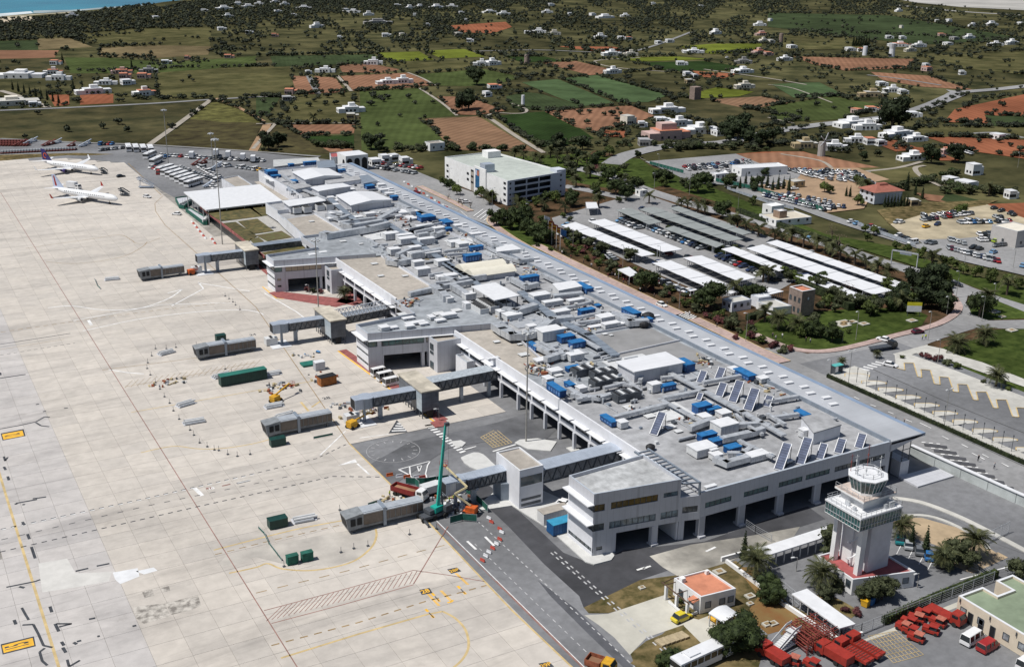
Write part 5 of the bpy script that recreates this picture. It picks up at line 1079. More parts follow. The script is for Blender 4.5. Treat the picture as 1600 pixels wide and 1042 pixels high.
# ---------------------------------------------------------------- other buildings
def wins_on(t,p,q_,z0s,n,w,h,s0=None,m_=None,rec=-.04,**k):
    L_=(Vector(q_)-Vector(p)).length
    for z in z0s:
        for i in range(n):
            c=L_*(i+.5)/n if s0 is None else s0[i];pane(t,p,q_,c-w/2,c+w/2,z,z+h,m_,rec=rec,mull=w,**k)
# multi-storey car park
pb=thing('parking_building','white multi-storey car park with pale green roof and blue banner on its side','car park building',242,436,0)
H=11.0
a,b,c,d=[g(*p,H)for p in[(793,283),(883,268),(770,237),(694,245)]]
a=(241.5,a[1]);e1=g(738,257,H)
greenroof=mat('pale_green_roof',(.40,.435,.405),.85,.1,.3,big=(.03,.12))
xa,ya,yd=a[0],a[1],497
ya2=ya
Bp=[(xa,ya),(b[0],b[1]),(c[0],c[1]),(xa,yd)]
roofed(pb,Bp,0,H,villa,greenroof,.5,edges={1,2,3},cap=plainwhite)
L_=(Vector(b)-Vector(a)).length
mb=MB();hs=[(4.2+k*7.4,4.2+k*7.4+6.9,z,z+1.9)for k in range(3)for z in(.4,3.1,5.8,8.5)]
hs=[(h[0],min(h[1],L_-5),h[2],min(h[3],10.3))for h in hs]
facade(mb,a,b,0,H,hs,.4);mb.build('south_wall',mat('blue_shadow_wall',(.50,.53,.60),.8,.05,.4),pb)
mb=MB();mb.prism([(xa+1,ya+3),(b[0]-1,b[1]+3),(c[0]-1,c[1]-1),(xa+1,yd-1)],0,H-.8,0);mb.build('shaded_core',mat('car_park_shade',(.03,.033,.04),.9,.3,.3),pb)  # solid near-black block standing for the shade inside the parking decks
wins_on(pb,a,b,(1.6,4.3,7,9.2),2,.8,.8,s0=[1.6,L_-2.6],m_=black)
wins_on(pb,(xa,yd),(xa,ya),(1.4,4.1,6.8),1,2,1.0,s0=[3],m_=black);wins_on(pb,(xa,yd),(xa,ya),(1.4,4.1,6.8,9.0),1,2,1.0,s0=[yd-ya-2.4],m_=black)
wins_on(pb,(xa,yd),(xa,ya),(4.1,6.8),1,2,1.1,s0=[24.5],m_=black);wins_on(pb,(xa,yd),(xa,ya),(4.1,6.8,9.1),1,2.4,1.2,s0=[39],m_=black)
mb=MB();mb.box(xa-.1,xa+.0,yd-30.5,yd-27.5,0,9.4);mb.build('stair_slot',mat('beige_stair',(.36,.33,.29),.8,.1,.5),pb)
for z in(3.6,6.3,9):mb=MB();mb.box(xa-.14,xa,yd-30.3,yd-27.7,z,z+.9);mb.build('stair_window',black,pb)
mb=MB();mb.box(xa-.5,xa+.0,yd-43,yd-31.5,0,H+1.4);mb.build('side_bay',villa,pb)
mb=MB();mb.box(xa-.58,xa-.5,yd-37,yd-33,2.6,H+.3);mb.build('banner',mat('blue_banner',(.02,.10,.22),.5,.2,.4),pb)
mb=MB();mb.box(xa-.64,xa-.585,yd-36.6,yd-35.1,8.4,H-.2,0);mb.build('banner_picture',mat('orange_banner_patch',(.55,.20,.10),.5,.3,1),pb);mb=MB();mb.box(xa-.64,xa-.585,yd-34.6,yd-33.3,8.4,H-.2,0);mb.build('banner_picture',mat('pale_banner_patch',(.5,.55,.7),.5,.3,1),pb)
mb=MB();mb.box(xa+.5,xa+5.5,ya+22,ya+27,H-.5,H+3.2);mb.build('stair_head',steell,pb)
x_,y_=g(775,243,H);mb=MB();mb.box(x_-6,x_+1,y_-3,y_+3,H-.5,H+2.6);mb.build('stair_head',villa,pb)
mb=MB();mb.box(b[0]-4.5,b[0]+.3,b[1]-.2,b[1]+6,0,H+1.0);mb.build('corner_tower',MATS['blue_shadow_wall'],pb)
mb=MB()
for z in(1.6,4.3,7,9.4):mb.ring([[(b[0]-2.9+.4*math.cos(2*PI*k/10),b[1]-.26+dy,z+.4*math.sin(2*PI*k/10))for k in range(10)]for dy in(-.02,.1)])
mb.build('round_window',black,pb)
# white hall with arches beyond the terminal
ah=thing('arched_hall','white flat roofed hall with tall dark arches at the far end of the terminal','hall',208,541,0)
Hh=7.6;P=[g(540,244.5,Hh),g(575,241,Hh),g(561,235,Hh),g(527,238,Hh)]
mb=MB();mb.prism(P,0,Hh,0,1);mb.build('wall',[villa,plainwhite],ah)
def arch(p,q_,s,w,h,parent):
    p,q_=Vector(p),Vector(q_);d=(q_-p).normalized();n=Vector((-d.y,d.x));ring0=[]
    for k in range(13):
        t_=PI*k/12;ring0.append((s-math.cos(t_)*w/2,h-w/2+math.sin(t_)*w/2))
    ring0=[(s-w/2,.2)]+ring0+[(s+w/2,.2)]
    f=lambda off:[(*(p+d*u-n*off),z)for u,z in ring0]
    mb=MB();mb.ring([f(-.2),f(.12)]);mb.build('arch',black,parent)
L_=(Vector(P[1])-Vector(P[0])).length
for k in range(3):arch(P[0],P[1],L_*(k+.5)/3,L_/3-1.2,6.2,ah)
L2=(Vector(P[0])-Vector(P[3])).length
arch(P[3],P[0],L2*.75,3,5.5,ah)
t=thing('porch_building','small white porch with a red roof against the arched hall','building',*g(520,250),0)
roofed(t,[g(517,246,5),g(529,245,5),g(527,238,5),g(515,239.5,5)],0,5,villa,redroof,.4)

# control tower
tw=thing('control_tower','white control tower with green glass cab and a wide glazed gallery','control tower',149,131,0)
Hb=3.3
Pb=[g(1330,903+6,Hb),(160.5,126.4),(160.5,136.5),g(1278,868,Hb)]
Pb=[(145.6,129.8),(158,126.4),(158,138.5),(145.9,139.4)]
roofed(tw,Pb,0,Hb,villa,redroof,.3,cap=plainwhite,name='base_wall')
wins_on(tw,Pb[3],Pb[0],(1.2,),2,1.1,1.5,s0=[5.4,8.6],m_=glass);wins_on(tw,Pb[0],Pb[1],(1,),2,1.2,1.3,s0=[8.6,11],m_=mat('dull_glass',(.2,.23,.27),.3,.2,1))
mb=MB();mb.box(150.0,155.3,130.7,137.9,Hb-.3,13.4);mb.build('shaft',mat('weathered_white',(.62,.62,.65),.8,.1,.35,big=(.1,.1)),tw)
for x0,y0 in((147.5,130.7),(147.5,136.9)):mb=MB();mb.ring([[(x0,y0,Hb-.3),(x0+1.2,y0,Hb-.3),(x0+1.2,y0+1,Hb-.3),(x0,y0+1,Hb-.3)],[(x0+.2,y0,13.4),(x0+1.5,y0,13.4),(x0+1.5,y0+1,13.4),(x0+.2,y0+1,13.4)]][::1]);mb.build('leg',villa,tw)
mb=MB();mb.box(149.3,149.99,131.9,136.8,Hb-.3,13.3);mb.build('rear_web',villa,tw)
mb=MB()
for k in range(30):
    a0=k*.6;mb.beam((149+.9*math.cos(a0),134+.9*math.sin(a0),3.2+k*.33),(149+.9*math.cos(a0+.6),134+.9*math.sin(a0+.6),3.5+k*.33),.3,.08)
mb.tube((149,134,3),(149,134,13),.12,6);mb.build('spiral_stair',plainwhite,tw)
gx0,gx1,gy0,gy1=145.2,155.6,129.4,138.2
mb=MB();mb.ring([[(gx0+.5,gy0+.5,13.0),(gx1-.5,gy0+.5,13.0),(gx1-.5,gy1-.5,13.0),(gx0+.5,gy1-.5,13.0)],[(gx0,gy0,13.4),(gx1,gy0,13.4),(gx1,gy1,13.4),(gx0,gy1,13.4)]]);mb.build('gallery_floor',villa,tw)
mb=MB();mb.box(gx0+.12,gx1-.12,gy0+.12,gy1-.12,13.4,15.75);mb.build('gallery_glass',glassg,tw)
mb=MB()
for k in range(13):y=gy0+k*(gy1-gy0)/12;mb.box(gx0+.02,gx0+.12,y-.04,y+.04,13.4,15.7)
for k in range(15):x=gx0+k*(gx1-gx0)/14;mb.box(x-.04,x+.04,gy0+.02,gy0+.12,13.4,15.7)
for z in(14.2,):mb.box(gx0,gx1,gy0,gy0+.12,z,z+.07);mb.box(gx0,gx0+.12,gy0+.13,gy1,z,z+.07)
mb.build('gallery_mullions',metal,tw)
mb=MB();mb.box(gx0-.1,gx1+.1,gy0-.1,gy1+.1,15.7,16.05);mb.build('gallery_roof',plainwhite,tw)
def rail(mb,pts,z,h=1.0,step=1.2,m=0):
    for a,b in zip(pts,pts[1:]):
        a,b=Vector(a),Vector(b);l=(b-a).length;n=max(1,int(l/step))
        for k in range(n+1):c=a+(b-a)*(k/n);mb.beam((c.x,c.y,z),(c.x,c.y,z+h),.05,.05,m)
        for f in(.5,1):mb.beam((a.x,a.y,z+h*f),(b.x,b.y,z+h*f),.05,.05,m)
mb=MB();rail(mb,[(gx0+.1,gy1-.1),(gx0+.1,gy0+.1),(gx1-.1,gy0+.1),(gx1-.1,gy1-.1),(gx0+.1,gy1-.1)],16.05);mb.build('railing',metal,tw)
mb=MB();mb.box(147.8,154.4,131.6,137.2,16.05,18.0);mb.build('upper_room',villa,tw)
mb=MB();mb.box(146.9,155.2,130.7,138.0,18.0,18.35,0,1);mb.build('upper_deck',[villa,mat('rusty_deck',(.50,.42,.38),.9,.25,.5)],tw)
mb=MB();rail(mb,[(147,137.9),(147,130.8),(155.1,130.8),(155.1,137.9)],18.35);mb.build('railing',metal,tw)
oc=lambda r,z,cx=151.0,cy=134.2,ax=1.0,ay=1.0:[(cx+r*ax*x,cy+r*ay*y,z)for x,y in((-1,-.45),(-.45,-1),(.45,-1),(1,-.45),(1,.45),(.45,1),(-.45,1),(-1,.45))]
mb=MB();mb.ring([oc(2.6,18.35),oc(2.6,18.8)]);mb.build('cab_base',villa,tw)
mb=MB();mb.ring([oc(2.5,18.8),oc(3.2,21.3)]);mb.build('cab_glass',glassg,tw)
mb=MB();A0,A1=oc(2.55,18.8),oc(3.25,21.3)
for k in range(8):
    for f in(0,.34,.67):p0=lerp(A0[k],A0[(k+1)%8],f);p1=lerp(A1[k],A1[(k+1)%8],f);mb.beam(p0,p1,.09,.09)
mb.build('cab_mullions',plainwhite,tw)
mb=MB();mb.ring([oc(3.35,21.3),oc(3.4,21.55),oc(3.3,21.6)]);mb.build('cab_roof',plainwhite,tw)
mb=MB();rail(mb,[p[:2]for p in oc(2.2,0)]+[oc(2.2,0)[0][:2]],21.6,.9,1);mb.build('roof_railing',plainwhite,tw)
for x,y,h in((149,136.6,3.4),(151,137.2,2.6),(153.4,136.8,4.2),(150.2,134,1.6),(154.3,134.5,2.8),(148.6,134.6,2),(152.2,133,1.2)):
    mb=MB();mb.tube((x,y,21.5),(x,y,21.6+h),.06,5);mb.beam((x-.5,y,21.2+h),(x+.5,y,21.2+h),.05,.05);mb.ob(x,y,21.5+h*.5,.22,.22,.4);mb.build('antenna',acwhite if h<3 else redp,tw)
mb=MB()
for x in(154.6,155):mb.tube((x,137.2,16),(x,137.2,22.6),.05,5)
for k in range(14):mb.beam((154.6,137.2,16.3+k*.45),(155,137.2,16.3+k*.45),.05,.05)
mb.build('ladder',metal,tw)
mb=MB();mb.ob(153.6,130.4,16.05,1.3,.8,1.1);mb.ob(152.2,130.3,16.05,.6,.5,.9);mb.ob(147,134.5,16.05,.5,1,.8);mb.ob(146.6,132.4,16.05,.5,.6,.7);mb.build('air_conditioner',metal,tw)
# near house with terracotta roof
fh_=thing('fire_watch_house','small white house with a flat terracotta roof and pergola by the yellow cars','house',117,138,0)
HP=[(117.0,138.0),(124.4,137.3),(124.0,145.0),(116.6,145.4)]
roofed(fh_,HP,0,3.5,villa,orang,.3,cap=plainwhite);wins_on(fh_,HP[0],HP[1],(.9,),3,1.1,1.3,s0=[1.6,4.6,6.4],m_=MATS['dull_glass']);wins_on(fh_,HP[3],HP[0],(.9,),2,1.1,1.3,s0=[2.2,5])
mb=MB()
for y in(138.3,141.4,144.6):mb.box(114.3,114.8,y,y+.5,0,2.7)
mb.build('pergola_pillar',villa,fh_);mb=MB()
mb.beam((114.5,138,2.8),(114.5,146.3,2.8),.15,.2);mb.beam((114.5,145.9,2.85),(118,145.9,3.3),.12,.15)
for y in(138.5,141.6,144.9):mb.beam((114.5,y,2.95),(117,y,2.95),.12,.14)
mb.build('pergola_beam',mat('brown_beam',(.10,.06,.04),.8,.2,1),fh_)
mb=MB();mb.ring([[(115.6,138.3,2.5),(117,138.3,2.9),(117,140,2.9),(115.6,140,2.5)],[(115.6,138.3,2.4),(117,138.3,2.8),(117,140,2.8),(115.6,140,2.4)]]);mb.build('porch_roof',orang,fh_)
mb=MB();mb.box(117.05,117.9,143.6,144.6,3.2,4.1);mb.box(122.8,123.4,143.8,144.4,3.2,4.0);mb.build('chimney',villa,fh_)
mb=MB();mb.box(114.2,116.8,138.2,138.4,0,.5);mb.box(114.2,114.3,138.4,143.6,0,.5);mb.build('planter_wall',villa,fh_)
# office by the red vehicles
of=thing('service_office','cream office with flat green roof beside the red tractors','office',157,110,0)
OP=[(157.3,90),(172,90),(172,116.3),(167.5,116.3),(167.5,112.8),(163.6,112.8),(163.6,116.0),(157.3,116.0)]
roofed(of,OP,0,4.1,mat('cream_wall',(.62,.54,.43),.85,.06,.5),mat('sage_roof',(.21,.26,.18),.9,.12,.4,big=(.08,.1)),.45,th=.45,cap=plainwhite)
wins_on(of,(157.3,116),(157.3,90),(1.2,),6,1.2,1.3,s0=[1.5,5.2,10.5,13.6,15.8,18.6],m_=mat('bright_window',(.25,.27,.29),.3,.4,2))
for s in(3.1,5.4,7.8):pane(of,(157.3,116),(157.3,90),s-.5,s+.5,.02,2.3,black,name='door',rec=-.04)
mb=MB()
for s in(.6,7,12.4,17):mb.tube((157.1,116-s,3.2),(157.1,116-s,3.9),.12,5)
mb.build('wall_lamp',metald,of)
# long walkway roof and carports near the tower
def shed(px,z,look,n=5,posts=True,name='carport',cat='carport',group=None,arch_=0,col=plainwhite,auto=False,ribs=0):
    P=[g(a,b,z)for a,b in px];c=P[0]
    t=thing(name,look,cat,c[0],c[1],0,0,group,auto)
    A,B,C_,D=[Vector(p)for p in P];mb=MB()
    if arch_:
        r0,r1,q0,q1=[],[],[],[]
        for i in range(9):f=i/8;zz=z+arch_*math.sin(PI*f);a=A+(B-A)*f;b=D+(C_-D)*f;r0.append((*a,zz));r1.append((*b,zz))
        for i in range(8):mb.face([r0[i],r0[i+1],r1[i+1],r1[i]]);mb.face([(x,y,zz-.15)for x,y,zz in(r1[i],r1[i+1],r0[i+1],r0[i])])
    elif ribs:
        m=ribs
        for i in range(m):
            mb=MB();a,b=A+(B-A)*(i/m),A+(B-A)*((i+.97)/m);c2,d2=D+(C_-D)*((i+.97)/m),D+(C_-D)*(i/m);mb.prism([a,d2,c2,b],z-.16+(.06 if i%2 else 0),z+(.06 if i%2 else 0),0,bottom=True);mb.build('roof_panel',col,t)
    else:mb.prism(P,z-.25,z,0,bottom=True)
    if not ribs:mb.build('roof',col,t)
    if posts:
        mb=MB()
        for s in range(n+1):
            for f in(.08,.92):
                p=lerp(tuple(A+(B-A)*f),tuple(D+(C_-D)*f),.02+.96*s/n);mb.box(p[0]-.08,p[0]+.08,p[1]-.08,p[1]+.08,-.05,z-.2)
        mb.build('post',metal,t)
    return t
shed([(1184,856),(1200,867),(1316,830),(1300,819)],3.0,'long white walkway roof running behind the olive trees to the tower',9,name='walkway_roof',cat='walkway roof')
shed([(1237,927),(1261,919),(1337,974),(1312,981)],2.9,'white carport roof between the scaffold stack and the tower car park',6)
shed([(1107,957),(1135,945),(1158,961),(1131,972)],2.7,'curved white carport over two yellow cars',2,arch_=.5)
# walled strip beside the carports
def wall(px,h,th,m_,look,name='garden_wall',cat='wall',z0=-.15,world=False,group=None):
    P=px if world else[g(a,b)for a,b in px]
    mb=MB()
    for a,b in zip(P,P[1:]):
        a,b=Vector(a),Vector(b);d=(b-a).normalized();n=Vector((-d.y,d.x))*th/2;e=d*th/2*.99;mb.prism([a-e-n,b+e-n,b+e+n,a-e+n],z0,h,0)
    return tag(mb.build(name,m_),look,cat,group,auto=group is not None)
wall([(1136,879),(1155,893),(1178,910),(1224,945),(1313,1004),(1345,992)],.7,.5,villa,'low white garden wall running past the cypress down to the carport')
wall([(1128,884-8),(1150,870),(1190,860)],.9,.4,villa,'low white wall in front of the tall palm')
rw=thing('retaining_wall','long pale concrete retaining wall with capping beside the lower road','wall',202,160,0)
Wp=[(202.2,168),(203.8,140),(207,110),(211,70)]
for a,b in zip(Wp,Wp[1:]):
    n=4
    for k in range(n):
        p,q2=lerp(a,b,k/n),lerp(a,b,(k+.985)/n);mb=MB();mb.beam((*p,1.15),(*q2,1.15),.5,2.5);mb.build('wall_panel',mat('pale_wall_concrete',(.40,.43,.43),.9,.12,.5,big=(.1,.15)),rw)
    mb=MB();mb.beam((*a,2.5),(*b,2.5),1.0,.18);mb.build('capping',plainwhite,rw)
mb=MB();mb.box(190.5,202,155,160.6,-.1,.3);mb.build('entrance_step',panel,rw)
# fences
def fence(px,h,look,m_=None,step=2.5,mesh=None,world=False,auto=False,group=None):
    P=px if world else[g(a,b)for a,b in px]
    t=thing('mesh_fence',look,'fence',P[0][0],P[0][1],0,0,group,auto);mb=MB()
    for a,b in zip(P,P[1:]):
        a,b=Vector(a),Vector(b);l=(b-a).length;n=max(1,int(l/step))
        for k in range(n+1):c=a+(b-a)*(k/n);mb.beam((c.x,c.y,-.1),(c.x,c.y,h),.09,.09)
        mb.beam((a.x,a.y,h-.05),(b.x,b.y,h-.05),.05,.05);mb.beam((a.x,a.y,.15),(b.x,b.y,.15),.05,.05)
    mb.build('post',m_ or metal,t)
    mb=MB()
    for a,b in zip(P,P[1:]):
        a,b=Vector(a),Vector(b);l=(b-a).length
        if mesh:d=(b-a).normalized();n=Vector((-d.y,d.x))*.02;mb.prism([a-n,b-n,b+n,a+n],.1,h-.1,0)
        else:
            for z in np.arange(.35,h-.1,.4):mb.beam((a.x,a.y,z),(b.x,b.y,z),.03,.03)
    mb.build('mesh',mesh or m_ or metal,t);return t
fence([(1224,925),(1313,1000),(1345,990),(1380,976),(1470,940),(1552,908)],2.2,'wire fence from the carport past the red tractors')
fence([(1512,885),(1530,893),(1545,903)],2.0,'white wire gate at the tower car park entrance')
fence([(1540,849),(1575,832)],2.6,'grey barred gate on the service lane beyond the palms')
fence([(1165,822),(1180,832),(1205,846)],1.6,'railing beside the ramp under the terminal')
fence([(1015,257),(1068,271)],1.8,'green mesh fence at the left edge of the pale car park',mesh=mat('green_mesh',(.015,.10,.075),.8,.3,1))
fence([(1118,284),(1170,295),(1230,312),(1285,330)],2,'green mesh fence beside the road under the dense car rows',mesh=MATS['green_mesh'])
fence([(1136,296),(1200,318),(1240,328)],1.4,'pale barrier fence between the two roads',mesh=mat('pale_mesh',(.30,.33,.38),.8,.2,1))
fence([(1340,352),(1375,366),(1430,385)],1.6,'grey wall fence by the parked cars on the right',mesh=MATS['pale_mesh'])
# hedges
hedges=[([(1292.5,588.7),(1600,725),(1690,765)],.8,1.0,'long clipped olive hedge beside the bus station road'),([(1380,974),(1470,934),(1556,900)],1.2,1.6,'clipped green hedge behind the wire fence'),([(1042,358+0),(1100,378),(1130,392)],1.8,1.6,'green hedge with white dots beside the grey carport'),([(975,335),(1010,350)],1.8,1.6,'short green hedge at the upper end of the grey carport'),
          ([(1117,393),(1170,412),(1215,430)],1.8,1.6,'green hedge between two rows of parked cars'),([(1152,331),(1215,353),(1290,378),(1310,384)],2.4,1.8,'hedge along the parkway above the palms'),([(1250,448),(1290,463),(1330,485)],2.6,2.6,'tall dark clipped hedge behind the stone tower'),([(1345,340),(1300,352)],0,0,''),
          ([(980,393),(1030,400)],2,1.2,'low hedge at the end of the second white carport'),([(1168,500),(1190,493)],2,1.8,'short hedge near the stone tower')]
def leaf_patch(name,pts_fn,n,s,m_,parent=None):
    rs=np.random.RandomState(abs(hash(name))%1000 if False else len(bpy.data.objects)%997)
    C_=pts_fn(rs,n);k=len(C_);D1=rs.normal(size=(k,3));D1/=np.linalg.norm(D1,axis=1)[:,None];D2=rs.normal(size=(k,3));D2/=np.linalg.norm(D2,axis=1)[:,None]
    sz=s*rs.uniform(.6,1.4,(k,1));V=np.stack([C_+D1*sz,C_+D2*sz,C_-(D1+D2)*sz*.7],1).reshape(-1,3)
    me=mesh_np(name,V,np.arange(3*k).reshape(-1,3),[m_]);o=bpy.data.objects.new(name,me);COL.objects.link(o)
    if parent:o.parent=parent
    return o
for px,w,h,look in hedges:
    if not w:continue
    P=[g(a,b)for a,b in px];mb=MB()
    for a,b in zip(P,P[1:]):mb.beam((*a,h*.5-.1),(*b,h*.5-.1),w*.9,h*.9)
    t=thing('hedge',look,'hedge',P[0][0],P[0][1],0);mb.build('hedge_core',lf_dark,t)
    def fn(rs,n,P=P,w=w,h=h,o=P[0]):
        L_=[(Vector(b)-Vector(a)).length for a,b in zip(P,P[1:])];out=[]
        for(a,b),l in zip(zip(P,P[1:]),L_):
            m=int(l*w*26);a,b=np.array(a),np.array(b);d=(b-a)/np.linalg.norm(b-a);nn=np.array([-d[1],d[0]])
            f=rs.uniform(0,1,m);s_=rs.uniform(-.55,.55,m)*w;z=np.where(rs.rand(m)<.55,h*rs.uniform(.9,1.05,m),rs.uniform(0,h,m));s_=np.where(z>h*.89,s_,np.sign(s_)*w*.5)
            xy=a+(b-a)*f[:,None]+nn*s_[:,None]-np.array(o);out.append(np.c_[xy,z])
        return np.concatenate(out)
    leaf_patch('hedge_leaves',fn,0,.16,lf_green if 'green' in look else lf_olive,t)
# covered car park roofs
CP=[([(877.5,352.5),(1003.7,401),(1024,397.5),(899,347)],plainwhite),([(920,346),(1037,394),(1067,390),(945,342)],plainwhite),([(1019,411),(1106,449),(1136,444),(1048,407)],plainwhite),([(1067,402.5),(1155,440),(1182,434),(1096,399)],plainwhite),
      ([(962,328),(1015,351),(1035,347),(985,325)],None),([(998,327),(1139,377.5),(1162,374),(1022,323)],None),([(1037,357),(1120,387),(1132,382),(1053,353)],None),([(1044,325),(1161,367.5),(1175,364),(1060,322)],None),
      ([(1127,389),(1218,424),(1232,420),(1146,385)],plainwhite),([(1166,388),(1366,460),(1395,454),(1192,382)],plainwhite),([(1197,379),(1405,450),(1422,446),(1214,375)],plainwhite),([(1243,431),(1345,470),(1362,466),(1262,428)],plainwhite),
      ([(1128,452),(1142,459),(1165,452),(1150,447)],plainwhite),([(1183,454),(1200,461),(1225,455),(1203,449)],plainwhite)]
gcp=mat('grey_carport_roof',(.24,.26,.26),.8,.1,.3);cpw=mat('white_carport_roof',(.66,.67,.70),.6,.05,.4)
for P,m_ in CP:shed(P,2.9,'white carport roof' if m_ else 'grey carport roof',8,name='carport_roof',group='white carport roofs in the main car park' if m_ else 'grey carport roofs in the main car park',col=cpw if m_ else gcp,auto=True,ribs=max(3,int(math.dist(g(*P[0]),g(*P[1]))/5)))
shed([(965,421),(985,432),(998,428),(983,417)],3.2,'white square shelter roof among the trees by the kerb',2)
shed([(915,316),(917,326),(935,325),(932,316)][::1],3,'pale canopy roof behind the multi-storey car park',1)
# stone tower house and its annexes
t=thing('stone_tower_house','square stone tower house with terracotta terrace among palms','tower house',*g(1250,495),0)
Q=[(g(1250,495)[0]+dx,g(1250,495)[1]+dy)for dx,dy in((0,0),(5.5,0),(5.5,6),(0,6))]
roofed(t,Q,0,8.4,mat('tower_stone',(.24,.185,.16),.95,.2,.9),orang,.5,th=.5,cap=plainwhite)
wins_on(t,Q[0],Q[1],(5.2,),1,.9,1,m_=white);wins_on(t,Q[3],Q[0],(1,4.4),3,.8,1.6)
roofed(t,[(Q[3][0]-7,Q[3][1]-1),(Q[3][0]-.1,Q[3][1]-2),(Q[3][0]-.1,Q[3][1]+6),(Q[3][0]-7,Q[3][1]+7)],0,2.6,villa,pave,.4)
roofed(t,[(Q[3][0]-6,Q[3][1]+7.2),(Q[3][0]-1,Q[3][1]+6.8),(Q[3][0]-1,Q[3][1]+11),(Q[3][0]-6,Q[3][1]+11)],0,3.4,white,plainwhite,.2)
def simple(px,dims,h,look,wm=villa,rm=None,name='small_building',cat='building',n=3,rot=0,par=.3):
    x,y=g(*px);sx,sy=dims;c,s=math.cos(rot),math.sin(rot)
    t=thing(name,look,cat,x,y,0);Q=[(x+a*c-b*s,y+a*s+b*c)for a,b in((0,0),(sx,0),(sx,sy),(0,sy))]
    roofed(t,Q,-.3,h,wm,rm or pave,par,cap=plainwhite if wm is villa else None);wins_on(t,Q[0],Q[1],(1.1,),n,.9,1.1);wins_on(t,Q[3],Q[0],(1.1,),max(1,n-1),.9,1.1);return t
simple((1143,487),(8,5),3,'small grey service hut with three dark windows under the big tree',white,pave,n=3)
simple((1217,350),(4,4),5.4,'square brown stone turret attached to the cream terrace',mat('brown_stone',(.27,.19,.14),.9,.2,.8),villa,n=1)
t=simple((1212,352+2),(18,12),2.6,'wide low building with a cream terrace roof beside the parkway',villa,mat('cream_terrace',(.52,.48,.40),.9,.08,.4),n=4,rot=-.1)
simple((1205,337),(7,6),4,'small white cubic house behind the brown turret',villa,villa,n=2)
simple((1240,294),(7,7),3,'small ochre flat roofed hut in the orange dirt car park',mat('ochre_wall',(.38,.30,.18),.9,.1,.6),pave,n=2)
simple((1158,276),(26,10),4,'white corrugated workshop roof behind the dark cypresses',villa,plainwhite,n=3,rot=-.2)
simple((1118,282),(9,5),3,'small white rental cabin with green base and yellow sign',villa,plainwhite,n=3)
simple((1390,0)and(1000,307),(4,4),2.6,'tiny cream hut beside the car park building',villa,pave,n=1)
simple((1586,387),(12,12),6.5,'grey and orange block at the right edge above the asphalt car park',mat('warm_grey_wall',(.45,.43,.42),.9,.06,.4),offwhite,n=2)
simple((672,236),(9,7),4,'small white house with brown roof beside the brown field',villa,roofbrown,n=2)
# ---------------------------------------------------------------- vehicles
def paint(n,c):return mat('car_paint_'+n,c,.3,0,spec=.6)
PAINT={'white':paint('white',(.72,.72,.73)),'silver':paint('silver',(.36,.38,.40)),'grey':paint('grey',(.13,.14,.155)),'black':paint('black',(.018,.02,.024)),'dark blue':paint('dark_blue',(.02,.035,.09)),'blue':paint('blue',(.03,.14,.36)),'red':paint('red',(.32,.02,.02)),'teal':paint('teal',(.01,.18,.20)),'yellow':paint('yellow',(.62,.50,.03)),'orange yellow':paint('orange_yellow',(.65,.36,.02)),'maroon':paint('maroon',(.10,.01,.025)),'lime':paint('lime',(.3,.42,.03)),'sky blue':paint('sky_blue',(.16,.32,.52))}
tyre=mat('tyre_rubber',(.02,.02,.02),.9,0);cgl=mat('car_glass',(.02,.025,.03),.08,0,spec=.9);lampm=mat('headlight_glass',(.6,.6,.58),.2,0);redm=mat('vehicle_red',(.30,.030,.020),.5,.15,1.2);redf=mat('faded_red_roof',(.40,.13,.09),.7,.2,1.5)
def car_shapes(L_=4.2,w=1.75,van=False,hgt_=1.45):
    h1=.85 if not van else 1.05;x0,x1=-L_/2,L_/2
    def sec(x,hw,z0,z1,r=.08):return[(x,-hw,z0),(x,hw,z0),(x,hw+.02,(z0+z1)/2),(x,hw-r,z1),(x,-hw+r,z1),(x,-hw-.02,(z0+z1)/2)]
    b=MB()
    if van:b.ring([sec(x0,w/2-.08,.35,1.0),sec(x0+.1,w/2,.28,h1),sec(x1-.9,w/2,.28,h1),sec(x1-.15,w/2-.06,.28,.85),sec(x1,w/2-.2,.35,.7)])
    else:b.ring([sec(x0,w/2-.15,.38,.8),sec(x0+.15,w/2-.02,.26,h1+.05),sec(x0+.9,w/2,.24,h1+.04),sec(x1-1.3,w/2,.24,h1),sec(x1-.3,w/2-.04,.26,.70),sec(x1,w/2-.25,.34,.58)])
    gl=MB();a0,a1,r0,r1=(x0+.04,x1-.55,x0+.12,x1-1.3)if van else(x0+.35,x1-1.05,x0+.85,x1-1.85)
    f=lambda x,hw,z:(x,hw,z)
    gl.ring([[(a0,-w/2+.06,h1-.05),(a1,-w/2+.08,h1-.05),(a1,w/2-.08,h1-.05),(a0,w/2-.06,h1-.05)],[(r0,-w/2+.2,hgt_-.05),(r1,-w/2+.22,hgt_-.05),(r1,w/2-.22,hgt_-.05),(r0,w/2-.2,hgt_-.05)]])
    rf=MB();rf.ring([[(r0-.03,-w/2+.17,hgt_-.08),(r1+.05,-w/2+.19,hgt_-.08),(r1+.05,w/2-.19,hgt_-.08),(r0-.03,w/2-.17,hgt_-.08)],[(r0+.08,-w/2+.26,hgt_),(r1-.08,-w/2+.28,hgt_),(r1-.08,w/2-.28,hgt_),(r0+.08,w/2-.26,hgt_)]])
    if van:
        for x in(x0+.15,x0+1.6,x1-1.9):
            for s in(-1,1):rf.beam((x,s*(w/2-.03),h1-.05),(x,s*(w/2-.17),hgt_-.05),.14,.05)
    wh=[]
    for x in(x0+.75,x1-.8):
        for s in(-1,1):m=MB();m.tube((x,s*(w/2-.2),.31),(x,s*(w/2+.01),.31),.31,10);wh.append(m)
    li=[]
    for s in(-1,1):m=MB();m.ob(x1-.06,s*(w/2-.36),.5,.12,.3,.14);li.append(m)
    return b,gl,rf,wh,li
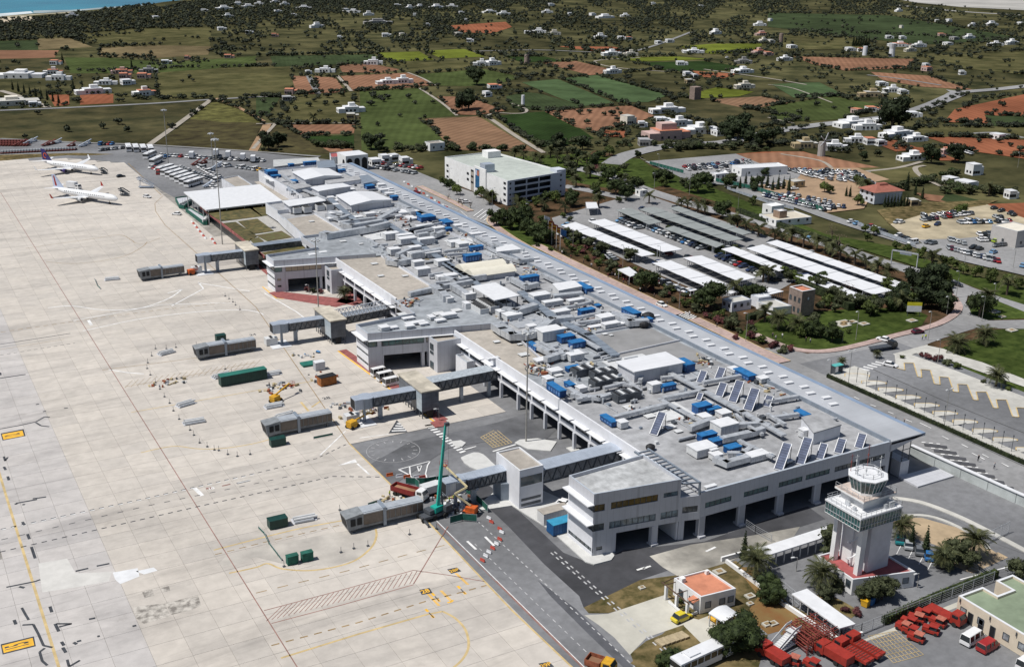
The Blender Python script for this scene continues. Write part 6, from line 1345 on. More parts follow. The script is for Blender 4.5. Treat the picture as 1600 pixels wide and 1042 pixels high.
def car_near(px,rot,col,label,cat='car',name='parked_car',z=-.04,world=False,**k):
    x,y=px if world else g(*px);b,gl,rf,wh,li=car_shapes(**k)
    t=thing(name,label,cat,x,y,z,rot)
    b.build('body',PAINT[col],t,local=True);gl.build('windows',cgl,t,local=True);rf.build('roof',PAINT[col],t,local=True)
    for m in wh:m.build('wheel',tyre,t,local=True)
    for m in li:m.build('headlight',lampm,t,local=True)
    return t
FAR={}
def far_mesh(col,van=False):
    if(col,van)in FAR:return FAR[(col,van)]
    b,gl,rf,wh,li=car_shapes(van=van,hgt_=2.0 if van else 1.45,L_=4.8 if van else 4.2);M_=MB()
    for s,mi in((b,0),(gl,1),(rf,0)):
        n=len(M_.v);M_.v+=s.v;M_.f+=[tuple(n+i for i in f)for f in s.f];M_.m+=[mi]*len(s.f)
    for x in(-1.35,1.3):M_.box(x-.3,x+.3,-.88,.88,0,.55,2)
    o=M_.build('parked_car',[PAINT[col],cgl,tyre],local=True);me=o.data;bpy.data.objects.remove(o);FAR[(col,van)]=me;return me
CARS=[]
cols_=['white']*9+['silver']*9+['grey']*6+['black']*6+['dark blue']*4+['blue']*1+['red']*2+['sky blue','maroon']
def row(p,q_,n,rot,spread=.1,skip=.06,z=-.04,world=False,cols=None):
    a,b=(p,q_)if world else(g(*p),g(*q_))
    for k in range(n):
        if R.random()<skip:continue
        x,y=lerp(a,b,(k+.5)/n);x+=R.uniform(-.3,.3);CARS.append((x,y,rot+R.uniform(-.05,.05)+(PI if R.random()<.4 else 0),R.choice(cols or cols_),R.random()<.08,z))
# rows under the white and grey carports
for P,m_ in CP[:12]:
    a,b=g(*P[0],0),g(*P[1],0);n=int(math.dist(a,b)/2.9)
    row((a[0]+1.3,a[1]),(b[0]+1.3,b[1]),n,0,world=True,skip=.12)
row((1003,352),(1098,390),17,0,skip=.1);row((967,345),(1000,358),7,0);row((1120,400),(1190,430),11,0,skip=.1);row((928,388),(962,408),7,0);row((905,372),(925,384),4,0,skip=0,cols=['white','silver'])
row((1028,440),(1088,462),11,0,skip=.05,cols=['white','sky blue','grey','black','silver']);row((1192,430),(1215,440),4,0);row((875,365),(900,380),4,0)
# pale and asphalt car parks beyond the parkway
row((1066,262),(1175,253),15,1.3);row((1072,266),(1178,258),13,1.3,skip=.15);row((1080,274),(1178,264),8,.2,skip=.4);row((1140,258),(1165,252),3,1.3)
for k in range(6):row((1228+k*9,266+k*2.6),(1340+k*5,270+k*3.4),13,1.35,skip=.12)
row((1200,293),(1226,290),4,.3,cols=['white']);row((1204,294),(1226,290),4,.2);row((1238,296),(1244,296),1,-.3,cols=['white'])
for k in range(3):row((1186+k*12,304+k*1.5),(1290+k*8,330-k*2),20,.75,skip=.1)
row((1228,303),(1300,318),9,.6,skip=.2);row((1250,316),(1330,326),10,.7,skip=.1)
row((1440,345),(1525,333),14,1.2,skip=.05);row((1440,341),(1500,332),8,1.2,skip=.3);row((1497,349),(1580,347),13,1.2,skip=.05);row((1508,346),(1520,346),2,1.1);row((1546,341),(1566,340),3,1.2);row((1555,362),(1575,356),5,1.1);row((1550,325),(1556,328),1,.1,cols=['black']);row((1560,329),(1568,332),1,.1,cols=['black']);row((1575,333),(1588,338),2,.2,cols=['black']);row((1588,355),(1600,358),2,.4)
row((1463,351),(1465,352),1,.3,cols=['dark blue']);row((1480,353),(1483,354),1,.1,cols=['white']);row((1527,368),(1556,365),4,1,skip=0);row((1483,375),(1508,382),6,1,cols=['silver','black','grey'],skip=0);row((1527,376),(1578,375),7,1.2,skip=0);row((1515,387),(1535,391),2,.1,cols=['black'],skip=0);row((1555,385),(1572,383),3,0,cols=['black','grey'])
row((1480,388),(1562,410),16,.9,skip=.05);row((1398,348),(1412,348),2,.2,skip=0);row((1325,346),(1345,352),2,0,skip=0);row((1355,354),(1385,364),4,0);row((1400,368),(1430,382),5,0);row((1440,378),(1460,382),3,0)
row((1552,395),(1553,395),1,.2,cols=['sky blue'],skip=0);row((1594,415),(1600,418),1,.5,cols=['sky blue'],skip=0)
row((252,250),(262,245),2,.4);row((1264,366+2),(1270,374),1,PI/2+1.7,cols=['sky blue'],skip=0)
# staff cars by the far apron
row((155,236),(195,232),9,1.0,skip=.05,cols=['white','grey','black','silver']);row((250,243),(300,247),10,1.0,cols=['white','red','silver']);row((300,247),(415,253),14,.8,cols=['white','white','silver','black']);row((155,227),(178,226),4,1,skip=0);row((340,256),(360,262),3,.3,cols=['white']);row((370,262),(430,270),9,.5,cols=['white','silver','orange yellow']);row((235,262),(265,272),7,.8,cols=['white','grey','red']);row((280,262),(340,285),14,.8,skip=.1,cols=['white','silver','grey'])
row((305,258),(345,280),12,.8,skip=.1,cols=['white','silver']);row((585,262),(650,272),12,.4,skip=.1,cols=['white','silver','black','grey']);row((590,256),(660,264),10,.2,cols=['white','grey','red']);row((332,290),(342,300),3,.3,cols=['white'])
row((1060,80),(1200,100),8,.2,skip=.5);row((1500,235),(1520,242),5,.3,cols=['white','silver']);row((1470,245),(1476,246),1,0)
CARS.sort(key=lambda c:c[0]**2+c[1]**2)
for x,y,r_,col,van,z in CARS[:290]:
    o=bpy.data.objects.new('parked_car',far_mesh(col,van));COL.objects.link(o);o.location=(x,y,z);o.rotation_euler=(0,0,r_);tag(o,col+(' parked van' if van else ' parked car'),'car','cars parked around the airport',auto=True)
V,F,MI,nv=[],[],[],0
cm=list(PAINT);mm=[PAINT[c]for c in cm]+[cgl,tyre]
for x,y,r_,col,van,z in CARS[290:]:
    me=far_mesh(col,van);c,s=math.cos(r_),math.sin(r_)
    vs=[(v.co.x*c-v.co.y*s+x,v.co.x*s+v.co.y*c+y,v.co.z+z)for v in me.vertices]
    for p_ in me.polygons:
        ix=list(p_.vertices)
        for k in range(1,len(ix)-1):F.append((nv+ix[0],nv+ix[k],nv+ix[k+1]));MI.append(cm.index(col)if p_.material_index==0 else len(cm)+p_.material_index-1)
    V+=vs;nv+=len(vs)
if F:
    o=bpy.data.objects.new('distant_parked_cars',mesh_np('distant_parked_cars',V,F,mm,MI));COL.objects.link(o);o['kind']='stuff';tag(o,'rows of small parked cars in the far car parks','parked cars')
# cars seen larger
for i,(px,col,lb)in enumerate([((1405,845),'teal','teal small car, farthest of the five parked beside the control tower'),((1419,853),'silver','silver hatchback parked second in the row beside the tower'),((1436,862),'grey','dark grey car in the middle of the row beside the tower'),((1451,870),'blue','bright blue car parked fourth in the row beside the tower'),((1468,881),'black','black car, nearest of the row beside the tower')]):car_near(px,.8,col,lb,name='car')
car_near((1065,967),.12,'yellow','yellow station wagon with roof bars on the pale forecourt',name='car',hgt_=1.6);car_near((1124,965),.15,'orange yellow','orange yellow pickup parked under the curved carport',name='car');car_near((1135,974),.12,'orange yellow','second orange yellow car at the near side of the curved carport',name='car')
car_near((1434,520),-.15,'maroon','maroon car driving on the curve above the two palms',name='car');car_near((1391,572),-1.1,'white','white car entering the bus station by the crossing',name='car');car_near((1495,446),-1.35,'black','black car on the junction road near the double lamp',name='car');car_near((1380,532),1.9,'white','white car above the tow truck near the junction',name='car')
car_near((1034,478),-1.45,'white','white car half hidden at the blue edge of the terminal roof',name='car');car_near((722,315),-.3,'white','white taxi standing in the road by the car park building',name='car');car_near((729,317),-.3,'white','second white taxi beside the first by the car park building',name='car');car_near((651,302),-.5,'red','red car parked beside the barrier near the terminal roof strip',name='car');car_near((189,277),.2,'black','black car alone on the far apron',name='car',z=0);car_near((230,309),-1.0,'white','small white car beside the apron road near the stairs',name='car',z=0);car_near((276,336),2.3,'white','white car on the curved apron lane',name='car',z=0)
car_near((1447,355),.1,'orange yellow','yellow car alone on the dirt car park',name='car');car_near((1556,378),.1,'lime','lime green car in the dirt car park corner',name='car');car_near((884,790),-1.0,'white','white car parked by the container office',name='car');car_near((893,797),-1.0,'white','second white car close to the near wing wall',name='car');car_near((1425+10,0)and(1303,975),.3,'white','white car under the long carport',name='car')
def van(px,rot,col,lb,**k):return car_near(px,rot,col,lb,cat='van',name='van',van=True,L_=k.get('L',5.2),w=1.95,hgt_=k.get('h',2.2),z=k.get('z',0))
van((594,586),.1,'white','white minibus, farthest of three parked by the red kerb',h=2.4);van((604,593),.1,'white','white minibus in the middle of three parked by the red kerb',h=2.5,L=5.6);van((613,601),.1,'white','white minibus nearest the grey bridge tower',h=2.3)
van((1519,1001),.15,'white','white minibus beside the maroon van at the cream office',z=-.05);van((1543,1013),.12,'red','dark red van parked beside the white minibus',z=-.05,h=1.9,L=4.6);van((1606,1040),.15,'white','white van cut off by the lower right corner',z=-.05);van((248,272),1.2,'red','red van on the road beside the parked buses',z=-.05)
for k in range(6):van((586+k*11,268-k*1.2),.4,R.choice(['white','white','silver']),'white van number in the construction yard by the arched hall')if False else None
def bus(px,rot,lb,L_=11.5,auto=True):
    x,y=g(*px);t=thing('airport_bus',lb,'bus',x,y,-.05,rot,'airport buses' if auto else None,auto);w=2.7;mb=MB();mb.ob(0,0,.35,L_,w,1.1);mb.build('body',PAINT['white'],t,local=True)
    mb=MB();mb.ob(0,0,1.45,L_-.06,w-.06,1.15);mb.build('windows',cgl,t,local=True);mb=MB();mb.ob(0,0,2.6,L_,w,.35);mb.ob(-L_*.2,0,2.95,2.4,1.6,.25);mb.build('roof',plainwhite,t,local=True)
    for k in range(9):
        for s in(-1,1):pass
    for xx in(-L_*.3,L_*.32):
        for s in(-1,1):mb=MB();mb.tube((xx,s*(w/2-.3),.5),(xx,s*(w/2+.02),.5),.5,10);mb.build('wheel',tyre,t,local=True)
    mb=MB()
    for k in range(8):
        for s in(-1,1):mb.ob(-L_/2+.7+k*L_/8,s*(w/2-.01),1.4,.12,.06,1.25)
    mb.build('window_posts',PAINT['white'],t,local=True);return t
for k in range(7):bus((258+k*7.4,268+k*3.6),.7,'white roofed apron bus')
for k in range(4):bus((201+k*11.5,235+k*.6),1.43,'white bus seen end on')
bus((234,246),.95,'white apron bus',);bus((244,255),.95,'white apron bus');bus((1096,1036),.1,'white coach with dark rear window at the bottom edge',12,auto=False)
# apron stands of trolleys
for k in range(26):
    x,y=g(4+k*4.5,240-k*.22);m=MB();m.ob(0,0,.4,3.4,1.8,.25);m.ob(0,0,.65,1.6,1.5,.9,0,1)
    for a in(-1.3,1.3):m.tube((a,-.8,.3),(a,.8,.3),.3,6)
    o=m.build('baggage_trolley',[mat('dark_trolley_red',(.13,.03,.025),.7,.2,1),PAINT['silver'],tyre]);o.location=(x,y,0);o.rotation_euler=(0,0,1.0);tag(o,'dark red baggage trolley','trolley','baggage trolleys along the far apron edge',auto=True)
for k in range(30):
    x,y=g(2+(k%10)*4.6,222+(k//10)*3);m=MB();m.ob(0,0,.4,3.4,1.8,.25);m.ob(0,0,.65,1.4,1.5,.7)
    o=m.build('baggage_trolley',MATS['dark_trolley_red']);o.location=(x,y,-.1);o.rotation_euler=(0,0,.5);tag(o,'dark red baggage trolley','trolley','baggage trolleys parked at the far left',auto=True)
def loader(px,rot,col,lb='steep conveyor loader'):
    x,y=g(*px);t=thing('belt_loader',lb,'loader',x,y,-.05,rot,'loaders parked beyond the aircraft',True);m=MB();m.ob(0,0,.4,6,2,.6);m.ob(2.2,0,1,1.4,1.8,1);m.build('chassis',col,t,local=True)
    m=MB();m.beam((-4,.3,.9),(4.5,.3,3.6),1.1,.4);m.build('belt',col,t,local=True);m=MB()
    for a in(-2,2):
        for s in(-1,1):m.tube((a,s*.7,.4),(a,s*1.0,.4),.42,8)
    t.scale=(.75,.75,.7)
    m.build('wheels',tyre,t,local=True)
for k,(px,c)in enumerate([((28,228),0),((34,226),0),((44,225),1),((52,222),1),((72,228),0),((80,226),0),((90,224),1),((112,229),0),((130,229),1),((136,226),1),((306,258),0),((318,256),0),((340,262),1),((330,268),1),((325,292),1)]):loader(px,.5,(MATS['dark_trolley_red'],steell)[c])
# aeroplanes
def plane(px,rot,L_,span,fin_m,eng_m,lb,tipm=None,low=True):
    x,y=g(*px);t=thing('airliner',lb,'aeroplane',x,y,0,rot);r=1.55 if L_>35 else 1.5;zc=3.0;pw=mat('aircraft_white',(.74,.75,.77),.3,.03,.5,spec=.6)
    prof=[(L_/2,.05,-.35),(L_/2-.5,.55,-.25),(L_/2-1.6,1.15,-.1),(L_/2-3.2,r*.93,0),(L_/2-5,r,0),(-L_*.18,r,0),(-L_*.32,r*.82,.2),(-L_*.43,r*.45,.62),(-L_/2,.12,.95)]
    m=MB();m.ring([[(X,rr*math.cos(2*PI*k/16),zc+dz+rr*math.sin(2*PI*k/16))for k in range(16)]for X,rr,dz in prof][::-1]);m.build('fuselage',pw,t,local=True,smooth=True)
    for s in(-1,1):
        def wing(rx,rc,tx,tc,sp0,sp1,z0,z1,th,nm,mt_):
            m=MB();a=[(rx+rc/2,s*sp0,z0),(rx+rc/2-rc*.3,s*sp0,z0+th),(rx-rc/2,s*sp0,z0),(rx,s*sp0,z0-th*.4)];b=[(tx+tc/2,s*sp1,z1),(tx+tc*.2,s*sp1,z1+th*.3),(tx-tc/2,s*sp1,z1),(tx,s*sp1,z1-.05)]
            m.ring([a,b]if s<0 else[b,a]);return m.build(nm,mt_,t,local=True)
        wing(.5,6.2,-3.9,1.6,1.0,span/2,2.0,3.3,.5,'wing',PAINT['silver']if False else pw)
        wing(-L_/2+3.0,3.2,-L_/2+.9,1.3,.4,span*.19,4.0,4.5,.25,'tailplane',pw)
        m=MB();m.ring([[(2.9-.0,s*span*.165+.95*math.cos(2*PI*k/12),1.65+.95*math.sin(2*PI*k/12))for k in range(12)],[(.2,s*span*.165+.75*math.cos(2*PI*k/12),1.75+.75*math.sin(2*PI*k/12))for k in range(12)],[(-.9,s*span*.165+.4*math.cos(2*PI*k/12),1.8+.4*math.sin(2*PI*k/12))for k in range(12)]][::-1]);m.build('engine',eng_m,t,local=True,smooth=True)
        m=MB();m.ring([[(2.93,s*span*.165+.75*math.cos(2*PI*k/12),1.65+.75*math.sin(2*PI*k/12))for k in range(12)],[(2.6,s*span*.165+.3*math.cos(2*PI*k/12),1.65+.3*math.sin(2*PI*k/12))for k in range(12)]][::-1]);m.build('engine_intake',black,t,local=True)
        m=MB();m.ring([[(-3.2,s*span/2,3.3),(-4.7,s*span/2,3.3),(-4.7,s*(span/2+.1),3.3),(-3.2,s*(span/2+.1),3.3)],[(-4.6,s*(span/2+.3),5.2),(-5.2,s*(span/2+.3),5.2),(-5.2,s*(span/2+.36),5.2),(-4.6,s*(span/2+.36),5.2)]]);m.build('winglet',tipm or pw,t,local=True)
        m=MB()
        for k in range(int((L_-14)/1.1)):X=L_/2-6.5-k*1.1;m.ring([[(X-.17,s*(r-.1),zc+.35),(X+.17,s*(r-.1),zc+.35),(X+.17,s*(r-.1),zc+.72),(X-.17,s*(r-.1),zc+.72)],[(X-.17,s*(r+.02),zc+.35),(X+.17,s*(r+.02),zc+.35),(X+.17,s*(r-.1),zc+.72),(X-.17,s*(r-.1),zc+.72)]])
        m.build('cabin_windows',cgl,t,local=True)
        for X in(-1.4,):m=MB();m.tube((X,s*2.6,2),(X,s*2.6,.5),.15,6);m.tube((X,s*2.3,.5),(X,s*2.95,.5),.5,10);m.build('main_gear',tyre,t,local=True)
    m=MB();m.tube((L_/2-5,0,2),(L_/2-5,0,.4),.12,6);m.tube((L_/2-5,-.3,.38),(L_/2-5,.3,.38),.38,10);m.build('nose_gear',tyre,t,local=True)
    m=MB();fz=zc+1.2;h=5.6;m.ring([[(-L_/2+7.2,-.14,fz),(-L_/2+7.2,.14,fz),(-L_/2+1,.1,fz+.1),(-L_/2+1,-.1,fz+.1)],[(-L_/2+2.4,-.1,fz+h),(-L_/2+2.4,.1,fz+h),(-L_/2+.3,.06,fz+h),(-L_/2+.3,-.06,fz+h)]]);m.build('fin',fin_m,t,local=True)
    m=MB();m.ring([[(L_/2-2.3,-.85,zc+.5),(L_/2-2.3,.85,zc+.5),(L_/2-1.75,.7,zc+.32),(L_/2-1.75,-.7,zc+.32)],[(L_/2-2.75,-.75,zc+1.02),(L_/2-2.75,.75,zc+1.02),(L_/2-2.3,.6,zc+.85),(L_/2-2.3,-.6,zc+.85)]]);m.build('cockpit_window',cgl,t,local=True)
    return t
navy=mat('fin_navy',(.03,.025,.12),.4,.2,.3);
pl=plane((133.5,313.5),-.97+.0,38.6,28.7,mat('fin_pale_blue',(.45,.52,.68),.4,.15,.4),plainwhite,'white airliner with red striped pale fin, nearer of the two on the apron',tipm=redm)
m=MB();m.ring([[(-17.3+k_,s,4.9),(-16.1+k_,s,4.9)][::1]+[(-18.3+k_+1.0,s,9.3),(-18.9+k_+1.0,s,9.3)]for k_ in(0,)for s in(-.16,.16)]);m.build('fin_stripe',redm,pl,local=True)
p2_=plane((110,268.5),-.95,37,34,navy,mat('engine_violet',(.06,.04,.16),.4,.2,.4),'white airliner with dark blue fin, farther of the two on the apron')
m=MB()
for k in range(10):
    a0,a1=2*PI*k/12,2*PI*(k+1)/12;m.beam((-15.6+1.0*math.cos(a0),-.17,6.6+1.2*math.sin(a0)),(-15.6+1.0*math.cos(a1),-.17,6.6+1.2*math.sin(a1)),.12,.4)
m.build('fin_emblem',mat('emblem_orange',(.55,.10,.03),.5,.1,1),p2_,local=True)
# trucks
def lorry(px,rot,lb,cabm,boxm,L_=7,kind='box',z=-.05,name='lorry',cat='lorry',h=2.6,auto=False,group=None,flat=None):
    x,y=g(*px);t=thing(name,lb,cat,x,y,z,rot,group,auto);w=2.3
    m=MB();m.ob(L_/2-1,0,.6,2,w,1.1);m.ring([[(L_/2-2,-w/2,1.7),(L_/2,-w/2,1.7),(L_/2,w/2,1.7),(L_/2-2,w/2,1.7)],[(L_/2-2,-w/2+.1,2.45),(L_/2-.45,-w/2+.12,2.45),(L_/2-.45,w/2-.12,2.45),(L_/2-2,w/2-.1,2.45)]]);m.build('cab',cabm,t,local=True)
    m=MB();m.ring([[(L_/2-.06+.08,-w/2+.15,1.72),(L_/2+.02,w/2-.15,1.72),(L_/2-.1,w/2-.15,1.72),(L_/2-.1,-w/2+.15,1.72)],[(L_/2-.38,-w/2+.2,2.38),(L_/2-.38,w/2-.2,2.38),(L_/2-.5,w/2-.2,2.38),(L_/2-.5,-w/2+.2,2.38)]]);m.ob(L_/2-1.1,0,1.75,1.1,w+.04,.55);m.build('windows',cgl,t,local=True)
    m=MB();m.ob(-.1,0,.55,L_,.9,.35);m.build('chassis',metald,t,local=True);m=MB()
    if kind=='box':m.ob(-1,0,.9,L_-2.2,w,h)
    elif kind=='flat':m.ob(-1,0,.9,L_-2.2,w,.3)
    elif kind=='tip':
        m.ob(-1.1,0,.95,L_-2.4,w,.2);
        for s in(-1,1):m.ob(-1.1,s*w/2,1.15,L_-2.4,.12,1.0)
        for s in(-1,1):m.ob(-1.1+s*(L_-2.4)/2,0,1.15,.12,w,1.0)
        m.ob(-1.1,0,1.15,L_-2.8,w-.3,.4,0,1)
    elif kind=='belts':
        for s in(-.62,.62):m.ob(-1,s,.9,L_-2,1.05,.5)
    m.build('body',[boxm,soil],t,local=True)
    if kind=='belts':
        m=MB()
        for k in range(9):
            for s in(-.62,.62):m.ob(-L_/2+.8+k*.55,s,1.4,.2,.95,.08)
        m.build('roller_slats',mat('dark_trolley_red',(.13,.03,.025),.7,.2,1),t,local=True)
    for xx in(-L_/2+1.1,-L_/2+2.2,L_/2-1.1):
        for s in(-1,1):m=MB();m.tube((xx,s*(w/2-.35),.48),(xx,s*(w/2+.02),.48),.48,9);m.build('wheel',tyre,t,local=True)
    return t
lorry((640,776),-1.0,'dark red tipper lorry with white cab beside the dismounted bridge',PAINT['white'],mat('tipper_red',(.20,.02,.02),.6,.2,1),8.4,'tip',name='tipper_lorry',z=0)
lorry((1379,546),-.1,'black flatbed tow truck on the junction road',PAINT['black'],metald,9,'flat')
lorry((1476,966),-1.4,'red flatbed truck with red cab nearest the cream office',redm,redm,7,'flat');lorry((1302,1030),1.72,'red box truck with cab facing the scaffold stack',redm,redm,6.8,'box',h=1.5);lorry((1331,1026),1.72,'red twin belt loader truck with pale rollers, nearer one',redm,redm,7,'belts');lorry((1349,1017),1.72,'red twin belt loader truck with pale rollers, farther one',redm,redm,7,'belts')
lorry((1207,1030),1.7,'red truck with twin hatches beside the white stairs',redm,redm,6,'box',h=1.1);lorry((118,0)and(116,296),-.9,'white catering truck behind the nearer airliner',PAINT['white'],plainwhite,7,'box',z=0);lorry((679,771),.1,'white boxy site truck beside the teal crane',PAINT['white'],acwhite,6.4,'box',z=0,h=1.7)
for k,px in enumerate([(300,247),(338,243),(357,246),(380,250),(396,253)]):lorry(px,1.2,'white box lorry',PAINT['white'],plainwhite,7,'box',auto=True,group='white lorries along the far fence')
def tug(px,rot,fade=False,lb='small red baggage tractor'):
    x,y=g(*px);t=thing('baggage_tractor',lb,'tractor',x,y,-.05,rot,'red baggage tractors in the fire yard',True)
    m=MB();m.ob(0,0,.4,3.3,1.7,.55);m.ob(1.0,0,.95,1.3,1.5,.4);m.build('body',redm,t,local=True);m=MB();m.ob(-.5,0,.95,1.35,1.35,.85);m.build('cab',cgl,t,local=True);m=MB();m.ob(-.5,0,1.8,1.8,1.7,.12);m.build('roof',redf if fade else redm,t,local=True)
    for a in(-1.1,1.1):
        for s in(-1,1):m=MB();m.tube((a,s*.6,.36),(a,s*.9,.36),.36,9);m.build('wheel',tyre,t,local=True)
    t.scale=(.86,.86,.9)
for k,px in enumerate([(1412,984),(1420,976),(1431,970),(1443,963),(1431,1000),(1454,988),(1465,976),(1422,990),(1237,1036),(1268,1042)]):tug(px,1.85+(k%3)*.1 if k<10 else 1.6,k%2==0)
# passenger stairs, scaffold, site plant
def stairs(px,rot,lb,m_=acwhite,L_=6,h=2.6):
    x,y=g(*px);t=thing('passenger_stairs',lb,'stairs',x,y,-.05,rot);m=MB();m.ob(0,0,.5,L_,2,.3)
    for k in range(10):m.ob(-L_/2+k*L_/11+.4,0,.8+k*h/11,L_/11,1.7,.14)
    m.ob(L_/2-.5,0,.8+h,1.8,2,.12);m.build('steps',m_,t,local=True);m=MB()
    for s in(-1,1):m.beam((-L_/2,s,1.5),(L_/2-1,s,1.7+h),.07,.5);m.beam((L_/2-1,s,1.7+h),(L_/2+.5,s,1.7+h),.07,.5);m.beam((L_/2-.6,s*.8,0),(L_/2-.6,s*.8,.8+h),.15,.15)
    m.build('side_rail',m_,t,local=True)
stairs((1224,1012),.2,'white passenger stairs beside the red scaffold stack',L_=5.4,h=1.8);stairs((229,294),2.6,'grey steel passenger stairs by the apron road',steell,7,3.2);stairs((195,306),2.5,'dark mobile stairs at the nose of the nearer airliner',metald,4,1.6);stairs((163,272),2.5,'dark tow unit and stairs at the nose of the farther airliner',metald,3,1.1)
t=thing('scaffold_stack','stack of dark red scaffold frames between carport and red trucks','scaffolding',*g(1266,1000),0);rr=mat('rusty_scaffold',(.22,.045,.035),.8,.3,1);x,y=g(1266,1000)
for k in range(36):
    m=MB();z=.3+(k%6)*.55;a=x-3.6+(k//6)*1.2+R.uniform(-.2,.2);b=y-3+R.uniform(-.2,.2);m.beam((a,b,z),(a+R.uniform(-.3,.3),b+6,z),.1,.1);m.beam((a,b+.5,z),(a+1.4,b+.6,z+.1),.1,.1);m.beam((a,b+3,z),(a+1.3,b+3,z),.1,.1);m.beam((a,b+5.5,z),(a+1.4,b+5.4,z),.1,.1);m.beam((a,b,0),(a,b,z),.08,.08);m.build('scaffold_frame',rr,t)
def crate(px,s,h,m_,lb,rot=0,name='container',cat='container',ribs=True,lid=None,z=0,group=None):
    x,y=g(*px);t=thing(name,lb,cat,x,y,z,rot,group,group is not None);m=MB();m.ob(0,0,.1,s[0],s[1],h-.1);m.build('body',m_,t,local=True)
    if ribs:
        m=MB();n=int(s[0]/.6)
        for k in range(n):m.ob(-s[0]/2+.3+k*s[0]/n,-s[1]/2-.03,.2,.14,.06,h-.35)
        m.build('ribs',m_,t,local=True)
    m=MB();m.ob(0,0,h,s[0]+.1,s[1]+.1,.1);m.build('lid',lid or m_,t,local=True);return t
gdk=mat('dark_green_metal',(.008,.045,.038),.5,.2,.8);gmesh=MATS['green_mesh'];gtop=mat('green_container_top',(.02,.14,.11),.6,.15,.5)
c_=crate((380,596),(12.6,2.5),2.8,gdk,'long dark green container on the apron between two dismounted bridges',.03,lid=gtop);m=MB()
crate((511,600),(4.6,2.4),2.4,mat('rust_container',(.30,.11,.03),.8,.3,1),'open rust brown skip with rubble on the apron',.12,lid=black,name='skip',cat='skip');crate((499,577),(2.8,2),2.3,panel,'small grey cabin beside the apron service road',lid=plainwhite);crate((482,570),(4,3),.5,gtop,'flat teal pallet load beside the grey cabin',ribs=False)  # black sheet on the skip paints the shade in its open top
crate((865,812),(6.4,2.6),2.6,mat('cabin_white',(.60,.60,.60),.7,.06,1),'white site cabin with red edges beside the near wing',.02,name='site_cabin',cat='cabin',lid=roofbrown);crate((876,829),(5.2,2.6),2.4,mat('blue_container',(.01,.08,.22),.5,.2,1),'blue container in front of the white site cabin',.02,lid=mat('blue_container_top',(.04,.26,.42),.5,.15,1))
crate((434,695),(3.6,1.8),1.8,gdk,'dark green covered load below the dismounted bridge',ribs=False);crate((434,822),(3.8,2),1.9,gdk,'dark green covered box beside the white cylinders',ribs=False);crate((345,533),(2.8,2),2,gdk,'dark green box above the second dismounted bridge',ribs=False)
for px in[(457,880),(480,875)]:crate(px,(2.2,1.2),1.8,gmesh,'green screened box',ribs=False,name='screen_box',cat='box',group='green screened boxes near the hatched lane')
for px,lb in[((475,812),'white wrapped cylinders beside the dark green box'),((260,552),'white wrapped pipes at the head of the marker line'),((175,437),'pale wrapped pallet near the farthest dismounted bridge'),((445,650),'grey wrapped pallets above the dismounted bridge'),((425,585),'white wrapped panels beside the green container'),((428,635),'long white pipes beside the yellow boom lift'),((302,660),'grey machinery parts beside the marker line'),((290,632),'small grey trolley beside the marker line'),((345,588),'grey beams in front of the green container')]:
    x,y=g(*px);t=thing('wrapped_load',lb,'load',x,y,0,R.uniform(-.1,.3))
    for k in range(5):m=MB();m.tube((-2.2,-1+k*.45,.35+(k%2)*.4),(2.2+R.uniform(-.5,.5),-1+k*.45,.35+(k%2)*.4),.26,8);m.build('roll',acwhite if k%2 else metal,t,local=True)
    m=MB();m.ob(0,0,0,5,2.4,.12);m.build('pallet',panel,t,local=True)
for px,lb,cs in[((435,605),'heap of mixed pipes and boards right of the green container',30),((478,556),'blue and white barrels with fittings on the apron',14),((466,660-8),'pink and white scrap pieces',20),((575,645-3),'rubble and bags beside the bridge base',34),((700,770),'pale rubble and gravel heap around the bridge foot',60),((715,790),'building debris on the fenced work site',40),((540,575+60),'broken white kerb pieces along the service road',20),((262,598),'brown brushwood and dark bags by the marker line',24),((605,790-6),'timber and small tools beside the tipper lorry',24),((500,575+15),'white tank and pump beside the rust skip',12)]:
    x0,y0=g(*px);t=thing('material_heap',lb,'heap',x0,y0,0);pal=[acwhite,mat('junk_tan',(.4,.33,.2),.9,.3,2),metald,metal,mat('junk_blue',(.1,.3,.6),.6,.2,2)if 'blue' in lb else mat('junk_rust',(.25,.08,.04),.9,.3,2)]
    m=MB()
    for k in range(cs):m.ob(x0+R.gauss(0,2.2),y0+R.gauss(0,1.6),0,R.uniform(.2,1.4),R.uniform(.2,.7),R.uniform(.1,.7),R.uniform(0,3),R.randrange(5))
    m.build('debris',pal,t)['kind']='stuff'
def lift(px,rot,m_,lb,arm):
    x,y=g(*px);t=thing('boom_lift',lb,'boom lift',x,y,0,rot);m=MB();m.ob(0,0,.4,2.6,2.0,.6);m.ob(-.3,0,1.0,2.2,1.8,.9);m.build('body',m_,t,local=True)
    for a in(-1,1):
        for s in(-1,1):m=MB();m.tube((a,s*.8,.45),(a,s*1.15,.45),.45,9);m.build('wheel',tyre,t,local=True)
    m=MB();
    for p,q2 in zip(arm,arm[1:]):m.beam(p,q2,.3,.34)
    m.build('arm',arm_m if 'orange' in lb else m_,t,local=True);e=arm[-1];m=MB();m.ob(e[0],e[1],e[2]-.2,1.4,.9,.15);rail(m,[(e[0]-.7,e[1]-.45),(e[0]+.7,e[1]-.45),(e[0]+.7,e[1]+.45),(e[0]-.7,e[1]+.45)],e[2],.9);m.build('basket',redm,t,local=True)
orm=mat('plant_orange',(.50,.10,.02),.6,.2,1);yem=mat('plant_yellow',(.55,.30,.02),.6,.2,1);arm_m=mat('arm_cream',(.58,.50,.30),.6,.1,1)
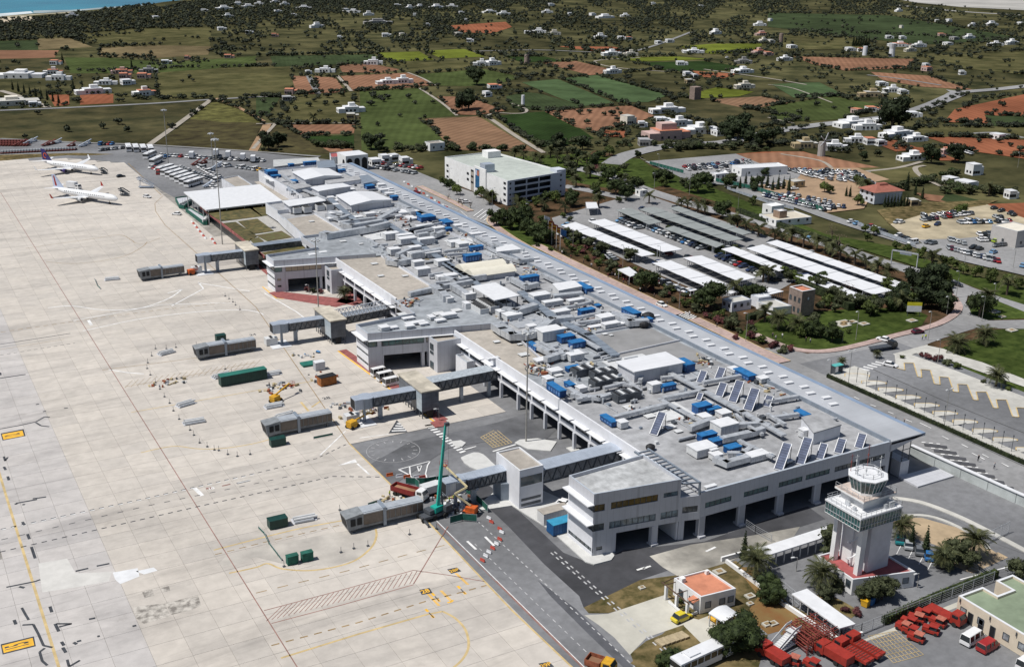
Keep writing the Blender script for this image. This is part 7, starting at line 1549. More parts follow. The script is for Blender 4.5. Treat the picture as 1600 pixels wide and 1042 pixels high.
lift((735,803),2.2,orm,'orange boom lift with folded cream arm reaching the bridge rotunda',[(0,0,2),(3,1.2,4.6),(.5,.5,6.4),(7,-1.5,9.2)]);lift((551,668),.4,yem,'yellow boom lift with lowered arm by the bridge base slab',[(0,0,1.6),(5.5,.3,1.8),(7.4,.3,1.4)]);lift((431,628),.5,yem,'yellow boom lift among pallets on the apron',[(0,0,2),(5.5,.3,3.2),(6.5,.3,2.4)]);lift((300,430-1),.2,orm,'small orange plant beside the farthest bridge base',[(0,0,1.4),(1.5,0,1.6)])
t=lorry((938,1047),-1.0,'rust sided tipper with a yellow digger arm at the bottom edge of the road',yem,mat('junk_rust',(.25,.08,.04),.9,.3,2),5,'tip',name='tipper_lorry')
# teal telescopic crane
t=thing('mobile_crane','mobile crane with a tall teal telescopic boom','crane',*g(686,806),0);teal=mat('crane_teal',(.015,.33,.27),.45,.12,.8);x,y=g(686,806)
m=MB();m.ob(x,y,.6,8.4,2.0,.6,.12);m.build('chassis',metald,t);m=MB();m.ob(x-.5,y,1.4,2.2,1.6,1.2,.3);m.build('turret',teal,t)
m=MB();m.ob(x+1.6,y-.9,1.4,1.8,.9,1.3,.3);m.build('crane_cab',metald,t);m=MB();m.ob(x-2.2,y,1.4,1.4,2,.8,.3);m.build('counterweight',metald,t)
for k in range(4):
    for s in(-1,1):m=MB();m.tube((x-4+k*2.5,y+s*1.0,.55),(x-4+k*2.5,y+s*1.35,.55),.55,10);m.build('wheel',tyre,t)
for s in(-1,1):
    for a in(-4,3.5):m=MB();m.beam((x+a,y,.6),(x+a,y+s*3.4,.6),.35,.35);m.beam((x+a,y+s*3.4,0),(x+a,y+s*3.4,.8),.3,.3);m.build('outrigger',metald,t)
zt=19.5;tx_,ty_=g(696,664,zt);p0=Vector((x-.3,y,2.4));p1=Vector((tx_,ty_,zt))
for a,b,w in((0,.5,.55),(.46,.76,.45),(.72,1,.36)):m=MB();m.beam(p0+(p1-p0)*a,p0+(p1-p0)*b,w,w*1.1);m.build('boom',teal,t)
m=MB();m.ob(tx_+.3,ty_,zt-.2,1.0,.6,.7);m.build('boom_head',metald,t);m=MB();m.tube((tx_+.7,ty_,zt),(tx_+.7,ty_,7.5),.03,4);m.build('hoist_rope',metald,t);m=MB();m.beam(p0+Vector((1.2,0,-.4)),p0+(p1-p0)*.3,.3,.3);m.build('lift_ram',metald,t)
# barriers and green site screens
for k,(px,c)in enumerate([((609,743),'o'),((624,745),'w'),((636,746),'o'),((651,746),'w'),((660,747),'r'),((676,748),'w'),((768,816),'r'),((764,810),'w'),((781,827),'r'),((784,832),'w'),((781,843),'r'),((776,850),'w'),((770,857),'r'),((764,863),'w'),((759,869),'w'),((754,876),'r')]+[((300+q_*2.6,347+q_*3.2),'wr'[q_%2])for q_ in range(9)]+[((330+q_*2,372+q_*3),'wr'[q_%2])for q_ in range(4)]+[((632+q_*6,285+q_*3.6),'wr'[q_%2])for q_ in range(12)]):
    x,y=g(*px);m=MB();rt=-.1 if k<6 else 1.9
    m.ring([[(-.95,-.28,0),(.95,-.28,0),(.95,.28,0),(-.95,.28,0)],[(-.95,-.12,.4),(.95,-.12,.4),(.95,.12,.4),(-.95,.12,.4)],[(-.9,-.1,.85),(.9,-.1,.85),(.9,.1,.85),(-.9,.1,.85)]])
    o=m.build('barrier_block',{'o':orm,'w':plainwhite,'r':mat('barrier_red',(.42,.07,.05),.6,.1,1)}[c]);o.location=(x,y,0);o.rotation_euler=(0,0,rt);o.scale=(.62,.62,.62)if 5<k<16 else(.8,.8,.8);tag(o,{'o':'orange','w':'white','r':'red'}[c]+' plastic barrier block','barrier','plastic barrier blocks on the roads',auto=True)
for px,lb in[([(634,756),(648,757),(655,762)],'low green screen left of the site truck'),([(652,757),(664,757),(700,752),(712,758),(735,775),(752,790),(762,800)],'long green screen curving behind the bridge rotunda'),([(703,818),(722,813),(745,815)],'freestanding green screen in front of the orange lift'),([(404,826),(413,835),(420,850),(434,868),(440,876)],'crumpled green netting line beside the dark green box'),([(148,437),(152,447),(157,452)],'small green netting by the farthest dismounted bridge'),([(490,686),(520,680)],'green netting roll below the dismounted bridge'),([(590,785),(575,790)],'green netting pile beside the tipper lorry')]:
    fence(px,1.7 if 'screen' in lb else .7,lb,mesh=gmesh)
# marker posts with dark feet
mp=[(243,545),(237,556),(231,567),(230,576),(235,586),(243,598),(250,608),(257,620),(265,630),(271,642),(280,655),(288,662),(297,672),(303,680),(312,692),(324,698),(335,703),(342,704),(356,710),(371,713),(391,710),(260,545),(275,543),(307,540),(531,797),(533,863),(553,857),(467,881),(444,885),(640,835),(682,826),(575,853),(352,577),(362,583),(369,590),(375,597),(352,463),(358,467),(364,472),(368,477),(375,484)]
m=MB();m.ob(0,0,0,.5,.5,.18);m.tube((0,0,.1),(0,0,1.3),.05,5);mo=m.build('marker_post',metald,local=True)
for k,px in enumerate(mp):
    o=mo if k==0 else mo.copy();
    if k:COL.objects.link(o)
    o.location=(*g(*px),0);tag(o,'marker post','post','marker posts around the work areas',auto=True)
# refuse bins, tank covers and boxes near the tower
for px,c,lb in[((1352,946),'orange yellow','yellow recycling bin beside the tower'),((1360,943),'blue','blue recycling bin between two others'),((1367,940),'black','black bin beside the blue one')]:
    x,y=g(*px);t=thing('recycling_bin',lb,'bin',x,y,-.05,.3);m=MB();m.ring([[(-.6,-.55,.1),(.6,-.55,.1),(.6,.55,.1),(-.6,.55,.1)],[(-.75,-.65,1.3),(.75,-.65,1.3),(.75,.65,1.3),(-.75,.65,1.3)]]);m.build('body',PAINT[c],t,local=True);m=MB();m.ob(0,0,1.3,1.6,1.4,.18);m.build('lid',PAINT[c],t,local=True)
t=thing('tank_covers','row of six tan hatch boards on the dry grass','hatch row',*g(1050,998),0)
for k in range(6):x,y=lerp(g(1032,1005),g(1068,993),k/5);m=MB();m.ob(x,y,0,1.0,2.0,.35,.1);m.build('hatch_board',mat('tan_board',(.38,.31,.20),.9,.15,1),t)
for px,s in[((1124,893),2.2),((1172,931),1.8),((1198,975),1.6),((1208,974),1.6),((1172,943),1.2),((1003,918),1.2),((1112,1011),1.3),((1319,504),4.5),((1332,503),3),((1350,506),3),((1318,508),4),((1425,501),3),((1473,429),3),((1554,487),3),((1581,516),3),((1566,495),2)]:
    x,y=g(*px);m=MB();m.ob(0,0,0,s,s*.8,.3);m.ob(0,0,.3,s*.5,s*.4,.08,0,1);o=m.build('manhole_cover',[pavec,brl]);o.location=(x,y,-.1);tag(o,'pale concrete manhole box','manhole','concrete manhole boxes on the grass',auto=True)
# ---------------------------------------------------------------- trees, palms, shrubs
_t=(1+5**.5)/2;_iv=np.array([(-1,_t,0),(1,_t,0),(-1,-_t,0),(1,-_t,0),(0,-1,_t),(0,1,_t),(0,-1,-_t),(0,1,-_t),(_t,0,-1),(_t,0,1),(-_t,0,-1),(-_t,0,1)])/1.902
ICO=_iv[np.array([0,11,5,0,5,1,0,1,7,0,7,10,0,10,11,1,5,9,5,11,4,11,10,2,10,7,6,7,1,8,3,9,4,3,4,2,3,2,6,3,6,8,3,8,9,4,9,5,2,4,11,6,2,10,8,6,7,9,8,1])]
def crown_np(seed,blobs,n,s,flat=1.0,core=.8):
    rs=np.random.RandomState(seed);C_=[]
    w=np.array([b[3]**2 for b in blobs]);w=w/w.sum()
    for b,k in zip(blobs,rs.multinomial(n,w)):
        d=rs.normal(size=(k,3));d/=np.linalg.norm(d,axis=1)[:,None];r=b[3]*rs.uniform(.55,1.08,(k,1));C_.append(np.array(b[:3])+d*r*[1,1,flat])
    C_=np.concatenate(C_);k=len(C_);D1=rs.normal(size=(k,3));D1/=np.linalg.norm(D1,axis=1)[:,None];D2=rs.normal(size=(k,3));D2/=np.linalg.norm(D2,axis=1)[:,None];z=s*rs.uniform(.6,1.5,(k,1))
    out=[np.stack([C_+D1*z,C_+D2*z,C_-(D1+D2)*z*.6],1).reshape(-1,3)]
    if core:
        for b in blobs:out.append((ICO*(np.array([1,1,flat])*b[3]*core)+np.array(b[:3])))
    return np.concatenate(out)
def blobs(seed,r,h0,h1,n):
    rs=random.Random(seed);out=[(0,0,(h0+h1)/2,r*.62)]
    for k in range(n):a=rs.uniform(0,2*PI);q_=r*rs.uniform(.3,.72);out.append((q_*math.cos(a),q_*math.sin(a),rs.uniform(h0+r*.2,h1-r*.25),r*rs.uniform(.28,.45)))
    return out
KIND={}
def tree_kind(nm,seed,r,h0,h1,n,s,m_,nb=11,flat=.85,cone=False):
    if cone:B=[(0,0,h0+(h1-h0)*f,r*(1.05-f)+.12)for f in np.linspace(.02,.97,12)]
    else:B=blobs(seed,r,h0,h1,nb)
    V=crown_np(seed,B,n,s,flat,0 if nm=='bare' else .8);me=mesh_np('crown',V,np.arange(len(V)).reshape(-1,3),[m_])
    m=MB();top=(h0+h1)/2;m.tube((0,0,-.4),(0,0,top),max(.12,r*.07),7,0,r*.03)
    rs=random.Random(seed)
    for k in range(0 if cone else 4):a=rs.uniform(0,6.3);m.tube((0,0,h0*.6+.2),(r*.55*math.cos(a),r*.55*math.sin(a),top+.3),r*.035,5,0,r*.015)
    o=m.build('trunk',trunkm,local=True);tm=o.data;bpy.data.objects.remove(o);KIND.setdefault(nm,[]).append((me,tm,r))
for sd_ in range(3):
    tree_kind('broad',11+sd_,4,1.4,6.8,1500,.34,lf_pine,13);tree_kind('olive',21+sd_,3,1.2,5,900,.27,lf_olive);tree_kind('fresh',31+sd_,2.6,.8,4.6,700,.26,lf_green);tree_kind('shrub',41+sd_,1.5,.1,1.9,260,.2,(lf_olive,lf_green,lf_purple)[sd_],6)
    tree_kind('near',101+sd_,4,.3,6.4,5200,.17,lf_pine,26)
    tree_kind('field',51+sd_,3,.5,4.2,420,.34,(lf_olive,lf_olive,lf_pine)[sd_],9)
tree_kind('cypress',61,.95,.2,7,700,.2,lf_dark,cone=True);tree_kind('bare',71,2.4,1,4.8,120,.14,mat('bare_twigs',(.16,.11,.09),.9,.3,2),8);tree_kind('dark',81,4,.9,6.6,1500,.36,lf_dark,12);tree_kind('dark',82,4,.9,6.6,1500,.36,lf_dark,12)
LOOK={'broad':('pine_tree','dark green spreading pine'),'near':('pine_tree','dense rounded pine'),'olive':('olive_tree','grey green olive tree'),'fresh':('garden_tree','light green leafy tree'),'shrub':('shrub','low garden shrub'),'field':('field_tree','dark field tree'),'cypress':('cypress_tree','narrow dark cypress'),'bare':('bare_tree','leafless twiggy tree'),'dark':('evergreen_tree','very dark dense evergreen')}
def tree(kind,px,r,world=False,label=None,hs=1):
    x,y=px if world else g(*px);me,tm,r0=R.choice(KIND[kind]);nm,lk=LOOK[kind];k=r/r0
    t=thing(nm,label or lk,'tree' if kind!='shrub' else 'shrub',x,y,-.12,R.uniform(0,6.28),None if label else lk+'s around the airport',auto=label is None);t.scale=(k,k,k*hs)
    o=bpy.data.objects.new('crown',me);COL.objects.link(o);o.parent=t
    if kind!='shrub' and(kind!='field' or y<700):o=bpy.data.objects.new('trunk',tm);COL.objects.link(o);o.parent=t
def frond_mesh(seed,L_=2.6,nl=13):
    rs=random.Random(seed);m=MB();P=[(L_*f,0,.95*math.sin(f*1.5)*L_*.35-(f**2.2)*L_*.52)for f in[i/7 for i in range(8)]]
    for a,b in zip(P,P[1:]):m.beam(a,b,.07,.05)
    for k in range(nl):
        f=.12+.86*k/nl;i=min(6,int(f*7));p=lerp(P[i],P[i+1],f*7-i);l=.62*math.sin(PI*(f*.85+.12))+.12
        for s in(-1,1):m.face([(p[0]-.06,0,p[2]),(p[0]+.07,0,p[2]),(p[0]+l*.55,s*l,p[2]-l*.35)])
    o=m.build('frond',lf_palm,local=True);me=o.data;bpy.data.objects.remove(o);return me
FR=[frond_mesh(1),frond_mesh(2,2.3),frond_mesh(3,2.0)]
def frond_M(k,n):el=(-.55+1.55*((k*7)%n)/n);return Matrix.Rotation(k*2.39996,4,'Z')@Matrix.Rotation(-el,4,'Y')
V=[]
for k in range(30):
    Mx=frond_M(k,30);me=FR[k%3]
    for p_ in me.polygons:
        ix=list(p_.vertices)
        for q_ in range(1,len(ix)-1):V+=[tuple(Mx@me.vertices[i].co)for i in(ix[0],ix[q_],ix[q_+1])]
palm_me=mesh_np('crown',np.array(V),np.arange(len(V)).reshape(-1,3),[lf_palm])
m=MB();m.tube((0,0,-.4),(0,0,1),.24,8,0,.2);o=m.build('trunk',trunkm,local=True);palm_tr=o.data;bpy.data.objects.remove(o)
def palm(px,h,s=1.0,near=False,label=None):
    x,y=g(*px);t=thing('palm_tree',label or 'feathery palm','palm',x,y,-.12,R.uniform(0,6),None if label else 'palms around the gardens and car parks',auto=label is None)
    o=bpy.data.objects.new('trunk',palm_tr);COL.objects.link(o);o.parent=t;o.scale=(s*1.1,s*1.1,h)
    if near:
        for k in range(34):
            o=bpy.data.objects.new('frond',FR[k%3]);COL.objects.link(o);o.parent=t;o.matrix_local=Matrix.Translation((0,0,h))@frond_M(k,34)@Matrix.Scale(s*1.15,4)
    else:o=bpy.data.objects.new('crown',palm_me);COL.objects.link(o);o.parent=t;o.location=(0,0,h);o.scale=(s,)*3
for px,h,s,lb in[((1180,900),3.6,1.35,'palm beside the cypress, in front of the long walkway roof'),((1281,918),3.2,1.35,'palm at the left foot of the control tower'),((1519,872),4.2,1.3,'tall palm on the sandy plot right of the control tower'),((1406,842),3.2,1.2,'palm just behind the first cypress right of the tower shaft'),((1472,888),2.8,1.1,'palm at the end of the row of five cars'),((1494,549),2.6,1.5,'bushy palm left of the other beside the parkway lawn'),((1537,537),3,1.4,'bushy palm shading the square planter on the lawn'),((1556,604),3.2,1.3,'palm on the grass above the bus station pavement'),((1540,487),5.5,1.35,'palm rising above the round dark tree at the junction'),((1216,514),3.6,1.4,'palm left of the stone tower house'),((1246,520),3.0,1.35,'palm in front of the stone tower house'),((538,466),2.2,1.0,'palm in the red paved corner beside the stair block'),((1285,583),1.6,.6,'small palm at the near end of the clipped hedge')if False else((1315,572),1.6,.6,'small palm on the pavement at the zebra crossing'),((1370,559),1.4,.6,'small palm right of the tow truck')]:palm(px,h,s,True,lb)
for px in[(1014,318),(1064,326),(1074,330),(1090,333),(1101,335),(1142,358),(1152,356),(1165,362),(1185,368),(1210,376),(1221,379),(1236,382),(1255,386),(1276,391),(1289,396),(1300,401),(1312,406),(1335,413),(1352,422),(1370,432),(1387,436),(801,318),(811,327),(850,329),(883,334),(804,250),(818,252),(835,254),(845,258),(871,254),(902,259),(917,255),(922,278),(942,276),(900,292),(935,324),(1147,466),(1192,440),(490,192),(1195,502),(1456,415),(1545,305),(1348,300),(1354,302),(1407,485),(1573,460),(860,246),(886,248),(765,318),(1200,440),(975,300),(1105,208),(890,262)]:palm(px,R.uniform(3,4.4),R.uniform(1.4,1.75))
for k,ps in{'broad':[(800,358,5.5),(816,352,5),(838,375,5),(852,380,4),(776,352,4),(822,366,4),(703,296,3.2),(893,322,4.5),(962,304,5),(978,312,4.5),(951,283,4.5),(995,296,4),(1090,300,6),(1040,284,4),(1128,340,4.5),(1010,455,5),(1110,482,6),(1530,494,5.2),(1265,524,3),(1300,533,3.4),(1282,527,2.6),(1180,470,4),(1163,468,3)],
              'near':[(1205,938,3.1),(1152,1012,4.6),(1128,1018,3.0),(1060,1040,2.4),(1038,1042,1.8)],
              'dark':[(1430,455,5),(1452,448,5.5),(1467,466,5),(1442,480,4.5),(1412,476,4.5),(1476,486,4),(1392,482,3.5),(1462,440,4),(910,235-3,4),(860,234,3.6),(870,226,4.4),(420,233,6),(435,228,5),(732,170,8),(722,172,6),(745,132,8),(1393,200,12),(1153,216,9),(1140,222,7),(1170,224,6),(1186,228,6),(1208,220,5),(580,232,5),(592,236,4),(1348,250-0,3),(1492,252,6),(1455,254,6)],
              'olive':[(1298,868,3.6),(1312,856,3.2),(1364,937,3.0),(1385,931,2.6),(1378,936,2.4),(1349,941,2.2),(1496,880,3.2),(1480,890,2.6),(1512,888,2.6),(1592,905,2.6),(1270,508,2.6),(920,388,3),(940,398,3),(955,428,3),(985,408,3),(1143,515,2.4),(1280,455,3),(1300,470,3),(1345,482,3),(1370,486,3),(1325,480,2.6),(900,380,3),(884,372,2.6),(1290,940,2)],
              'fresh':[(1400,390,2.2),(1418,394,2.2),(1438,402,2.4),(1455,406,2.2),(1475,415,2.4),(1490,420,2.6),(1505,428,2.4),(1524,432,2.6),(1548,440,2.8),(1572,444,2.4),(1590,450,2.4),(1365,366,2.2),(1352,362,2),(752,308,3.2),(766,314,3),(714,304,3),(782,312,3),(694,290,2.6),(868,316,3),(838,322,3),(820,330,3),(1225,432,2.4),(1240,440,2.4),(985,290,3),(930,300,3),(1355,376,2),(1176,320,2.4),(1420,478,3),(1360,492,2.6),(1340,288,3),(1288,300,3),(1296,302,2.6),(1340,320,3),(1500,335,3),(860,300,3.4),(1250,525,2.2)],
              'bare':[(716,318,2),(722,322,2),(700,312,2),(735,325,2),(1325,462,3),(1310,385,3),(1300,370,3)],
              'shrub':[(900+k_*17,399+k_*8,1.5+(k_%3)*.3)for k_ in range(20)]+[(1210,540,1.5),(1225,545,1.2),(1235,548,1.6),(1450,560,1.5),(1465,564,1.8),(1480,570,1.6),(1494,575,1.6),(1440,556,1),(1340,960,1.2),(1320,955,1),(1310,920,2),(480,455,1.6),(490,457,1.6),(500,458,1.5),(570,475,1),(1105,1020,1),(850,330,2),(845,345,2),(1325,520,1.2),(1070,960,.8),(1063,940,1),(1072,957,1),(1410,560,1),(1575,610,1.2),(1536,598,1),(1160,975-20,.6),(1045,400,2),(1150,390,2),(1090,385,1.6),(1110,390,1.4),(880,340,2),(890,345,1.8),(840,385,1.4),(860,392,1.4),(880,395,1.4),(1130,505,1.6),(1150,530,1.4)]}.items():
    for u,v,r in ps:tree(k,(u,v),r)
for k in range(70):
    f=R.random();a=lerp((880,388),(1175,528),f);off=R.uniform(-1,9)
    tree(R.choice(['shrub','shrub','olive','fresh']),(a[0]+off*1.6,a[1]-off*1.1),R.uniform(.8,2.0))
for k in range(60):tree(R.choice(['fresh','broad','olive','palm_'[:0]or 'dark']),(R.uniform(1010,1200),R.uniform(268,300))if k%3==0 else(R.uniform(880,1000),R.uniform(240,300))if k%3==1 else(R.uniform(1385,1490),R.uniform(446,490)),R.uniform(1.8,3.4))
for k in range(46):tree(R.choice(['fresh','broad','olive','shrub']),(R.uniform(800,1000),R.uniform(262,318))if k%2 else(R.uniform(1230,1400),R.uniform(440,488)+0),R.uniform(1.6,3))
for u,v,h in[(1162,872,6.2),(1423,855,5.6),(1445,866,6.6),(1430,303,6),(1441,309,6),(1322,306,5),(1328,307,5.5),(1417,296,9)]+[(1156+k*8.5,294-(k%3)*1.5+k*.4,6+(k%2)*1.5)for k in range(10)]+[(1382+k*5,322-(k%2),5.5)for k in range(8)]+[(1333+k*4,72,12)for k in range(7)]+[(20+k*9,140+k*2.6,7)for k in range(9)]+[(115,142,9),(98,98,9),(206,106,8)]:tree('cypress',(u,v),h/7*.95)
# fields and hills: trees scattered outside the bare fields
def inside(P,u,v):
    c=np.zeros(len(u),bool);n=len(P)
    for i in range(n):
        (x1,y1),(x2,y2)=P[i],P[(i+1)%n]
        if y1==y2:continue
        c^=((v<y1)!=(v<y2))&(u<(x2-x1)*(v-y1)/(y2-y1)+x1)
    return c
rs=np.random.RandomState(5);N_=52000;u=rs.uniform(-20,1620,N_);v=2+238*rs.uniform(0,1,N_)**1.6
bad=np.zeros(N_,bool)
for i,(m_,P)in enumerate(fields):bad|=inside(P,u,v)&(rs.rand(N_)>(.10 if m_ in(g5,g6,b3,g1)and i>4 else .004))
sea_poly=[(-100,28),(0,29),(60,29),(120,19),(175,13),(255,4),(320,-5),(-100,-50)]
bad|=inside(sea_poly,u,v);bad|=inside([(-60,205),(250,222),(500,238),(560,225),(690,232),(900,240),(1000,235),(1600,240),(1700,400),(-60,400)],u,v);bad|=inside([(1385,0),(1420,10),(1600,24),(1700,0)],u,v)&(rs.rand(N_)>.15)
den=np.where(v<42,.95,np.where(v<66,np.where(u>560,.75,.35),np.where(v<110,.36,.15)));forest=inside([(-20,36),(60,33),(130,20),(250,12),(330,2),(760,2),(700,18),(420,24),(400,44),(300,40),(150,50),(100,62),(-20,64)],u,v)
cl=np.array([0.0]*N_);ph=rs.uniform(0,6,8)
for k in range(8):cl+=np.sin(u*.02*(k*.6+1)+ph[k]+v*.05*(1+k*.4)*(-1)**k)
keep=~bad&(forest|(rs.rand(N_)<den*np.clip(.5+cl*.28,.04,1)))
u,v=u[keep],v[keep]
for m_,P in fields[2:]:
    for a,b in zip(P,P[1:]+P[:1]):
        if m_ is quarry or R.random()<.45:continue
        n=int(math.dist(a,b)/R.uniform(2.5,7));f=rs.rand(n);uu=a[0]+(b[0]-a[0])*f+rs.normal(0,.8,n);vv=a[1]+(b[1]-a[1])*f+rs.normal(0,.5,n);u=np.r_[u,uu[vv<236]];v=np.r_[v,vv[vv<236]]
# tree lines along boundaries and in orchards
for pl_ in[[(500,106),(560,101),(632,97),(640,112)],[(568,112),(612,114)],[(585,236),(760,232)],[(345,76),(430,80)],[(235,100),(330,96)],[(565,140),(600,158)],[(808,118),(960,120)],[(1040,112),(1120,118)],[(1020,228),(1150,232)],[(1040,235),(1160,225)],[(1440,190),(1478,165)],[(1450,200),(1540,150)],[(1540,155),(1640,140)],[(1210,218),(1330,210)],[(1200,226),(1330,216)],[(0,62),(150,58),(230,48)],[(180,150),(240,156)],[(120,112),(260,108)],[(1560,240),(1640,250)],[(1400,180),(1460,170)],[(1230,48),(1600,62)],[(1580,96),(1460,84)],[(1380,300),(1500,270)],[(1440,280),(1520,300)],[(1475,300),(1590,300)],[(1000,215),(960,232)]]:
    for a,b in zip(pl_,pl_[1:]):
        n=int(math.dist(a,b)/4.2);f=rs.rand(n);u=np.r_[u,a[0]+(b[0]-a[0])*f+rs.normal(0,1.5,n)];v=np.r_[v,a[1]+(b[1]-a[1])*f+rs.normal(0,1.2,n)]
fieldpts=[(582,153),(607,154),(637,153),(648,162),(677,161),(580,165),(625,182),(590,196),(595,218),(455,163),(468,150),(478,152),(490,158),(510,162),(512,152),(525,163),(484,166),(462,172),(450,188),(500,176),(552,158),(553,150),(552,166),(412,160),(428,166),(418,184),(535,150),(872,176),(880,174),(905,178),(922,176),(945,180),(958,180),(970,179),(918,193),(965,188),(895,190),(890,107),(892,108),(1012,118),(1255,155),(1275,165),(1250,178),(1228,180),(1303,170),(1330,172),(1338,175),(1562,163),(1568,166),(1525,196),(1530,222),(1560,222),(1580,228),(1595,235),(1405,228),(1400,232),(1380,226),(1370,243),(302,127),(286,128),(296,122),(340,75),(236,84),(303,150),(40,215),(186,193),(198,205),(105,205),(160,200),(60,178)]
CAND=[(*g(a,b),R.uniform(2.2,3.6))for a,b in fieldpts]
for a,b in zip(u,v):
    p=g(a,b);CAND.append((*p,R.uniform(1.4,3.0)if b>90 else R.uniform(1.7,3.8)))
CAND.sort(key=lambda c:c[0]**2+c[1]**2)
for x,y,r in CAND[:280]:tree('field',(x,y),r,world=True,hs=.9)
tv={}
for sp in range(3):
    for lod,(n,s)in enumerate([(60,.75),(14,1.2)]):tv[(sp,lod)]=crown_np(90+sp*3+lod,blobs(90+sp,3,.4,4.0,(3,1)[lod])[(0,1)[lod]*0:],n,s,.85,.85)
VV,MI=[],[]
for i,(x,y,r)in enumerate(CAND[280:16000]):
    sp=(0,1,2,1,2)[i%5];T_=tv[(sp,0 if y<900 else 1)];k=r/3;a=R.uniform(0,6.3);c,s=math.cos(a)*k,math.sin(a)*k
    VV.append(np.c_[T_[:,0]*c-T_[:,1]*s+x,T_[:,0]*s+T_[:,1]*c+y,T_[:,2]*k*.9-.6]);MI.append(np.full(len(T_)//3,sp))
print('far trees',len(CAND),sum(len(q)for q in VV)//3);VV=np.concatenate(VV);o=bpy.data.objects.new('distant_trees',mesh_np('distant_trees',VV,np.arange(len(VV)).reshape(-1,3),[leafm('far_olive',(.042,.052,.030),(.08,.09,.052),.1),leafm('far_pine',(.029,.038,.023),(.054,.064,.036),.1),leafm('far_dark',(.022,.028,.020),(.042,.05,.032),.1)],np.concatenate(MI)));COL.objects.link(o);o['kind']='stuff';tag(o,'thousands of small trees and bushes covering the far countryside','trees')

# ---------------------------------------------------------------- country houses
HM={'w':(villa,plainwhite),'p':(mat('pink_render',(.50,.36,.33),.85,.08,.4),orang),'r':(villa,orang),'c':(offwhite,pave),'g':(mat('grey_render',(.30,.29,.28),.9,.1,.4),roofgrey),'t':(MATS['ochre_wall'],pave)}
HS='''113,27,20,w 243,29,16,w 318,18,16,w 350,15,30,w 372,8,26,w 388,12,26,w 356,27,18,w 345,47,16,w 388,52,14,w 85,100,14,r 83,115,18,r 30,120,44,w 92,124,22,w 190,114,20,p 193,121,14,p 222,121,16,p 197,131,16,w 165,131,20,w 145,145,30,w 225,148,20,r 15,162,44,c 52,165,12,w 356,90,14,p 292,92,8,p 258,99,14,w 232,113,18,g 430,5,20,w 445,8,18,w 405,7,18,w 433,19,16,w 475,14,28,w 458,25,12,w 495,43,22,w 540,17,16,w 552,20,24,w 576,24,18,w 620,10,16,w 640,14,18,w 656,12,20,w 682,13,28,w 706,12,22,w 648,25,10,w 720,22,12,w 765,20,28,w 787,23,24,w 590,37,44,g 668,41,8,w 728,33,8,w 602,57,16,w 628,56,12,c 715,55,14,c 733,65,12,w 428,57,12,p 530,61,9,w 583,100,20,w 508,112,20,w 481,115,8,w 605,130,22,w 629,129,20,w 548,174,22,w 548,184,12,t 448,156,14,g 752,102,18,w 768,101,22,w 770,137,16,r 760,150,10,w 452,146,14,p 860,9,16,w 855,20,20,w 890,24,12,w 925,24,14,w 945,28,32,w 977,26,18,w 1020,7,12,w 1095,11,14,w 1187,40,20,w 1190,55,20,p 1192,66,18,c 1118,53,18,w 823,52,12,w 842,51,20,w 866,54,18,c 938,60,18,w 970,61,16,w 982,62,12,r 1028,68,12,w 1045,66,14,w 955,86,24,w 985,87,18,c 1083,82,26,w 1185,84,20,p 1199,86,14,p 1063,101,16,w 1161,99,20,g 957,114,20,w 1073,118,12,w 1084,121,10,w 1076,129,12,t 1160,113,24,w 1163,137,20,c 980,193,14,c 1002,197,9,w 1042,175,30,w 1032,190,16,w 1060,195,22,w 1040,215,34,p 1093,206,28,w 1123,210,16,w 1006,226,14,g 1203,33,10,w 1404,18,20,w 1464,34,10,w 1482,34,13,w 1520,41,18,w 1549,40,24,w 1594,38,14,w 1408,44,8,c 1388,60,14,w 1409,61,12,w 1470,56,14,p 1490,62,16,g 1514,60,18,w 1480,70,16,w 1555,71,22,w 1580,69,24,w 1204,67,12,c 1236,75,16,w 1226,94,20,w 1327,79,16,w 1346,80,14,r 1405,72,30,r 1436,73,20,w 1422,80,18,c 1446,104,10,w 1447,110,14,p 1502,116,9,w 1376,133,14,w 1394,143,18,w 1409,146,12,w 1362,150,26,t 1338,176,12,p 1360,173,14,r 1384,174,14,p 1399,167,18,w 1424,181,16,w 1330,196,30,w 1354,201,22,w 1371,193,12,w 1338,221,18,w 1358,224,12,r 1374,226,10,w 1400,212,30,w 1430,219,18,w 1302,233,20,w 1257,229,18,t 1486,238,18,p 1426,248,22,w 1520,271,12,w 1484,286,12,w 1508,293,16,w 1558,216,14,w 1578,308,9,w 1425,320,9,t 600,252,10,w 615,250,9,w 632,256,10,w 585,257,12,w'''
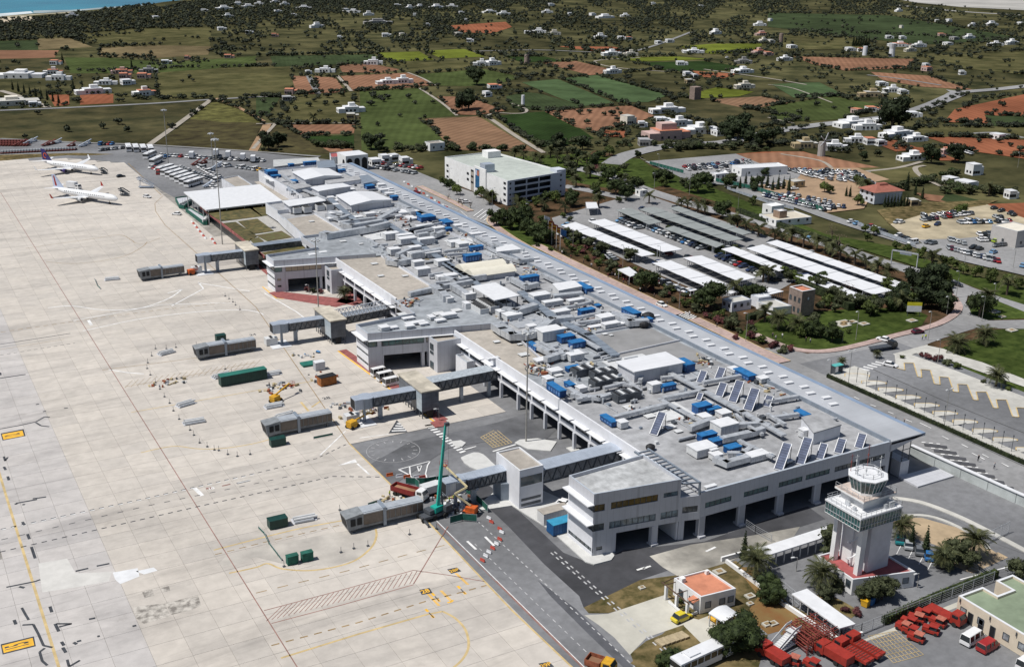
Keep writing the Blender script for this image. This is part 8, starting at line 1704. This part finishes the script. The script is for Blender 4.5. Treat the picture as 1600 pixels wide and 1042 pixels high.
for q_ in HS.split():
    a,b,w,k=q_.split(',');a,b,w=float(a),float(b),float(w)*.72;x,y=g(a,b);wm,rm=HM[k];big=(a,b)in((1520,271),(980,193),(1040,215))
    rot=R.uniform(-.5,.1);h=5.5 if big else R.uniform(2.9,3.9);d=w*R.uniform(.35,.55)if w>12 else w*.7
    t=thing('country_house',{'w':'whitewashed flat roofed house','p':'pink walled house','r':'white house with terracotta roof','c':'cream flat roofed house','g':'grey walled shed','t':'ochre flat roofed house'}[k],'house',x,y,-.6,rot,'scattered country houses',True)
    m=MB();m.ob(0,0,0,w*.6,d,h);m.ob(w*.42,d*.12,0,w*.35,d*.8,h*.72)
    if w>12:m.ob(-w*.42,-d*.1,0,w*.3,d*.9,h*.8);m.ob(w*.05,d*.05,h,w*.25,d*.5,h*.65)if b>60 and not big else m.ob(0,0,h,w*.4,d*.6,h*.7)
    m.build('wall',wm,t,local=True);m=MB();m.ob(0,0,h,w*.6+.1,d+.1,.25);m.ob(w*.42,d*.12,h*.72,w*.35,d*.8+.1,.2);m.build('roof',rm,t,local=True)
    if b>44:
        for s in(-.22,-.05,.12):m=MB();m.ob(w*s,-d/2-.03,1.0,1.3,.1,1.3);m.build('window',fan,t,local=True)
        for s in(-.2,.2):
            m=MB();m.ob(-w*(.3 if w<=12 else .57)-.05,d*s-.1*d*(w>12),1.0,.1,1.2,1.2);m.build('window',fan,t,local=True)
# hipped red roof villa, towers, windmill
x,y=g(1375,313);t=thing('red_roofed_villa','two storey white villa with a hipped red tile roof behind dark cypresses','villa',x,y,-.2,-.15);m=MB();m.ob(0,0,0,15,11,5.4);m.build('wall',mat('pale_blue_wall',(.55,.58,.63),.8,.05,.5),t,local=True)
m=MB();m.ring([[(-8.4,-6.3,5.4),(8.4,-6.3,5.4),(8.4,6.3,5.4),(-8.4,6.3,5.4)],[(-3,-.8,7.6),(3,-.8,7.6),(3,.8,7.6),(-3,.8,7.6)]]);m.ring([[(-2.4,-1.6,7.2),(2.4,-1.6,7.2),(2.4,1.6,7.2),(-2.4,1.6,7.2)],[(-2.2,-1.4,8.2),(2.2,-1.4,8.2),(2.2,1.4,8.2),(-2.2,1.4,8.2)]]);m.build('roof',mat('red_tiles',(.30,.11,.08),.8,.15,.6,lines=('X',.8,.2,.85)),t,local=True)
for z in(1,3.6):
    for s in(-3.6,0,3.6):m=MB();m.ob(-7.55,s,z,.1,1.4,1.3);m.build('window',fan,t,local=True)
for a,b,w,h,mk,lb in[(823,99,5,8,'tower_stone','old stone mill tower with a mast beside the orchard'),(1086,154,6,9,'tower_stone','square tan water tower beside the brown meadow'),(817,166,2.6,8,'white_wall','slim white tower beside the curved track'),(1351,86,5,9,'white_wall','short white tower beside the cypress cluster'),(1393,88,6,13,'white_wall','tall flared white tower beside the long red roof'),(1220,66,5,10,'tower_stone','broken brown tower near the top right road'),(1283,243,4.4,8,'grey_render','grey windmill tower with sails near the road')]:
    x,y=g(a,b);t=thing('old_tower',lb,'tower',x,y,-.6);m=MB();fl=1.25 if 'flared' in lb else .85
    m.ring([[(w/2*s_*math.cos(2*PI*k/12),w/2*s_*math.sin(2*PI*k/12),z)for k in range(12)]for s_,z in((1,0),(.92,h*.6),(fl,h))])if 'square' not in lb else m.ob(0,0,0,w,w,h)
    m.build('wall',MATS[mk],t,local=True)
    if 'sails' in lb or 'mast' in lb:
        for k in range(5):an=k*2*PI/5;m=MB();m.beam((-.5,-w/2-.3,h+1),(4.5*math.cos(an),-w/2-.3,h+1+4.5*math.sin(an)),.3,.5);m.build('sail',metald if 'mast' in lb else panel,t,local=True)

# ---------------------------------------------------------------- lamps, flags, signs, people
def pole(px,h,look,name='street_lamp',r=.09,arms=1,auto=True,heads=None,group=None):
    x,y=g(*px);t=thing(name,look,'lamp' if 'mast' not in name else 'light mast',x,y,-.05,R.uniform(-.3,.3),(group or 'street lamps')if auto else None,auto);m=MB();m.tube((0,0,0),(0,0,h),r,7,0,r*.6);m.build('pole',mat('pole_grey',(.30,.29,.27),.6,.1,1),t,local=True)
    if name=='light_mast':
        m=MB();m.ring([[(1.0*math.cos(2*PI*k/10),1.0*math.sin(2*PI*k/10),z)for k in range(10)]for z in(h-.8,h-.6)]);m.build('lamp_ring',metal,t,local=True)
        for k in range(6):a=k*PI/3;m=MB();m.ob(1.2*math.cos(a),1.2*math.sin(a),h-1.2,.6,.6,.4);m.build('lamp_head',acwhite,t,local=True)
    else:
        for s in(-1,1)[:arms]:m=MB();m.beam((0,0,h),(s*.9,0,h+.15),.08,.08);m.ob(s*1.0,0,h+.05,.7,.35,.18);m.build('lamp_head',acwhite,t,local=True)
for px,h,lb in[((347.5,382),41,'tallest thin light mast beside the farthest jet bridge'),((497.5,480),23,'light mast standing in front of the far wing of the terminal'),((822,690),28.5,'light mast between the parapet and the near jet bridge tower'),((263,256),28,'light mast among the parked buses'),((333,262),18,'shorter light mast among the parked lorries')]:pole(px,h,lb,'light_mast',.22,auto=False)
for px,h,a in[((1494,464),9,1),((1450,531),9,1),((1534,501),8,1),((1479,491),6,1),((1337,531),9,1),((1316,534),3,1),((1325,602),10,2),((1475,667),10,2),((1297,583),4,1),((973,416),8,1),((1061,484),9,1),((1165,534),9,1),((895,390),8,1),((1031,405),5,1),((1077,305),12,1),((1029,262),7,1),((1022,297),8,1),((1153,327),8,1),((1225,344),7,1),((769,338),12,2),((702,290),8,2),((826,348),8,1),((1244,892),3,1),((1433,917),3,1),((1553,465),5,1),((1505,425),6,1),((1465,567),7,1),((686,657),3.2,1),((483,459),3.2,1),((1527,870),3,1),((1400,255),8,1),((1550,408),6,1),((1583,418),7,1),((1590,262),8,1)]:pole(px,h,'grey street lamp',arms=a)
for k in range(17):
    px=lerp((1338,598),(1580,706),k/16);x,y=g(*px);m=MB();m.tube((0,0,.1),(0,0,4.4),.07,6);m.ob(0,0,3.9,.06,.3,.4);o=m.build('bus_stop_pole',metald,local=True);o.location=(x,y,0);tag(o,'thin dark bus stop pole','pole','bus stop poles along the saw-toothed bays',auto=True)
for k,(px,c)in enumerate([((850,369),'w'),((856,377),'o'),((862,382),'o'),((869,387),'o'),((875,391),'b')]):
    x,y=g(*px);t=thing('flag_pole',{'w':'flag pole with white flag','o':'flag pole with orange striped flag, number %s from the white flag'%('one','two','three')[k-1]if 0<k<4 else '','b':'flag pole with blue flag nearest the carport'}[c],'flag pole',x,y,-.1);m=MB();m.tube((0,0,0),(0,0,8.5),.08,6);m.build('pole',acwhite,t,local=True)
    for q2 in range(1 if c!='o' else 4):
        hh=2.4 if c!='o' else .6;m=MB()
        for i in range(5):m.face([(.1+i*.5,.15*math.sin(i),8.4-q2*hh-i*.2),(.6+i*.5,.15*math.sin(i+1),8.4-q2*hh-(i+1)*.2),(.6+i*.5,.15*math.sin(i+1),8.4-q2*hh-hh-(i+1)*.2),(.1+i*.5,.15*math.sin(i),8.4-q2*hh-hh-i*.2)])
        m.build('flag',{'w':plainwhite,'b':PAINT['blue'],'o':(redm,yelb)[q2%2]}[c],t,local=True)
x,y=g(1427,494);t=thing('billboard','white billboard with a yellow upper band in front of dark trees','billboard',x,y,-.1,-.55);m=MB();m.ob(0,0,1.6,4.6,.12,2.0);m.build('board',plainwhite,t,local=True);m=MB();m.ob(0,0,3.6,4.6,.13,1.1);m.build('yellow_band',mat('sign_yellow',(.60,.55,.03),.5,.1,1),t,local=True);m=MB()
for s in(-1.9,1.9):m.ob(s,.1,0,.15,.15,4.5)
m.build('post',metald,t,local=True)
a,b=g(1392,412),g(1432,419);t=thing('sign_gantry','grey sign gantry spanning the parkway lawn','sign gantry',a[0],a[1],0);m=MB();m.beam((*a,0),(*a,5.2),.3,.3);m.beam((*b,0),(*b,5.2),.3,.3);m.build('post',metal,t);m=MB();m.beam((*a,5.2),(*b,5.2),.3,.5);m.build('beam',metal,t);m=MB();c,d=lerp(a,b,.3),lerp(a,b,.75);m.beam((*c,4.9),(*d,4.9),.2,1.4);m.build('sign_panel',steelg,t)
x,y=g(1307,583);t=thing('bus_shelter','small turquoise roofed shelter by the lamp at the hedge end','shelter',x,y,0);m=MB();m.ob(0,0,2.4,3.2,1.8,.15);m.build('roof',mat('turquoise_glass',(.10,.42,.40),.3,.1,1),t,local=True);m=MB();m.ob(-1.4,0,0,.1,1.6,2.4);m.ob(1.4,0,0,.1,1.6,2.4);m.build('post',metald,t,local=True)
for px,h,lb in[((1338,128+330),0,'')][:0]:pass
# people: one skinned figure, three outfits
me=bpy.data.meshes.new('person');J_=[(0,0,.95),(0,0,1.2),(0,0,1.42),(0,0,1.52),(.02,0,1.66),(0,.1,.9),(.06,.12,.48),(0,.13,.06),(.14,.13,.03),(0,-.1,.9),(-.06,-.12,.48),(-.12,-.13,.06),(.02,-.13,.03),(0,.2,1.4),(.05,.27,1.13),(.14,.24,.9),(0,-.2,1.4),(-.02,-.27,1.13),(.08,-.26,.9)]
E_=[(0,1),(1,2),(2,3),(3,4),(0,5),(5,6),(6,7),(7,8),(0,9),(9,10),(10,11),(11,12),(2,13),(13,14),(14,15),(2,16),(16,17),(17,18)];rad=[.15,.14,.16,.06,.105,.1,.07,.05,.045,.1,.07,.05,.045,.065,.05,.035,.065,.05,.035]
me.from_pydata(J_,E_,[]);o=bpy.data.objects.new('person',me);COL.objects.link(o);sk=o.modifiers.new('skin','SKIN')
for i,r in enumerate(rad):me.skin_vertices[0].data[i].radius=(r,r*1.1)
me.skin_vertices[0].data[0].use_root=True;ss=o.modifiers.new('sub','SUBSURF');ss.levels=ss.render_levels=1
dg=bpy.context.evaluated_depsgraph_get();pm=bpy.data.meshes.new_from_object(o.evaluated_get(dg));bpy.data.objects.remove(o)
skin_m=mat('skin',(.42,.26,.19),.7,0);PM=[]
for i,(sh,tr)in enumerate([((.6,.6,.6),(.03,.035,.06)),((.05,.05,.06),(.02,.02,.025)),((.35,.05,.05),(.05,.06,.10)),((.60,.72,.03),(.04,.05,.12))]):
    q_=pm.copy();q_.materials.clear()
    for n_,c_ in(('shirt%d'%i,sh),('trousers%d'%i,tr)):q_.materials.append(mat(n_,c_,.8,0))
    q_.materials.append(skin_m)
    for p_ in q_.polygons:z=p_.center.z;p_.material_index=2 if z>1.47 or(abs(p_.center.y)>.2 and z<.98)else(0 if z>.93 else 1)
    PM.append(q_)
for px,k in[((892,405),2),((924,418),0),((936,424),1),((950,434),2),((956,432),1),((961,434),0),((967,435),1),((974,442),2),((981,446),1),((1000,456),0),((1022,466),1),((1004,450),2),((912,412),1),((878,398),0),((866,390),1),((1441,531),3),((1446,530),3),((702,786),3),((709,783),3),((697,780),1),((1207,528),1),((1212,532),0),((1222,529),0),((1259,535),1),((1266,537),0),((609,776),3),((1042,478),1),((1077,494),0),((1120,512),1),((421,606),1),((1376,700-46),1),((1412,664),1),((1398,660),0),((1528,721),1),((1553,733),0),((1062,480),2)]:
    o=bpy.data.objects.new('person',PM[k]);COL.objects.link(o);o.location=(*g(*px),.1 if k!=3 else 0);o.rotation_euler=(0,0,R.uniform(0,6));tag(o,('person in a pale shirt','person in dark clothes','person in a red shirt','worker in a yellow vest')[k],'person','people walking around the airport',auto=True)

# ---------------------------------------------------------------- labels: each by the landmark it stands nearest to
LM=[(1095,770,'pergola of the near wing'),(812,735,'near jet bridge tower'),(660,640,'jet bridge by the minibuses'),(518,520,'jet bridge with white lattice'),(385,400,'farthest jet bridge'),(360,305,'vast white canopy'),(1016,575,'big white box hall'),(775,458,'open white roof shelter'),(760,415,'cream vaulted hall'),(565,310,'largest gabled roof hall'),(495,268,'farthest gabled roof hall'),(1284,665,'rooftop stair house'),(790,270,'multi-storey car park'),(555,245,'arched white hall'),(1345,800,'control tower'),(1098,930,'terracotta roofed house'),(1550,960,'cream office'),(686,780,'teal crane'),(1287,950,'long white carport'),(1250,480,'stone tower house'),(1427,485,'billboard'),(1410,405,'sign gantry'),(1380,545,'tow truck'),(1500,620,'bus station'),(940,370,'longest near carport roof'),(1080,430,'pair of short carports'),(1300,420,'longest far carport roof'),(1080,350,'grey carport roofs'),(1120,262,'pale concrete car park'),(1290,275,'dense rows of cars'),(1370,300,'red roofed villa'),(1500,345,'dirt car park'),(1530,400,'asphalt car park'),(1215,340,'brown stone turret'),(1195,275,'white workshop roof'),(135,305,'nearer airliner'),(105,262,'farther airliner'),(285,280,'parked buses'),(490,875,'green screened boxes'),(380,590,'dark green container'),(280,620,'curved line of marker posts'),(612,704,'white road circle'),(1520,265,'tall white cubic house'),(1282,235,'windmill tower'),(1393,80,'tall flared white tower'),(1086,150,'square tan water tower'),(823,92,'old mill tower'),(605,128,'white villa in the brown field'),(583,99,'villa behind the dark hedge'),(605,190,'big green field'),(500,220,'small crop field'),(330,190,'yellowish triangular meadow'),(160,190,'dark left meadow'),(190,115,'pink houses'),(60,115,'terracotta houses by the left edge'),(590,35,'grey warehouse'),(150,35,'coast woods'),(370,15,'white hamlet above the coast'),(690,12,'hilltop white houses'),(945,27,'long white villa near the top'),(1150,20,'top scrub hill'),(1500,8,'pale quarry'),(860,205,'bright crop field by the track'),(750,210,'tan ploughed field'),(930,145,'blue green twin fields'),(1020,195,'roadside houses'),(1340,195,'long low house by the road'),(1545,165,'red soil field'),(1530,230,'orchard on red soil'),(1520,95,'wide olive field'),(1260,175,'green fields with dotted trees'),(1180,115,'white house among brown plots'),(1080,80,'long white bungalow'),(1500,60,'houses under the scrub ridge'),(970,110,'white house with red porch'),(690,87,'yellow green plots'),(770,130,'red roofed farmhouse'),(1490,145,'road fork'),(690,330,'taxi lane'),(850,375,'flag poles'),(1150,490,'service hut'),(350,250,'row of parked lorries'),(40,230,'trolley park'),(1040,640,'middle of the near roof'),(880,560,'dark chillers'),(900,480,'white cabinets'),(680,350,'blue pair by the zinc strip'),(640,400,'duct maze'),(540,355,'long twin ducts'),(1240,1020,'passenger stairs'),(1430,985,'red tractor group'),(475,325,'four white chillers'),(1340,1000,'yellow box junction'),(1530,520,'square planter')]
OR='nearest,second nearest,third nearest,fourth nearest,fifth nearest,sixth nearest,seventh nearest,eighth nearest,ninth nearest,tenth nearest,eleventh nearest,twelfth nearest,thirteenth nearest,fourteenth nearest,fifteenth nearest,sixteenth nearest,seventeenth nearest,eighteenth nearest,nineteenth nearest,twentieth nearest'.split(',')
grp={}
for o,look in ITEMS:
    z=o.location.z;x,y=o.location.x,o.location.y
    if o.type=='MESH' and abs(x)+abs(y)<.01 and len(o.data.vertices):x,y,z=o.data.vertices[0].co
    a,b=J(x,y,z);d,i=min((math.hypot(a-l[0],(b-l[1])*2),i)for i,l in enumerate(LM));l=LM[i];du,dv=a-l[0],b-l[1]
    rel=('right of' if du>0 else 'left of')if abs(du)>abs(dv)*1.6 else('behind' if dv<0 else 'in front of')
    grp.setdefault((look,rel,l[2]),[]).append((d,o))
for(look,rel,l),L_ in grp.items():
    L_.sort(key=lambda e:e[0])
    for k,(d,o)in enumerate(L_):o['label']=look+', '+(OR[k]if k<12 else 'nearest' if 0 else '%s nearest'%({1:'%dst',2:'%dnd',3:'%drd'}.get((k+1)%10 if k>19 else 0,'%dth')%(k+1)))+' '+rel+' the '+l
